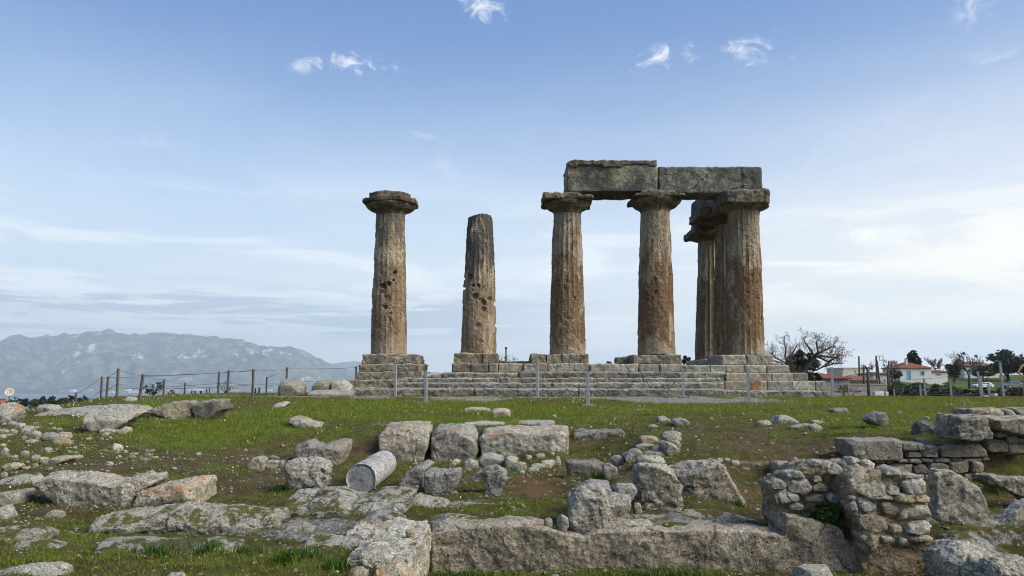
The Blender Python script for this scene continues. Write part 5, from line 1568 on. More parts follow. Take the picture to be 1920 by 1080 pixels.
def mountain_mat():
    m, g = new_mat('mountain_scrub_and_cliffs')
    p = g.vmul(g.n('ShaderNodeNewGeometry').outputs['Position'], (.001, .001, .001))
    n1 = g.noise(p, 6, 8, .65)
    n2 = g.noise(p, 30, 8, .75)
    c = g.mix(g.ramp(n1, .4, .62), (.02, .03, .02), (.12, .115, .07))
    cl = g.n('ShaderNodeAttribute', attribute_name='cliff').outputs['Fac']
    n3 = g.noise(g.vmul(p, (1, .4, .8)), 9, 9, .72, .4)
    f = g.math('MULTIPLY', g.ramp(cl, -.1, .35), 1.0)
    f = g.math('MULTIPLY', f, g.ramp(g.math('ADD', g.math('MULTIPLY', cl, .075), g.math('MULTIPLY_ADD', n2, .45, g.math('MULTIPLY', n3, .55))), .575, .635))
    c = g.mix(g.math('MULTIPLY', f, .85), c, (.50, .45, .39))
    finish(g, c, 1.0, None, spec=0.0)
    return m


MM = mountain_mat()
mountain('mountain', ((-1500, 700), (-900, 655), (-400, 632), (-120, 640), (0, 640), (12, 633), (22, 628), (36, 626), (46, 629), (54, 632), (80, 630), (110, 628), (160, 622), (205, 620), (222, 623), (240, 626), (270, 625), (300, 624), (345, 628),
                      (400, 630), (440, 633), (470, 641), (500, 648), (515, 650), (545, 649), (560, 655), (590, 668), (620, 682), (650, 694), (700, 706), (760, 718), (840, 726)), 8500, 12000, 14500, 620, 150, 3, MM, 380)
mountain('mountain', ((420, 722), (520, 704), (600, 686), (640, 679), (665, 677), (700, 679), (740, 688), (790, 696), (860, 700), (960, 703), (1100, 708), (1300, 716), (1500, 724)), 13500, 15500, 16600, 260, 50, 8, MM, 200)
sm_, g_ = new_mat('sea_water')
finish(g_, (.03, .06, .085), .35, None, spec=.4)
me = mesh_np('sea', [(-24000, 1700, SEA), (24000, 1700, SEA), (24000, 21000, SEA), (-24000, 21000, SEA)], np.array([(0, 1, 2, 3)]), (sm_,))
tag(put('sea', me), kind='structure')

WHITE = plain('white_render', (.56, .55, .52), .8, .06, 3)
CREAM = plain('cream_render', (.50, .45, .38), .85, .10, 2)
GREYW = plain('grey_pink_plaster', (.29, .25, .23), .9, .15, 1.5)


def tile_mat(name, a, b):
    m, g = new_mat(name)
    p = g.n('ShaderNodeNewGeometry').outputs['Position']
    wv = g.n('ShaderNodeTexWave', {'Vector': p, 'Scale': 1.3, 'Distortion': .4}, bands_direction='X').outputs[1]
    n = g.noise(p, 2.2, 6, .7)
    c = g.mix(g.ramp(n, .35, .65), a, b)
    c = g.mix(g.math('MULTIPLY', g.ramp(wv, .5, .1), .5), c, tuple(x * .45 for x in a))
    finish(g, c, .85, wv, .05, .6)
    return m


TILE = tile_mat('red_roof_tiles', (.17, .05, .032), (.28, .085, .052))
TILE2 = tile_mat('brown_roof_tiles', (.15, .075, .055), (.24, .12, .09))
BLUE = plain('blue_painted_wood', (.16, .33, .50), .5, .08, 3)
GLASS = plain('dark_window_glass', (.03, .035, .04), .15, .1, 3, spec=.6)
WOOD = plain('dark_pole_wood', (.06, .05, .042), .9, .2, 3)
STEEL = plain('galvanised_steel', (.30, .31, .32), .5, .12, 9, metal=.2)
GREYPOST = plain('grey_painted_post', (.11, .10, .095), .75, .18, 7)
BARKM = plain('grey_brown_bark', (.085, .07, .058), .95, .3, 9, bump=.02)
DARKBARK = plain('dark_bark', (.045, .038, .032), .95, .3, 9, bump=.02)
WIREM = plain('wire_steel', (.16, .16, .165), .5, .05, 9, metal=.4)

wh = None
for i, (u, v, w, h) in enumerate(((75, 738, 13, 3.2), (59, 723, 8, 2), (134, 734, 9, 3), (150, 738, 9, 3), (168, 733, 6, 2), (238, 731, 7, 2.2), (255, 735, 30, 2.6), (290, 728, 11, 2.4), (320, 733, 26, 2.2), (365, 731, 30, 2.2), (404, 733, 12, 2.0), (440, 733, 20, 2.0), (100, 741, 12, 2.4), (112, 735, 7, 2), (208, 737, 10, 2.4), (30, 742, 9, 2.2), (338, 702, 7, 1.4), (500, 732, 16, 1.8))):
    Yb = 8900 if v > 726 else 9800
    c = P(u, v, Yb)
    if wh is None:
        wh = empty('waterfront_hall', (0, 0, 0), 'white hall on the far shore under the mountain', 'building', 'white halls on the far shore')
        part('wall', MB().box(-.5, .5, 0, 1, -.6, .72).mesh('wall', WHITE), wh, False)
        part('roof', MB().prism([(-.53, .72), (.53, .72), (0, 1.0)], -.03, 1.03).mesh('roof', WHITE), wh, False)
        q = wh
    else:
        q = wh.copy()
        COL.objects.link(q)
        for ch in wh.children:
            d = ch.copy()
            COL.objects.link(d)
            d.parent = q
    q.location = tuple(c)
    q.scale = (w * Yb / FPX, 60, h * Yb / FPX * 1.3)


# ------------------------------------------------------------------ plants
def leaf_mat(name, a, b, tr=.25):
    m, g = new_mat(name)
    geo = g.n('ShaderNodeNewGeometry')
    n = g.noise(geo.outputs['Position'], .9, 5, .65)
    r = geo.outputs['Random Per Island']
    c = g.mix(g.math('MULTIPLY_ADD', r, .6, g.math('MULTIPLY_ADD', n, .9, -.3), clamp=True), a, b)
    d = g.n('ShaderNodeBsdfPrincipled', {'Base Color': c, 'Roughness': .6, 'Specular IOR Level': .25})
    t = g.n('ShaderNodeBsdfTranslucent', {'Color': c})
    mx = g.n('ShaderNodeMixShader', {0: tr, 1: d.outputs[0], 2: t.outputs[0]})
    g.n('ShaderNodeOutputMaterial', {'Surface': mx.outputs[0]})
    return m


LEAF_DARK = leaf_mat('dark_evergreen_leaves', (.012, .022, .010), (.045, .062, .026))
LEAF_OLIVE = leaf_mat('grey_green_leaves', (.035, .042, .026), (.085, .095, .060))
LEAF_SCRUB = leaf_mat('brown_green_scrub', (.028, .028, .014), (.085, .072, .035))
LEAF_GREEN = leaf_mat('fresh_green_leaves', (.022, .050, .010), (.075, .135, .022))
LEAF_ORANGE = leaf_mat('rusty_dry_leaves', (.10, .05, .018), (.24, .12, .04))
SEEDS = leaf_mat('dry_seed_clusters', (.13, .10, .075), (.26, .20, .14))


def quads_cloud(C, size, rng, flat=0.0, asp=.55):
    """leaf-like quads at centres C"""
    n = len(C)
    a = rng.normal(size=(n, 3))
    a[:, 2] *= (1 - flat)
    a /= np.linalg.norm(a, axis=1)[:, None]
    b = np.cross(a, rng.normal(size=(n, 3)))
    b /= np.linalg.norm(b, axis=1)[:, None]
    s = (np.asarray(size) * rng.uniform(.6, 1.3, n))[:, None]
    V = np.stack([C - a * s, C + b * s * asp, C + a * s, C - b * s * asp], 1).reshape(-1, 3)
    return V, np.arange(4 * n).reshape(-1, 4)


def crown_points(c, r, n, rng, clumps=14, hollow=.5, drop=0.0):
    """points gathered in clumps spread over an uneven ellipsoid"""
    c, r = np.asarray(c, float), np.asarray(r, float)
    d = rng.normal(size=(clumps, 3))
    d /= np.linalg.norm(d, axis=1)[:, None]
    cc = d * rng.uniform(hollow, .92, clumps)[:, None]
    cc[:, 2] = np.where(cc[:, 2] < -.6, -.6 * rng.uniform(.3, 1, clumps), cc[:, 2])
    k = rng.integers(0, clumps, n)
    rad = rng.uniform(.22, .42, clumps)[k]
    q = rng.normal(size=(n, 3))
    q /= np.linalg.norm(q, axis=1)[:, None]
    pts = cc[k] + q * (rad * rng.uniform(0, 1, n) ** .45)[:, None]
    return c + pts * r


def bushy_tree(name, label, cat, u0, u1, vtop, vbot, Y, mat, seed, n=1500, leaf=None, trunk=True, group=None, clumps=16, crown_low=.25, base=None):
    rng = np.random.default_rng(seed)
    x0, x1 = xpx(u0, Y), xpx(u1, Y)
    zt, zb = zpx(vtop, Y), zpx(vbot, Y)
    cx = (x0 + x1) / 2
    g0 = float(T(cx, Y)[0]) if base is None else base
    g0 = min(g0, zb)
    root = empty(name, (cx, Y, g0), label, cat, group)
    zc0 = zb + (zt - zb) * (crown_low if trunk else 0)
    c = (cx, Y, (zc0 + zt) / 2)
    r = ((x1 - x0) / 2, (x1 - x0) / 2, (zt - zc0) / 2 * 1.02)
    pts = crown_points(c, r, n, rng, clumps)
    lf = leaf or (x1 - x0) * .035
    V, F = quads_cloud(pts, np.full(len(pts), lf), rng)
    part('crown', mesh_np('crown', V, F, (mat,), False), root)
    tb = MB()
    if trunk:
        rt = (x1 - x0) * .035
        tb.tube([(cx, Y, g0 - .1), (cx + rt * .6, Y, g0 + (zc0 - g0) * .6), (cx - rt * .4, Y, c[2])], [rt * 1.3, rt, rt * .5], 7)
        for k in range(4):
            a = rng.uniform(0, 6.28)
            e = np.array(c) + np.array([cos(a), sin(a), rng.uniform(.0, .7)]) * np.array(r) * .6
            tb.tube([(cx, Y, g0 + (zc0 - g0) * .7), ((cx + e[0]) / 2, (Y + e[1]) / 2, (zc0 + e[2]) / 2), e], [rt * .6, rt * .4, rt * .12], 5)
    else:
        for k in range(6):
            a = rng.uniform(0, 6.28)
            e = np.array(c) + np.array([cos(a) * .7, sin(a) * .7, rng.uniform(.1, .8)]) * np.array(r)
            tb.tube([(cx, Y, g0 - .05), ((cx + e[0]) / 2, (Y + e[1]) / 2, (g0 + e[2]) / 2), e], [.02 * (x1 - x0), .014 * (x1 - x0), .004 * (x1 - x0)], 4)
    part('trunk', tb.mesh('trunk', BARKM, True), root)
    return root


def grow(mb, rng, p, d, L, r, depth, tips, spread=.6, up=.25, ratio=.72, n0=3, seg=4, minr=.004, flat=0.0):
    pts, rad = [np.array(p, float)], [r]
    d = unit(d)
    for i in range(seg):
        d = unit(d + rng.normal(size=3) * .16 + np.array([0, 0, up * .25]))
        pts.append(pts[-1] + d * L / seg)
        rad.append(max(r * (1 - .45 * (i + 1) / seg), minr))
    mb.tube(pts, rad, 6 if depth > 2 else (4 if depth > 1 else 3), cap=False)
    if depth == 0:
        tips.append(pts[-1])
        return
    for k in range(n0):
        t = rng.uniform(.45, 1.0) if k else 1.0
        i = min(int(t * seg), seg)
        nd = unit(d + rng.normal(size=3) * spread * np.array([1, 1, 1 - flat]) + np.array([0, 0, up]))
        grow(mb, rng, pts[i], nd, L * ratio * rng.uniform(.75, 1.15), max(rad[i] * .68, minr), depth - 1, tips, spread, up, ratio, n0, seg, minr, flat)


def bare_tree(name, label, u, vb, vtop, Y, seed, depth=4, n0=3, mat=None, spread=.62, up=.3, width=1.0, group=None, minr=None, nest=False):
    rng = np.random.default_rng(seed)
    x = xpx(u, Y)
    z0, zt = zpx(vb, Y), zpx(vtop, Y)
    g0 = min(float(T(x, Y)[0]), z0)
    H = zt - z0
    root = empty(name, (x, Y, g0), label, 'tree', group)
    tr, cr, tips = MB(), MB(), []
    r = H * .032
    top = np.array([x + rng.uniform(-.05, .05) * H, Y, z0 + H * .28])
    tr.tube([(x, Y, g0 - .1), (x + .01 * H, Y, z0 + H * .12), top], [r * 1.35, r, r * .85], 8)
    mr = minr or Y / 740 * .16
    for k in range(5):
        a = 2 * pi * k / 5 + rng.uniform(-.4, .4)
        grow(cr, rng, top, (cos(a) * width, sin(a) * width, rng.uniform(.5, 1.1)), H * .30, r * .62, depth - 1, tips, spread, up, .74, n0, 4, mr)
    part('trunk', tr.mesh('trunk', mat or BARKM, True), root)
    part('crown', cr.mesh('crown', mat or BARKM, True), root)
    if nest:
        for q in nest:
            c = P(q[0], q[1], Y)
            V, F = quads_cloud(c + rng.normal(size=(60, 3)) * .16, np.full(60, .16), rng)
            part('nest', mesh_np('nest', V, F, (DARKBARK,), False), root)
    return root, tips


# the wide bare tree beside the temple corner
def chinaberry():
    Y = 58.0
    rng = np.random.default_rng(12)
    A = lambda u, v, dy=0: P(u, v, Y + dy)
    g0 = float(T(xpx(1503, Y), Y)[0])
    b = P(1502, 702, Y)
    root = empty('bare_tree', (b[0], Y, g0), 'wide bare tree with dried seed clusters beside the temple corner', 'tree')
    tr, cr, tips = MB(), MB(), []
    tr.tube([(b[0] - .1, Y, g0 - .1), b, A(1512, 688), A(1522, 675), A(1528, 667)], [.26, .22, .19, .15, .12], 9)
    part('trunk', tr.mesh('trunk', DARKBARK, True), root)
    limbs = [
        [A(1516, 688), A(1524, 690, .5), A(1530, 694, .8), A(1545, 687, 1), A(1562, 682, 1), A(1582, 681, 1)],
        [A(1527, 668), A(1534, 660, -.5), A(1532, 650, -.8), A(1530, 642, -1)],
        [A(1527, 668), A(1538, 671, -1), A(1550, 677, -1.5), A(1560, 680, -1.6)],
        [A(1528, 667), A(1545, 668, 1), A(1560, 670, 1.2), A(1575, 673, 1.5)],
        [A(1526, 668), A(1520, 656, 1), A(1512, 646, 1.5), A(1508, 639, 1.6)],
        [A(1530, 664), A(1546, 657, .3), A(1556, 652, .5), A(1566, 648, 1)],
        [A(1500, 705), A(1478, 685, 1), A(1465, 676, 1.2), A(1452, 670, 1.5), A(1446, 662, 1.6)],
        [A(1496, 708), A(1466, 682, -1), A(1450, 676, -1.5), A(1441, 670, -1.6)],
        [A(1490, 700), A(1476, 682, 0), A(1472, 668, .4), A(1474, 654, .5), A(1470, 644, .5)],
        [A(1488, 698), A(1480, 676, 2), A(1488, 660, 2), A(1494, 648, 2)],
        [A(1548, 686), A(1558, 676, 1), A(1570, 668, 1), A(1580, 664, 1)],
    ]
    for L in limbs:
        L = [np.array(q) for q in L]
        n = len(L)
        cr.tube(L, np.linspace(.105, .035, n), 6)
        for k in range(1, n):
            for rep in range(3):
                t = rng.uniform(0, 1)
                p = L[k - 1] * (1 - t) + L[k] * t
                dr_ = unit(L[k] - L[k - 1])
                d = unit(dr_ * .6 + rng.normal(size=3) * .5 + np.array([0, 0, .5]))
                grow(cr, rng, p, d, rng.uniform(.35, .62), .024, 3, tips, .55, .15, .72, 2, 3, .0085)
    part('crown', cr.mesh('crown', DARKBARK, True), root)
    tp = np.array(tips)
    C = np.repeat(tp, 4, 0) + rng.normal(size=(len(tp) * 4, 3)) * .07
    V, F = quads_cloud(C, np.full(len(C), .042), rng, 0, .8)
    part('seed_cluster', mesh_np('seed_cluster', V, F, (SEEDS,), False), root)


chinaberry()
bushy_tree('evergreen_shrub', 'dark evergreen bush standing inside the wide bare tree', 'shrub', 1476, 1533, 656, 706, 60.5, LEAF_DARK, 3, 2600, .13, False, clumps=26)
bushy_tree('evergreen_shrub', 'low dark green shrub beside the lowest clean steps', 'shrub', 1508, 1540, 699, 722, 56, LEAF_DARK, 4, 700, .11, False)
bushy_tree('dry_shrub', 'leafless grey shrub before the pinkish wall', 'shrub', 1560, 1618, 716, 741, 66, LEAF_SCRUB, 5, 300, .07, False)
bare_tree('bare_shrub', 'twiggy bare shrub with a split trunk before the pinkish wall', 1582, 741, 716, 68, 61, 4, 3, spread=.8, up=.1)
bare_tree('bare_tree', 'thin bare tree behind the utility poles', 1628, 706, 676, 130, 62, 4, 3)
bare_tree('bare_tree', 'bare tree beside the olive coloured bush', 1672, 704, 668, 185, 63, 4, 3)
bare_tree('bare_tree', 'wide pale bare tree behind the white house', 1752, 702, 668, 215, 64, 5, 3, width=1.3)
bare_tree('bare_tree', 'broad bare tree holding two bird nests', 1816, 713, 657, 163, 65, 5, 3, width=1.25, nest=((1807, 663), (1830, 668)))
bushy_tree('fir_tree', 'dark fir rising behind the red tiled roof', 'tree', 1699, 1725, 661, 700, 192, LEAF_DARK, 6, 900, .5, True, clumps=22, crown_low=.1)
bushy_tree('olive_bush', 'grey green rounded bush at the end of the white house', 'shrub', 1667, 1695, 689, 712, 158, LEAF_OLIVE, 7, 900, .25, False)
bushy_tree('evergreen_shrub', 'dark round bush between the two white houses', 'shrub', 1771, 1804, 677, 712, 182, LEAF_DARK, 8, 1100, .33, False)
bushy_tree('conifer_shrub', 'spreading dark conifer before the second white house', 'shrub', 1818, 1868, 686, 708, 185, LEAF_DARK, 9, 1300, .3, False, clumps=24)
bushy_tree('evergreen_tree', 'largest dark evergreen tree behind the tall fence post', 'tree', 1850, 1926, 654, 716, 205, LEAF_DARK, 10, 2600, .48, True, clumps=30, crown_low=.2)
bushy_tree('evergreen_tree', 'evergreen tree cut by the picture edge above the person', 'tree', 1905, 1985, 664, 716, 200, LEAF_OLIVE, 11, 1500, .5, True, clumps=20, crown_low=.15)
bushy_tree('evergreen_tree', 'round dark treetop showing behind the temple base', 'tree', 1277, 1296, 667, 690, 75, LEAF_DARK, 12, 700, .12, True)
bushy_tree('evergreen_tree', 'small dark treetop peeping over the temple base between columns', 'tree', 1136, 1148, 677, 690, 80, LEAF_DARK, 13, 250, .1, True)
bushy_tree('green_mound_shrub', 'low green mound of shrubs behind the steps by the broken column', 'shrub', 845, 905, 692, 712, 70, LEAF_GREEN, 14, 1400, .12, False, clumps=24)
bushy_tree('leafy_shrub', 'small dark leafy shrub on the crest beside the fence', 'shrub', 270, 306, 715, 743, 31, LEAF_DARK, 15, 260, .05, False)
bushy_tree('leafy_shrub', 'thin weed growing on the crest between fence posts', 'shrub', 313, 330, 730, 743, 31, LEAF_DARK, 16, 50, .04, False)
bushy_tree('leafy_shrub', 'sparse weed at the foot of two neighbouring fence posts', 'shrub', 406, 446, 712, 738, 32, LEAF_SCRUB, 17, 110, .035, False)
bushy_tree('leafy_shrub', 'thin leafless sapling beside the thin chimney pipe', 'shrub', 932, 968, 662, 684, 62, LEAF_SCRUB, 18, 120, .06, False)
bushy_tree('orange_shrub', 'rusty orange dry bush beside the tan boulder', 'shrub', 18, 42, 757, 778, 18, LEAF_ORANGE, 19, 260, .03, False)
for i, (u0, u1, vt, k) in enumerate(((1650, 1690, 726, 0), (1680, 1712, 724, 1), (1706, 1745, 728, 0), (1738, 1775, 724, 2), (1768, 1800, 727, 0), (1795, 1830, 729, 1), (1822, 1862, 727, 0), (1856, 1890, 729, 2), (1884, 1922, 725, 0), (1915, 1960, 724, 1),
                                     (1655, 1700, 716, 3), (1700, 1740, 714, 1), (1745, 1790, 716, 3), (1640, 1672, 733, 2), (1690, 1730, 733, 2), (1760, 1815, 733, 0), (1835, 1880, 734, 2), (1890, 1935, 733, 0))):
    Yb = 84 + 7 * (i % 3) if k != 3 and vt > 720 else 125
    bushy_tree('scrub_bush', 'dark scrubby bush in the overgrown strip behind the fence', 'shrub', u0, u1, vt, vt + 22, Yb, (LEAF_SCRUB, LEAF_DARK, LEAF_SCRUB, LEAF_GREEN)[k], 100 + i, 900, .15, False, group='scrub bushes behind the fence', clumps=20)
for i, (u, vt, w) in enumerate(((24, 749, 22), (48, 746, 20), (66, 748, 16), (84, 744, 14), (100, 743, 16), (118, 745, 20), (138, 742, 24), (160, 744, 22), (184, 745, 20), (208, 748, 22), (10, 752, 22), (-15, 748, 26), (75, 752, 30), (125, 750, 34))):
    bushy_tree('valley_tree', 'dark tree in the valley below the crest', 'tree', u - w / 2, u + w / 2, vt, vt + 24, 150 + 12 * (i % 4), LEAF_DARK, 200 + i, 350, .3, True, group='trees in the valley')
for i, (u, v0, v1) in enumerate(((361, 732, 741), (367, 733, 741), (378, 733, 742), (389, 730, 741), (480, 729, 739), (487, 727, 739))):
    Y = 140.0
    x = xpx(u, Y)
    r_ = empty('cypress_tree', (x, Y, float(T(x, Y)[0])), 'tiny dark cypress peeping over the crest', 'tree', 'cypresses over the crest')
    rg_ = np.random.default_rng(i)
    zt, zb = zpx(v0, Y), min(zpx(v1, Y), float(T(x, Y)[0]) + .5)
    t_ = rg_.uniform(0, 1, 260)
    rr_ = .42 * (1 - t_ ** 1.5) * rg_.uniform(.2, 1, 260)
    a_ = rg_.uniform(0, 6.28, 260)
    V, F = quads_cloud(np.stack([x + rr_ * np.cos(a_), Y + rr_ * np.sin(a_), zb + (zt - zb) * t_], -1), np.full(260, .2), rg_)
    part('crown', mesh_np('crown', V, F, (LEAF_DARK,), False), r_)
    part('trunk', MB().tube([(x, Y, float(T(x, Y)[0])), (x, Y, zt - .3)], [.08, .03], 5).mesh('trunk', BARKM), r_)


# ------------------------------------------------------------------ village
def hip_roof(x0, x1, y0, y1, z0, z1, ov=.35, inset=None):
    x0, x1, y0, y1 = x0 - ov, x1 + ov, y0 - ov, y1 + ov
    i = inset if inset is not None else (y1 - y0) / 2 * .95
    m = MB()
    ym = (y0 + y1) / 2
    m.add([(x0, y0, z0), (x1, y0, z0), (x1, y1, z0), (x0, y1, z0), (x0 + i, ym, z1), (x1 - i, ym, z1)], [(0, 1, 5, 4), (1, 2, 5), (2, 3, 4, 5), (3, 0, 4), (3, 2, 1, 0)])
    m.box(x0 + .03, x1 - .03, y0 + .03, y1 - .03, z0 - .14, z0 - .004)
    return m


def wall_with_holes(x0, x1, y0, y1, z0, z1, holes):
    """box of four walls whose front (y0) has openings; holes: (xa, xb, za, zb)"""
    m = MB()
    t = .25
    xs = sorted({x0, x1, *[h[0] for h in holes], *[h[1] for h in holes]})
    zs = sorted({z0, z1, *[h[2] for h in holes], *[h[3] for h in holes]})
    for a, b in zip(xs, xs[1:]):
        for c, d in zip(zs, zs[1:]):
            if not any(h[0] <= (a + b) / 2 <= h[1] and h[2] <= (c + d) / 2 <= h[3] for h in holes):
                m.box(a, b, y0, y0 + t, c, d)
    m.box(x0, x0 + t, y0 + t, y1, z0, z1).box(x1 - t, x1, y0 + t, y1, z0, z1).box(x0 + t, x1 - t, y1 - t, y1, z0, z1)
    return m


def house(name, label, u0, u1, vb, vw, vr, Y, depth, wall, roof, doors=(), windows=(), chimney=None, inset=None, cat='house'):
    x0, x1 = xpx(u0, Y), xpx(u1, Y)
    zb, zw, zr = zpx(vb, Y) - 1.2, zpx(vw, Y), zpx(vr, Y)
    root = empty(name, ((x0 + x1) / 2, Y, zb), label, cat)
    H = [(xpx(a, Y), xpx(b, Y), zpx(d, Y), zpx(c, Y)) for a, b, c, d in doors + windows]
    part('wall', wall_with_holes(x0, x1, Y, Y + depth, zb, zw, H).mesh('wall', wall), root)
    if zr > zw + .3:
        part('roof', hip_roof(x0, x1, Y, Y + depth, zw + .15, zr, inset=inset).mesh('roof', roof), root)
    else:
        part('roof', MB().box(x0 - .1, x1 + .1, Y - .1, Y + depth + .1, zw + .004, zw + .2).mesh('roof', roof), root)
    for i, h in enumerate(H):
        isd = i < len(doors)
        nm = 'door' if isd else 'window'
        w = h[1] - h[0]
        e = .06
        fr = MB().box(h[0], h[0] + e, Y + .06, Y + .16, h[2], h[3]).box(h[1] - e, h[1], Y + .06, Y + .16, h[2], h[3]).box(h[0] + e, h[1] - e, Y + .06, Y + .16, h[3] - e, h[3])
        if isd:
            fr.box(h[0] + e, h[0] + w / 2 - .01, Y + .08, Y + .14, h[2], h[3] - e).box(h[0] + w / 2 + .01, h[1] - e, Y + .08, Y + .14, h[2], h[3] - e)
            f = part(nm, fr.mesh(nm, BLUE), root)
            part('handle', MB().box(h[0] + w / 2 + .05, h[0] + w / 2 + .09, Y + .03, Y + .08, (h[2] + h[3]) / 2 - .08, (h[2] + h[3]) / 2 + .08).mesh('handle', STEEL), f)
        else:
            fr.box(h[0] + e, h[1] - e, Y + .06, Y + .16, h[2], h[2] + e).box(h[0] + w / 2 - e / 2, h[0] + w / 2 + e / 2, Y + .07, Y + .15, h[2] + e, h[3] - e)
            if wall is not CREAM:
                fr.box(h[0] - .02, h[0] + w * .28, Y - .05, Y - .01, h[2], h[3]).box(h[1] - w * .28, h[1] + .02, Y - .05, Y - .01, h[2], h[3])
            f = part(nm, fr.mesh(nm, BLUE if wall is not CREAM else WHITE), root)
            part('pane', MB().box(h[0] + e, h[1] - e, Y + .17, Y + .19, h[2] + e, h[3] - e).mesh('pane', GLASS), f)
    if chimney:
        a, b, c, d = chimney
        part('chimney', MB().box(xpx(a, Y), xpx(b, Y), Y + depth * .25, Y + depth * .25 + .6, zpx(d, Y) - .4, zpx(c, Y)).box(xpx(a, Y) - .08, xpx(b, Y) + .08, Y + depth * .25 - .08, Y + depth * .25 + .68, zpx(c, Y) + .004, zpx(c, Y) + .12).mesh('chimney', WHITE), root)
    return root


house('white_house', 'white house with red hipped roof, white chimney and blue door', 1687, 1746, 712, 691, 678, 170, 8, WHITE, TILE, ((1699, 1707, 696, 712),), ((1726, 1733, 696, 704),), (1707.5, 1711, 673, 682), 3.6)
house('house_annex', 'low white annex with small red roof against the house with the blue door', 1746.8, 1776, 713, 698, 693, 171, 5, WHITE, TILE, (), ((1754, 1764, 701, 704),), None, 1.4, 'annex')
house('white_house', 'second white house half hidden by a dark conifer, brownish red roof', 1808, 1873, 707, 687, 677, 216, 9, WHITE, TILE2, (), ((1815, 1820, 692, 700),), None, 4.0)
house('red_roof_house', 'low house with a bright red roof just right of the steps', 1527, 1590, 734, 711, 699, 92, 6, GREYW, TILE, (), ((1568, 1573, 713, 718),), None, 2.4)
house('brown_roof_house', 'low house with a faded brownish roof among the poles', 1588, 1644, 734, 715, 703, 96, 6, GREYW, TILE2, (), ((1622, 1628, 719, 726),), (1590, 1593, 697, 706), 2.0)
house('flat_roof_building', 'cream flat roofed building behind the faded roof', 1582, 1622, 712, 691, 690.6, 150, 8, CREAM, CREAM, (), ((1602, 1605, 695, 700),), None, None, 'building')
house('flat_roof_building', 'small grey building with a dark open front between the poles', 1636, 1664, 730, 702, 697, 135, 6, CREAM, TILE2, ((1645, 1655, 716, 728),), (), None, 2.2, 'building')
Y = 78.0
x0, x1 = xpx(1534, Y), xpx(1662, Y)
o = put('plaster_wall', MB().box(x0, x1, Y, Y + .3, float(T(x0, Y)[0]) - .5, zpx(722, Y)).box(x0 - .05, x1 + .05, Y - .05, Y + .35, zpx(722, Y) + .004, zpx(722, Y) + .12).mesh('plaster_wall', GREYW))
tag(o, 'long pinkish grey plaster wall behind the fence', 'wall')
STONES.append(o)
for (lab, u0, u1, v0, v1, Y) in (('long white concrete block lying on the grass edge by the wall', 1639, 1665, 734.5, 741, 48), ('small white block on the grass edge before the overgrown strip', 1862, 1868.5, 738, 744, 40)):
    o = holder('concrete_block')
    carve(o, [box_piece(xpx(u0, Y), xpx(u1, Y), Y, Y + .5, zpx(v1, Y) - .1, zpx(v0, Y))], .04, WHITE, 1, (.02, .01), (2, 6), int(u0))
    tag(o, lab, 'block')
    STONES.append(o)
px('small_stone', 'white stone on a ground clump at the foot of the leaning post', 'stone', [(1843, 745), (1846, 740), (1854, 739), (1858, 744), (1850, 748)], 'pale', Y=36, thick=.3, prof=ROUND)

# utility poles
UP = 'wooden utility poles of the village'
for (lab, u, vt, vb, Y, lean, arm) in (('utility pole left of the cream building, thin and plain', 1611, 668, 716, 110, 0, 0), ('short utility pole before the faded roof', 1619, 688, 722, 90, 0, 1), ('darkest utility pole, standing nearest the pinkish wall', 1626.5, 689, 738, 74, 1.2, 0),
                                       ('tallest utility pole carrying a square bracket', 1643.5, 667, 726, 105, 0, 2), ('leaning strut pole propping the bracketed pole', 1645, 676, 727, 103, 6, 0), ('short dark pole beside the grey green bush', 1664, 685, 715, 120, 0, 0),
                                       ('thin pole right of the short dark pole', 1666.5, 677, 715, 135, 0, 0), ('distant thin pole at the grey green bush', 1672, 680, 712, 150, 0, 0)):
    x = xpx(u, Y)
    zt, zb = zpx(vt, Y), min(zpx(vb, Y), float(T(x, Y)[0]))
    lx = lean * Y / FPX
    root = empty('utility_pole', (x + lx, Y, zb), lab, 'utility pole', UP)
    part('pole', MB().tube([(x + lx, Y, zb - .2), (x, Y, zt)], [.15, .11], 8).mesh('pole', WOOD, True), root)
    if arm == 1:
        part('crossarm', MB().box(x - .1, x + 1.0, Y - .16, Y - .1, zt - .25, zt - .12).box(x + .95, x + 1.05, Y - .18, Y - .05, zt - .4, zt + .1).mesh('crossarm', WOOD), root)
    if arm == 2:
        part('crossarm', MB().box(x - .05, x + .92, Y - .2, Y - .12, zt - .1, zt).box(x + .86, x + .94, Y - .2, Y - .12, zt - .75, zt - .11).box(x + .35, x + .86, Y - .2, Y - .12, zt - .75, zt - .68).box(x + .38, x + .45, Y - .2, Y - .12, zt - .67, zt - .11).mesh('crossarm', STEEL), root)
        for (u2, v2, Y2) in ((1667, 684, 135), (1626.5, 692, 74)):
            a, e = np.array([x + .9 if u2 > 1650 else x, Y, zt - .05]), P(u2, v2, Y2)
            pts = [a * (1 - t) + e * t - np.array([0, 0, 1.2 * t * (1 - t)]) for t in np.linspace(0, 1, 9)]
            part('wire', MB().tube(pts, .022, 3).mesh('wire', WIREM), root)

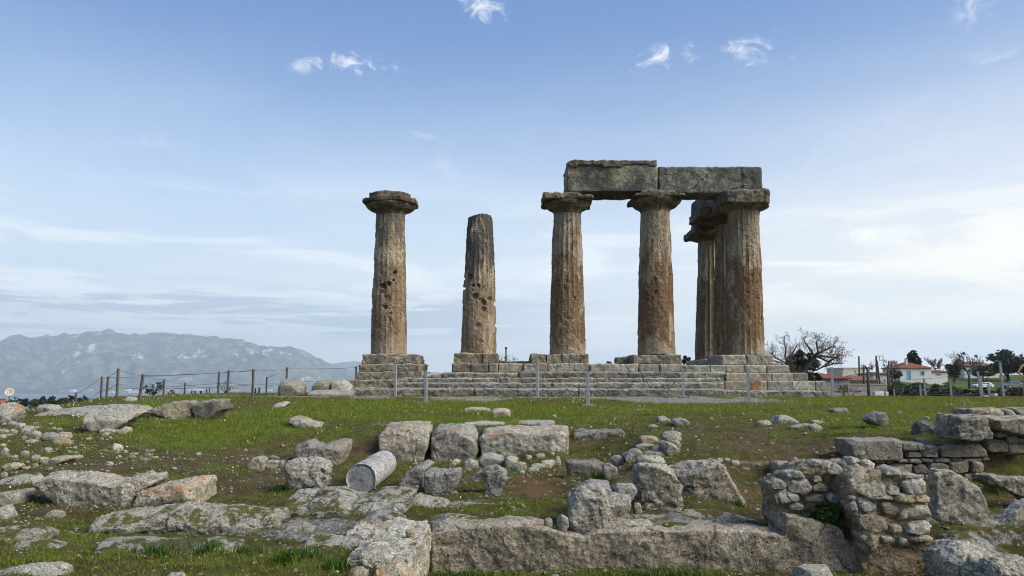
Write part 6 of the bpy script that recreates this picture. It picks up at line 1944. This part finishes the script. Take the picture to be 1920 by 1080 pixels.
# church tower, pipe, satellite dish
Y = 230.0
x0, x1 = xpx(789, Y), xpx(801, Y)
zb, z1, z2 = float(T((x0 + x1) / 2, Y)[0]) - .5, zpx(686.5, Y), zpx(683, Y)
root = empty('clock_tower', ((x0 + x1) / 2, Y, zb), 'white church tower with a clock and a cross, behind the lone column', 'church tower')
part('wall', MB().box(x0, x1, Y, Y + x1 - x0, zb, z1).mesh('wall', WHITE), root)
part('roof', hip_roof(x0, x1, Y, Y + x1 - x0, z1 + .15, z2 + .3, .35, (x1 - x0) / 2 + .3).mesh('roof', TILE2), root)
cm = MB().box((x0 + x1) / 2 - .05, (x0 + x1) / 2 + .05, Y + 1, Y + 1.1, z2 + .3, z2 + 1.6).box((x0 + x1) / 2 - .4, (x0 + x1) / 2 - .055, Y + 1, Y + 1.1, z2 + 1.05, z2 + 1.17).box((x0 + x1) / 2 + .055, (x0 + x1) / 2 + .4, Y + 1, Y + 1.1, z2 + 1.05, z2 + 1.17)
part('cross', cm.mesh('cross', STEEL), root)
cx_, cz_ = xpx(796.5, Y), zpx(689.7, Y)
f_ = MB()
f_.add([(cx_ + .52 * cos(a), Y - .05, cz_ + .52 * sin(a)) for a in np.linspace(0, 2 * pi, 25)[:-1]] + [(cx_ + .52 * cos(a), Y + .05, cz_ + .52 * sin(a)) for a in np.linspace(0, 2 * pi, 25)[:-1]],
       [tuple(range(24)), *[(i, i + 24, (i + 1) % 24 + 24, (i + 1) % 24) for i in range(24)]])
cf = part('clock_face', f_.mesh('clock_face', CREAM), root)
part('clock_hand', MB().box(cx_ - .04, cx_ + .04, Y - .1, Y - .06, cz_, cz_ + .42).box(cx_ - .035, cx_ + .035, Y - .1, Y - .06, cz_ - .3, cz_ - .005).mesh('clock_hand', DARKBARK), cf)
part('bell_opening', MB().box(x0 + .1, x0 + .55, Y - .02, Y + .2, zpx(694, Y), zpx(689, Y)).mesh('bell_opening', GLASS), root)
Y = 64.0
x = xpx(949, Y)
root = empty('thin_pipe', (x, Y, float(T(x, Y)[0])), 'thin dark pipe rising behind the temple base between two columns', 'pipe')
part('pole', MB().tube([(x, Y, float(T(x, Y)[0]) - .2), (x, Y, zpx(654, Y))], .075, 8).mesh('pole', GREYPOST, True), root)
part('cap', MB().lathe((x, Y, zpx(654, Y)), [(.11, 0), (.11, .1), (.05, .16)], 10).mesh('cap', WOOD, True), root)
Y = 52.0
c = P(17, 735, Y)
gz_ = float(T(c[0], Y)[0])
root = empty('satellite_dish', (c[0], Y, gz_), 'round satellite dish on a mast at the picture edge below the mountain', 'satellite dish')
dm = MB()
nrm = unit((.25, -1, .35))
a_ = unit(np.cross(nrm, (0, 0, 1)))
b_ = np.cross(a_, nrm)
V = []
for k, (r_, h_) in enumerate(((.02, -.07), (.12, -.06), (.22, -.03), (.31, .0), (.315, -.012), (.22, -.05), (.12, -.08), (.02, -.09))):
    V += [c + nrm * h_ + r_ * (cos(t) * a_ + sin(t) * b_) for t in np.linspace(0, 2 * pi, 25)[:-1]]
dm.add(V, [(i * 24 + k, i * 24 + (k + 1) % 24, (i + 1) * 24 + (k + 1) % 24, (i + 1) * 24 + k) for i in range(7) for k in range(24)] + [tuple(range(24)), tuple(range(168, 192))[::-1]])
part('dish', dm.mesh('dish', CREAM, True), root)
part('mast', MB().tube([(c[0] - .05, Y + .12, gz_ - .2), (c[0] - .05, Y + .12, c[2])], .035, 6).mesh('mast', GREYPOST, True), root)
part('feed_arm', MB().tube([c - b_ * .3, c + nrm * .3 - b_ * .12], .012, 4).mesh('feed_arm', GREYPOST), root)
x_ = xpx(26, Y)
fm = MB()
for u in (20.5, 23, 26):
    fm.tube([(xpx(u, Y), Y + .5, gz_ - .2), (xpx(u, Y), Y + .5, zpx(742 + (26 - u) * .4, Y))], .02, 4)
fm.tube([(xpx(15, Y), Y + .5, zpx(744, Y)), (xpx(26, Y), Y + .5, zpx(748, Y))], .02, 4)
o = put('metal_railing', fm.mesh('metal_railing', GREYPOST))
tag(o, 'short thin railing beside the satellite dish mast', 'railing')
STONES.append(o)
o = put('brick_pier', MB().box(xpx(-12, 50), xpx(4, 50), 50, 50.5, float(T(xpx(0, 50), 50.)[0]) - .2, zpx(749, 50)).box(xpx(-13, 50), xpx(5, 50), 49.95, 50.55, zpx(749, 50) + .004, zpx(747.5, 50)).mesh('brick_pier', plain('red_brick', (.27, .12, .075), .9, .3, 5)))
tag(o, 'red brick pier at the picture edge beside the dish', 'brick pier')
STONES.append(o)


# ------------------------------------------------------------------ fences
def post_mesh(p0, p1, w, sq=True):
    m = MB()
    d = unit(np.array(p1) - np.array(p0))
    a = unit(np.cross(d, (.2, 1, 0)))
    b = np.cross(a, d)
    m.obox((np.array(p0) + np.array(p1)) / 2, a * w, b * w, d * np.linalg.norm(np.array(p1) - np.array(p0)) / 2)
    return m


def top_of(u, v, Y):
    return P(u, v, Y)


FP = 'steel posts before the temple steps'
for lab, u, vt, vb, Y in (('steel post before the steps of the lone column, set in a concrete foot', 742, 684, 737, 29.6), ('front steel post between the lone column and the broken column', 799, 696, 754, None), ('steel post close to the steps between broken column and rust stained column', 1008, 681, 739, 29.8),
                          ('front steel post below the beam columns', 1102, 697, 762, None), ('steel post close to the steps below the rust banded column', 1281, 691, 741, 29.8), ('front steel post below the corner column', 1403, 692, 758, None), ('steel post just past the end of the lowest step', 1560, 690, 746, None)):
    if Y is None:
        Y = float(G(u, vb)[1])
    x = xpx(u, Y)
    gz_ = float(T(x, Y)[0])
    root = empty('steel_post', (x, Y, gz_), lab, 'fence post', FP)
    part('post', post_mesh((x, Y, gz_ - .2), (xpx(u - .5, Y, vt), Y, zpx(vt, Y)), .045).mesh('post', STEEL), root)
    part('cap', post_mesh((xpx(u - .5, Y, vt), Y, zpx(vt, Y) + .003), (xpx(u - .5, Y, vt), Y, zpx(vt, Y) + .03), .055).mesh('cap', STEEL), root)
    b = holder('concrete_foot', root)
    carve(b, [box_piece(x - .2, x + .2, Y - .18, Y + .18, gz_ - .2, gz_ + .045)], .025, M['darkrock'], 1, (.02, .012), (3, 9), int(u))


def fence(name, label, posts, links, mat, w, hs=(0.04, .45, .8)):
    """posts: key -> (u_top, v_top, u_base, Y)"""
    pos = {}
    for k, (ut, vt, ub, Y) in posts.items():
        top = P(ut, vt, Y)
        xb = xpx(ub, Y)
        pos[k] = (np.array([xb, Y, float(T(xb, Y)[0]) - .15]), top)
    k0 = next(iter(pos))
    root = empty(name, tuple(pos[k0][0]), label, 'fence')
    for k, (b, t) in pos.items():
        part('post', post_mesh(b, t, w).mesh('post', mat), root)
    for a, b in links:
        m = MB()
        for h in hs:
            p, q = pos[a][1] * (1 - h) + pos[a][0] * h, pos[b][1] * (1 - h) + pos[b][0] * h
            off = np.array([0, -w - .008, 0])
            m.tube([p * (1 - t) + q * t + off - np.array([0, 0, .12 * t * (1 - t)]) for t in np.linspace(0, 1, 7)], .009, 3)
        part('wire', m.mesh('wire', WIREM), root)
    return root


fence('wire_fence', 'rusty wire fence with uneven posts along the crest before the mountain',
      {'a': (143, 736, 143, 42), 'b': (191.5, 706, 191, 31), 'c': (203, 706, 201.5, 30), 'd': (222, 691, 221, 25.5), 'e': (268.5, 702, 262, 22.2), 'f': (308, 711, 307.5, 36), 'g': (347, 718, 347, 42), 'h': (393, 727, 393, 58),
       'i': (411, 697, 410, 32), 'j': (429, 694, 427, 31), 'k': (475, 692, 475, 25.5), 'l': (500.5, 707, 500, 40), 'm': (538.5, 689, 537, 30.5), 'n': (668, 687, 668, 36)},
      (('a', 'b'), ('b', 'c'), ('c', 'd'), ('d', 'f'), ('e', 'k'), ('f', 'g'), ('g', 'h'), ('c', 'i'), ('i', 'j'), ('j', 'k'), ('k', 'm'), ('l', 'm'), ('m', 'n')), GREYPOST, .033)
fence('wire_fence', 'low fence of grey posts and wires across the overgrown strip',
      {'a': (1591, 714, 1591, 47), 'b': (1658.5, 711, 1658, 44), 'c': (1676, 729, 1676, 52), 'd': (1725, 721, 1725, 47), 'e': (1732, 709, 1734, 41), 'f': (1782, 719, 1782, 44), 'g': (1833, 696, 1838.5, 36.5), 'h': (1838, 706, 1840, 39), 'i': (1853, 721, 1853.5, 41), 'j': (1875, 680, 1880, 34.5), 'k': (1990, 684, 1992, 34)},
      (('a', 'b'), ('b', 'e'), ('c', 'd'), ('d', 'f'), ('f', 'g'), ('e', 'g'), ('h', 'i'), ('g', 'j'), ('j', 'k')), STEEL, .045, (.04, .5, .78))


# ------------------------------------------------------------------ cars
def car(label, u0, u1, vroof, vfoot, Y, paint, flip=1, hatch=False):
    x0, x1 = xpx(u0, Y), xpx(u1, Y)
    L = x1 - x0
    zb = zpx(vfoot, Y)
    H = zpx(vroof, Y) - zb
    cx = (x0 + x1) / 2
    root = empty('parked_car', (cx, Y, zb), label, 'car')
    X = lambda t: cx + flip * (t - .5) * L
    Z = lambda t: zb + t * H
    lower = [(0, .30), (.015, .52), (.10, .60), (.28, .655), (.93, .66), (.985, .60), (1, .42), (.985, .22), (.90, .17), (.12, .17), (.02, .2)]
    body = MB()
    p = [(X(a), Z(b)) for a, b in lower]
    body.prism(p if flip > 0 else p[::-1], Y - .86, Y + .86)
    cab = [(.27, .655), (.40, .93), (.48, 1.0), (.70, 1.0), (.80, .94), (.93 if not hatch else .97, .66)]
    n = len(cab)
    V = [(X(a), Y - .84 + .16 * max(0, (b - .655) / .345), Z(b)) for a, b in cab] + [(X(a), Y + .84 - .16 * max(0, (b - .655) / .345), Z(b)) for a, b in cab]
    body.add(V, [tuple(range(n)), tuple(range(n, 2 * n))[::-1]] + [(i, i + n, (i + 1) % n + n, (i + 1) % n) for i in range(n)])
    part('body', body.mesh('body', paint), root)
    for s in (-1, 1):
        for (a0, a1, b0, b1) in ((.34, .415, .53, .53), (.55, .55, .72, .82)):
            yy = lambda b: Y + s * (.846 - .16 * (b - .655) / .345 + .012)
            pts = [(X(a0), yy(.68), Z(.68)), (X(b1), yy(.68), Z(.68)), (X(b0), yy(.94), Z(.94)), (X(a1), yy(.94), Z(.94))]
            mm = MB()
            mm.add(pts + [(q[0], q[1] - s * .03, q[2]) for q in pts], [(0, 1, 2, 3), (7, 6, 5, 4), (0, 4, 5, 1), (1, 5, 6, 2), (2, 6, 7, 3), (3, 7, 4, 0)])
            part('side_window', mm.mesh('side_window', GLASS), root)
    for (xa, za, xb, zb2, nm) in ((.30, .70, .40, .92, 'windscreen'), (.815, .92, .905, .70, 'rear_window')):
        nn = np.array([-flip, 0, .6]) if nm == 'windscreen' else np.array([flip, 0, .6])
        o_ = unit(nn) * .012
        pts = [np.array((X(xa), Y - .68, Z(za))) + o_, np.array((X(xa), Y + .68, Z(za))) + o_, np.array((X(xb), Y + .66, Z(zb2))) + o_, np.array((X(xb), Y - .66, Z(zb2))) + o_]
        mm = MB()
        mm.add(pts + [q - o_ * 2 for q in pts], [(0, 1, 2, 3), (7, 6, 5, 4), (0, 4, 5, 1), (1, 5, 6, 2), (2, 6, 7, 3), (3, 7, 4, 0)])
        part(nm, mm.mesh(nm, GLASS), root)
    for t in (.19, .80):
        for s in (-1, 1):
            r = .21 * H
            ang = np.linspace(0, 2 * pi, 21)[:-1]

            def ring(rr, y):
                return [(X(t) + rr * cos(q), y, zb + r + rr * sin(q)) for q in ang]
            mm = MB()
            y0, y1 = Y + s * .72, Y + s * .885
            mm.add(ring(r, y0) + ring(r, y1), [tuple(range(20)), tuple(range(20, 40))[::-1]] + [(i, i + 20, (i + 1) % 20 + 20, (i + 1) % 20) for i in range(20)])
            w_ = part('wheel', mm.mesh('wheel', TYRE), root)
            mm = MB()
            mm.add(ring(r * .62, y1 + s * .002) + ring(r * .62, y1 + s * .02), [tuple(range(20)), tuple(range(20, 40))[::-1]] + [(i, i + 20, (i + 1) % 20 + 20, (i + 1) % 20) for i in range(20)])
            part('rim', mm.mesh('rim', STEEL), w_)
    for s in (-1, 1):
        part('headlight', MB().box(min(X(-.004), X(.03)), max(X(-.004), X(.03)), Y + s * .66 - .16, Y + s * .66 + .16, Z(.46), Z(.56)).mesh('headlight', WHITE), root)
    return root


TYRE = plain('black_tyre', (.02, .02, .02), .9)
CARW = plain('white_car_paint', (.78, .78, .77), .25, .02, 2, spec=.5)
CARG = plain('grey_car_paint', (.17, .18, .19), .25, .02, 2, spec=.5, metal=.3)
car('white saloon car parked below the grassy bank', 1824.5, 1858, 716.5, 727.5, 166, CARW)
car('grey hatchback parked beside the person, partly behind the tall post', 1881, 1913, 714.5, 728.5, 160, CARG, 1, True)

# ------------------------------------------------------------------ person
SKIN = plain('skin', (.45, .27, .19), .55, .06, 12)
CLOTH = plain('black_cloth', (.014, .014, .016), .85, .2, 12)
CLOTH2 = plain('dark_brown_red_scarf', (.075, .022, .018), .85, .2, 12)
HAIR = plain('dark_hair', (.03, .02, .015), .6, .2, 20)
SHOE = plain('dark_shoes', (.02, .02, .02), .6)


def skin_body(name, verts, edges, mat, parent, levels=2):
    """verts: (x, y, z, rx, ry); the first is the root"""
    me = bpy.data.meshes.new(name)
    me.from_pydata([v[:3] for v in verts], edges, [])
    o = put(name, me, parent)
    sk = o.modifiers.new('skin', 'SKIN')
    sk.use_smooth_shade = True
    for i, v in enumerate(verts):
        me.skin_vertices[0].data[i].radius = (v[3], v[4] if len(v) > 4 else v[3])
        me.skin_vertices[0].data[i].use_root = i == 0
    sb = o.modifiers.new('sub', 'SUBSURF')
    sb.levels = sb.render_levels = levels
    me.materials.append(mat)
    return o


def person():
    Y = 31.5
    x = xpx(1924, Y)
    gz0 = float(T(x, Y)[0])
    root = empty('person', (x, Y, gz0), 'person in black with one bare arm bent and its hand on the hip', 'person')
    k = .98
    V = [(0, 0, .95, .13, .10), (0, 0, 1.12, .115, .09), (0, .0, 1.28, .14, .10), (0, .01, 1.40, .13, .085), (0, .01, 1.47, .055, .055), (0, -.01, 1.54, .055, .06), (0, -.02, 1.61, .078, .095), (0, -.015, 1.69, .06, .08)]
    E = [(i, i + 1) for i in range(7)]

    def add(a, *vs):
        p = a
        for v in vs:
            V.append(v)
            E.append((p, len(V) - 1))
            p = len(V) - 1
        return p
    for s in (-1, 1):
        add(0, (s * .095, 0, .88, .092, .095), (s * .105, .0, .50, .058, .062), (s * .11, .03, .30, .05, .055), (s * .11, .03, .09, .034, .036), (s * .12, -.05, .035, .038, .03), (s * .125, -.15, .025, .034, .022))
    # arm on the hip (towards the temple) and hanging arm
    h = add(3, (-.17, .01, 1.41, .055, .055), (-.27, .03, 1.26, .042, .042), (-.345, .06, 1.13, .036, .036), (-.27, -.02, 1.02, .031, .031), (-.205, -.07, .965, .024, .026), (-.165, -.10, .935, .036, .016))
    for i, (dx, dz, L) in enumerate(((.0, .03, .062), (.012, .012, .072), (.016, -.008, .068), (.01, -.028, .052))):
        add(h, (-.135 + dx, -.125, .93 + dz, .0095, .0095), (-.135 + dx + L * .55, -.128, .925 + dz * 1.2, .0085, .0085), (-.135 + dx + L, -.118, .918 + dz * 1.3, .0072, .0072))
    add(h, (-.175, -.075, .975, .011, .011), (-.16, -.03, .985, .009, .009))
    h = add(3, (.17, .01, 1.41, .055, .055), (.21, .02, 1.25, .042, .042), (.235, .03, 1.12, .036, .036), (.24, -.02, .98, .03, .03), (.24, -.05, .88, .024, .026), (.238, -.06, .82, .016, .034))
    for i, (dy, L) in enumerate(((.022, .068), (.006, .078), (-.01, .072), (-.024, .056))):
        add(h, (.238, -.06 + dy, .775, .0095, .0095), (.234, -.066 + dy, .775 - L * .5, .0085, .0085), (.228, -.066 + dy, .775 - L, .0072, .0072))
    add(h, (.226, -.098, .83, .011, .011), (.218, -.112, .79, .009, .009))
    # face: nose, ears
    add(6, (0, -.125, 1.60, .014, .014))
    for s in (-1, 1):
        add(6, (s * .085, .0, 1.605, .012, .022))
    skin_body('body', V, E, SKIN, root)
    D = [(0, 0, .95, .155, .125), (0, 0, 1.12, .13, .105), (0, .0, 1.28, .152, .115), (0, .01, 1.40, .125, .09), (0, 0, .80, .165, .135), (0, .0, .60, .165, .14), (0, 0, .48, .17, .145), (-.15, .01, 1.42, .062, .06), (.15, .01, 1.42, .062, .06)]
    skin_body('dress', D, [(0, 1), (1, 2), (2, 3), (0, 4), (4, 5), (5, 6), (3, 7), (3, 8)], CLOTH, root)
    skin_body('scarf', [(0, .02, 1.45, .10, .085), (0, -.05, 1.40, .10, .06), (-.09, .0, 1.42, .07, .07), (.09, .0, 1.42, .07, .07)], [(0, 1), (0, 2), (0, 3)], CLOTH2, root)
    skin_body('hair', [(0, .03, 1.66, .085, .09), (0, .05, 1.56, .075, .06), (0, .07, 1.46, .055, .04)], [(0, 1), (1, 2)], HAIR, root)
    for s in (-1, 1):
        e = put('eye', MB().lathe((s * .032, -.108, 1.615), [(.002, -.008), (.009, -.004), (.009, .004), (.002, .008)], 8).mesh('eye', HAIR, True), root)
        sh = skin_body('shoe', [(s * .11, .03, .06, .045, .045), (s * .12, -.06, .035, .045, .035), (s * .125, -.16, .028, .04, .028)], [(0, 1), (1, 2)], SHOE, root)
    put('mouth', MB().box(-.022, .022, -.118, -.108, 1.555, 1.563).mesh('mouth', CLOTH2), root)
    root.rotation_euler = (0, 0, .15)


person()


# ------------------------------------------------------------------ grass and gravel
def scatter(n, ymin, ymax, rng, power=1.0, amin=-.80, amax=.80):
    """points spread evenly in the picture's solid angle rather than on the ground"""
    az = rng.uniform(amin, amax, n)
    t = rng.uniform(0, 1, n) ** power
    y = ymin * (ymax / ymin) ** t
    return y * np.tan(az), y


def build_grass():
    rng = np.random.default_rng(4)
    x, y = scatter(470000, 4.8, 34, rng, .9, -.66, .80)
    p = np.stack([x, y, np.zeros_like(x)], -1)
    mk = masks(x, y)
    n1 = fbm(p, .8, 3, .6, 31)
    n2 = fbm(p, 3.5, 3, .6, 32)
    n3_ = fbm(p, 11, 3, .6, 33)
    dens = .42 + .6 * n1 + .7 * n2 + .5 * n3_ + .8 * mk['lush'] - 1.1 * mk['soil'] - 1.3 * mk['rock'] - 1.2 * mk['path']
    # the block terrace and the steps carry none
    keep = rng.uniform(0, 1, len(x)) < np.clip(dens, 0.03 + .25 * (n2 > .25) * (mk['rock'] < .3) * (mk['path'] < .3), 1)
    keep &= ~((y > 30.3) & (x > -8.5) & (x < 13.2))
    x, y, n2, n1, lush = x[keep], y[keep], n2[keep], n1[keep], mk['lush'][keep]
    # weeds rooted along the feet of the stones
    fx, fy = [], []
    for (xa, xb, Yf, th) in FOOT:
        k = int(min(260, 45 + 150 * (xb - xa)) * rng.choice([.3, .8, 1.3]))
        fx.append(rng.uniform(xa - .04, xb + .04, k))
        fy.append(Yf - np.abs(rng.normal(size=k)) * .05 + .02)
    fx, fy = np.concatenate(fx), np.concatenate(fy)
    m_ = len(fx)
    x, y = np.concatenate([x, fx]), np.concatenate([y, fy])
    n2, n1, lush = (np.concatenate([q, np.full(m_, v)]) for q, v in ((n2, .55), (n1, .1), (lush, .25)))
    z = T(x, y)
    n = len(x)
    h = (.016 + .0016 * y) * (.6 + .6 * rng.uniform(0, 1, n)) * (1 + .8 * np.clip(n2, 0, 1) + .9 * lush)
    h = np.minimum(h, .10)
    w = np.maximum(.0035, y * .00042) * rng.uniform(.7, 1.5, n)
    a = rng.uniform(0, 2 * pi, n)
    lean = rng.uniform(.2, 1.1, n) * h
    b = rng.uniform(0, 2 * pi, n)
    base = np.stack([x, y, z - .006], -1)
    side = np.stack([np.cos(a) * w, np.sin(a) * w, np.zeros(n)], -1)
    tip = base + np.stack([np.cos(b) * lean, np.sin(b) * lean, h], -1)
    V = np.stack([base - side, base + side, tip], 1).reshape(-1, 3)
    me = mesh_np('grass', V, np.arange(3 * n).reshape(-1, 3), (grass_mat(),), True)
    at = me.attributes.new('lush', 'FLOAT', 'POINT')
    at.data.foreach_set('value', np.repeat(np.clip(.45 * lush + .5 * n1 + .45 * n2 + .15, 0, 1), 3).astype(np.float32))
    tag(put('grass', me), kind='stuff')


def grass_mat():
    m, g = new_mat('grass_blades')
    geo = g.n('ShaderNodeNewGeometry')
    r = geo.outputs['Random Per Island']
    n = g.noise(geo.outputs['Position'], 1.3, 5, .6)
    lush = g.n('ShaderNodeAttribute', attribute_name='lush').outputs['Fac']
    a = g.mix(r, (.098, .11, .013), (.225, .21, .052))
    b = g.mix(r, (.108, .158, .008), (.235, .305, .03))
    c = g.mix(g.math('ADD', lush, g.math('MULTIPLY_ADD', n, .8, -.4), clamp=True), a, b)
    c = g.mix(g.ramp(r, .90, .96), c, (.26, .20, .105))
    d = g.n('ShaderNodeBsdfPrincipled', {'Base Color': c, 'Roughness': .65, 'Specular IOR Level': .2})
    t = g.n('ShaderNodeBsdfTranslucent', {'Color': c})
    mx = g.n('ShaderNodeMixShader', {0: .42, 1: d.outputs[0], 2: t.outputs[0]})
    g.n('ShaderNodeOutputMaterial', {'Surface': mx.outputs[0]})
    return m


build_grass()


def build_gravel():
    rng = np.random.default_rng(9)
    x, y = scatter(60000, 4.8, 30, rng, .9, -.66, .66)
    p = np.stack([x, y, np.zeros_like(x)], -1)
    mk = masks(x, y)
    d = .05 + .16 * np.clip(fbm(p, 1.1, 3, .6, 41), 0, 1) + .42 * mk['soil'] + .35 * mk['rock'] + .3 * mk['path'] * (y > 20)
    k = rng.uniform(0, 1, len(x)) < d * 1.0
    x, y = x[k], y[k]
    fx = np.concatenate([rng.uniform(a - .05, b + .05, int(10 + 22 * (b - a))) for a, b, _, _ in FOOT])
    fy = np.concatenate([c_ - np.abs(rng.normal(size=int(10 + 22 * (b - a)))) * .12 for a, b, c_, _ in FOOT])
    x, y = np.concatenate([x, fx]), np.concatenate([y, fy])
    n = len(x)
    s = (.010 + .0006 * y) * rng.uniform(.5, 1.0, n) * (1 + 1.6 * rng.uniform(0, 1, n) ** 5)
    z = T(x, y) + s * .1
    # squashed octahedra with jitter
    O = np.array([(1, 0, 0), (0, 1, 0), (-1, 0, 0), (0, -1, 0), (.2, .1, .7), (0, 0, -.6)], float)
    V = O[None] * s[:, None, None] * rng.uniform(.6, 1.2, (n, 6, 3))
    a = rng.uniform(0, 2 * pi, n)
    ca, sa = np.cos(a)[:, None], np.sin(a)[:, None]
    V = np.stack([V[..., 0] * ca - V[..., 1] * sa, V[..., 0] * sa + V[..., 1] * ca, V[..., 2]], -1) + np.stack([x, y, z], -1)[:, None]
    F = np.array([(0, 1, 4), (1, 2, 4), (2, 3, 4), (3, 0, 4), (1, 0, 5), (2, 1, 5), (3, 2, 5), (0, 3, 5)])
    F = (F[None] + 6 * np.arange(n)[:, None, None]).reshape(-1, 3)
    m, g = new_mat('gravel_stones')
    r = g.n('ShaderNodeNewGeometry').outputs['Random Per Island']
    c = g.mix(r, (.09, .075, .055), (.33, .30, .25))
    finish(g, c, .9)
    tag(put('gravel', mesh_np('gravel', V.reshape(-1, 3), F, (m,), False)), kind='stuff')


build_gravel()


def build_flowers():
    rng = np.random.default_rng(19)
    x, y = scatter(9000, 9, 28, rng, .7, -.66, .66)
    p = np.stack([x, y, np.zeros_like(x)], -1)
    mk = masks(x, y)
    k = rng.uniform(0, 1, len(x)) < np.clip(.25 + 1.2 * fbm(p, .9, 3, .6, 61) - mk['soil'] - mk['rock'] - mk['path'], 0, 1) * .38
    x, y = x[k], y[k]
    C = np.stack([x, y, T(x, y) + .035 + .02 * rng.uniform(0, 1, len(x))], -1)
    V, F = quads_cloud(C, (.006 + .0006 * y), rng, -.5, .8)
    tag(put('wildflowers', mesh_np('wildflowers', V, F, (plain('white_petals', (.62, .62, .55), .8),), False)), kind='stuff')


build_flowers()


def tuft(label, u0, u1, v, n, h, seed, mat, group=None, Y=None, name='grass_tuft'):
    rng = np.random.default_rng(seed)
    c = G((u0 + u1) / 2, v) if Y is None else np.array([xpx((u0 + u1) / 2, Y, v), Y, 0])
    wx = (u1 - u0) / 2 * c[1] / FPX
    x = c[0] + rng.normal(size=n) * wx * .5
    y = c[1] + rng.normal(size=n) * min(wx, .15) * .5
    z = T(x, y)
    hh = h * rng.uniform(.5, 1.1, n)
    V, F = [], []
    for i in range(n):
        a = rng.uniform(0, 2 * pi)
        l = rng.uniform(.2, .9) * hh[i]
        d = np.array([cos(a), sin(a), 0])
        s = np.array([-sin(a), cos(a), 0]) * rng.uniform(.004, .008)
        b = np.array([x[i], y[i], z[i] - .01])
        k = len(V)
        m1, m2 = b + d * l * .25 + np.array([0, 0, hh[i] * .55]), b + d * l + np.array([0, 0, hh[i]])
        V += [b - s, b + s, m1 - s * .8, m1 + s * .8, m2]
        F += [(k, k + 1, k + 3, k + 2), (k + 2, k + 3, k + 4, k + 4)]
    q = np.array([F[i] for i in range(0, len(F), 2)])
    t = np.array([F[i][:3] for i in range(1, len(F), 2)])
    o = put(name, mesh_np(name, V, [q, t], (mat,), True))
    tag(o, label, 'grass', group, 'stuff' if u1 - u0 > 55 else 'thing')
    STONES.append(o)


TG = leaf_mat('long_green_grass', (.030, .075, .008), (.095, .165, .022), .3)
for i, (lb, u0, u1, v, n, h) in enumerate((('long grass tuft before the middle of the long low ledge', 250, 335, 1042, 130, .12), ('second long grass tuft at the same ledge, before its end', 360, 412, 1042, 100, .14), ('thin grass tuft past the end of the long low ledge', 430, 500, 1042, 80, .09),
                                           ('grass tuft beside the small rock shelves', 545, 610, 1045, 110, .10), ('grass tuft growing behind the corner block shelf', 665, 735, 1035, 110, .11), ('single round grass tuft alone on the mossy turf', 515, 555, 1062, 150, .14),
                                           ('ragged grass beside the cap stone', 600, 660, 1068, 130, .11), ('short grass tuft at the foot of the dark slab', 1105, 1140, 898, 80, .15), ('grass tuft before the notched white cubic block', 510, 545, 925, 60, .10),
                                           ('grass growing along the foot of the long cut wall near the corner', 810, 960, 1060, 260, .11), ('grass in the trench near the white flat stone', 1580, 1640, 1078, 160, .10), ('grass in the trench below the boulder', 1120, 1400, 1072, 300, .09),
                                           ('weeds on the ledge above the trough', 1845, 1890, 888, 160, .16), ('weeds at the foot of the sloping slab', 1375, 1400, 950, 60, .12))):
    tuft(lb, u0, u1, v, n, h, 300 + i, TG, 'grass tufts', Y={9: 7.35, 10: 7.0, 11: 7.3, 12: 10.6}.get(i))
# broad leaved weed before the pier
rng = np.random.default_rng(8)
c = P(1552, 965, 7.75)
root = empty('leafy_weed', (c[0], c[1], c[2] - .15), 'dark green broad leaved weed growing in the angle of the rubble pier', 'plant')
pts = crown_points(c, (.24, .16, .16), 330, rng, 14, .2)
V, F = quads_cloud(pts, np.full(len(pts), .032), rng, .3, .8)
part('foliage', mesh_np('foliage', V, F, (LEAF_GREEN,), False), root)
sb = MB()
for k in range(12):
    e = pts[rng.integers(0, len(pts))]
    sb.tube([(c[0], c[1], c[2] - .2), (np.array(c) + e) / 2, e], [.006, .005, .003], 4)
part('stem', sb.mesh('stem', TG), root)

# ------------------------------------------------------------------ air
hz = bpy.data.materials.new('haze_air')
hz.use_nodes = True
gh = NG(hz.node_tree)
pv = gh.n('ShaderNodeVolumePrincipled', {'Color': (.80, .915, 1.0), 'Density': 8.2e-5, 'Anisotropy': .2})
gh.n('ShaderNodeOutputMaterial', {'Volume': pv.outputs[0]})
o = put('haze', MB().box(-27000, 27000, -3000, 17000, -140, 1100).mesh('haze', hz))
tag(o, kind='stuff')


flush()
for o_ in STONES:
    recenter(o_)
for i, (p, s, k, rz, lab, grp) in enumerate(PLACED):
    src = PROTO[k]
    o = src if not src.get('label') else src.copy()
    if o is not src:
        COL.objects.link(o)
    z = float(T(p[0], p[1])[0])
    o.location = (p[0], p[1], z)
    o.rotation_euler = (rs.uniform(-.2, .2), rs.uniform(-.2, .2), rz)
    o.scale = (s, s * rs.uniform(.7, 1), s * rs.uniform(.6, 1))
    tag(o, lab, 'stone', grp)
for o_ in PROTO:
    if not o_.get('label'):
        bpy.data.objects.remove(o_, do_unlink=True)
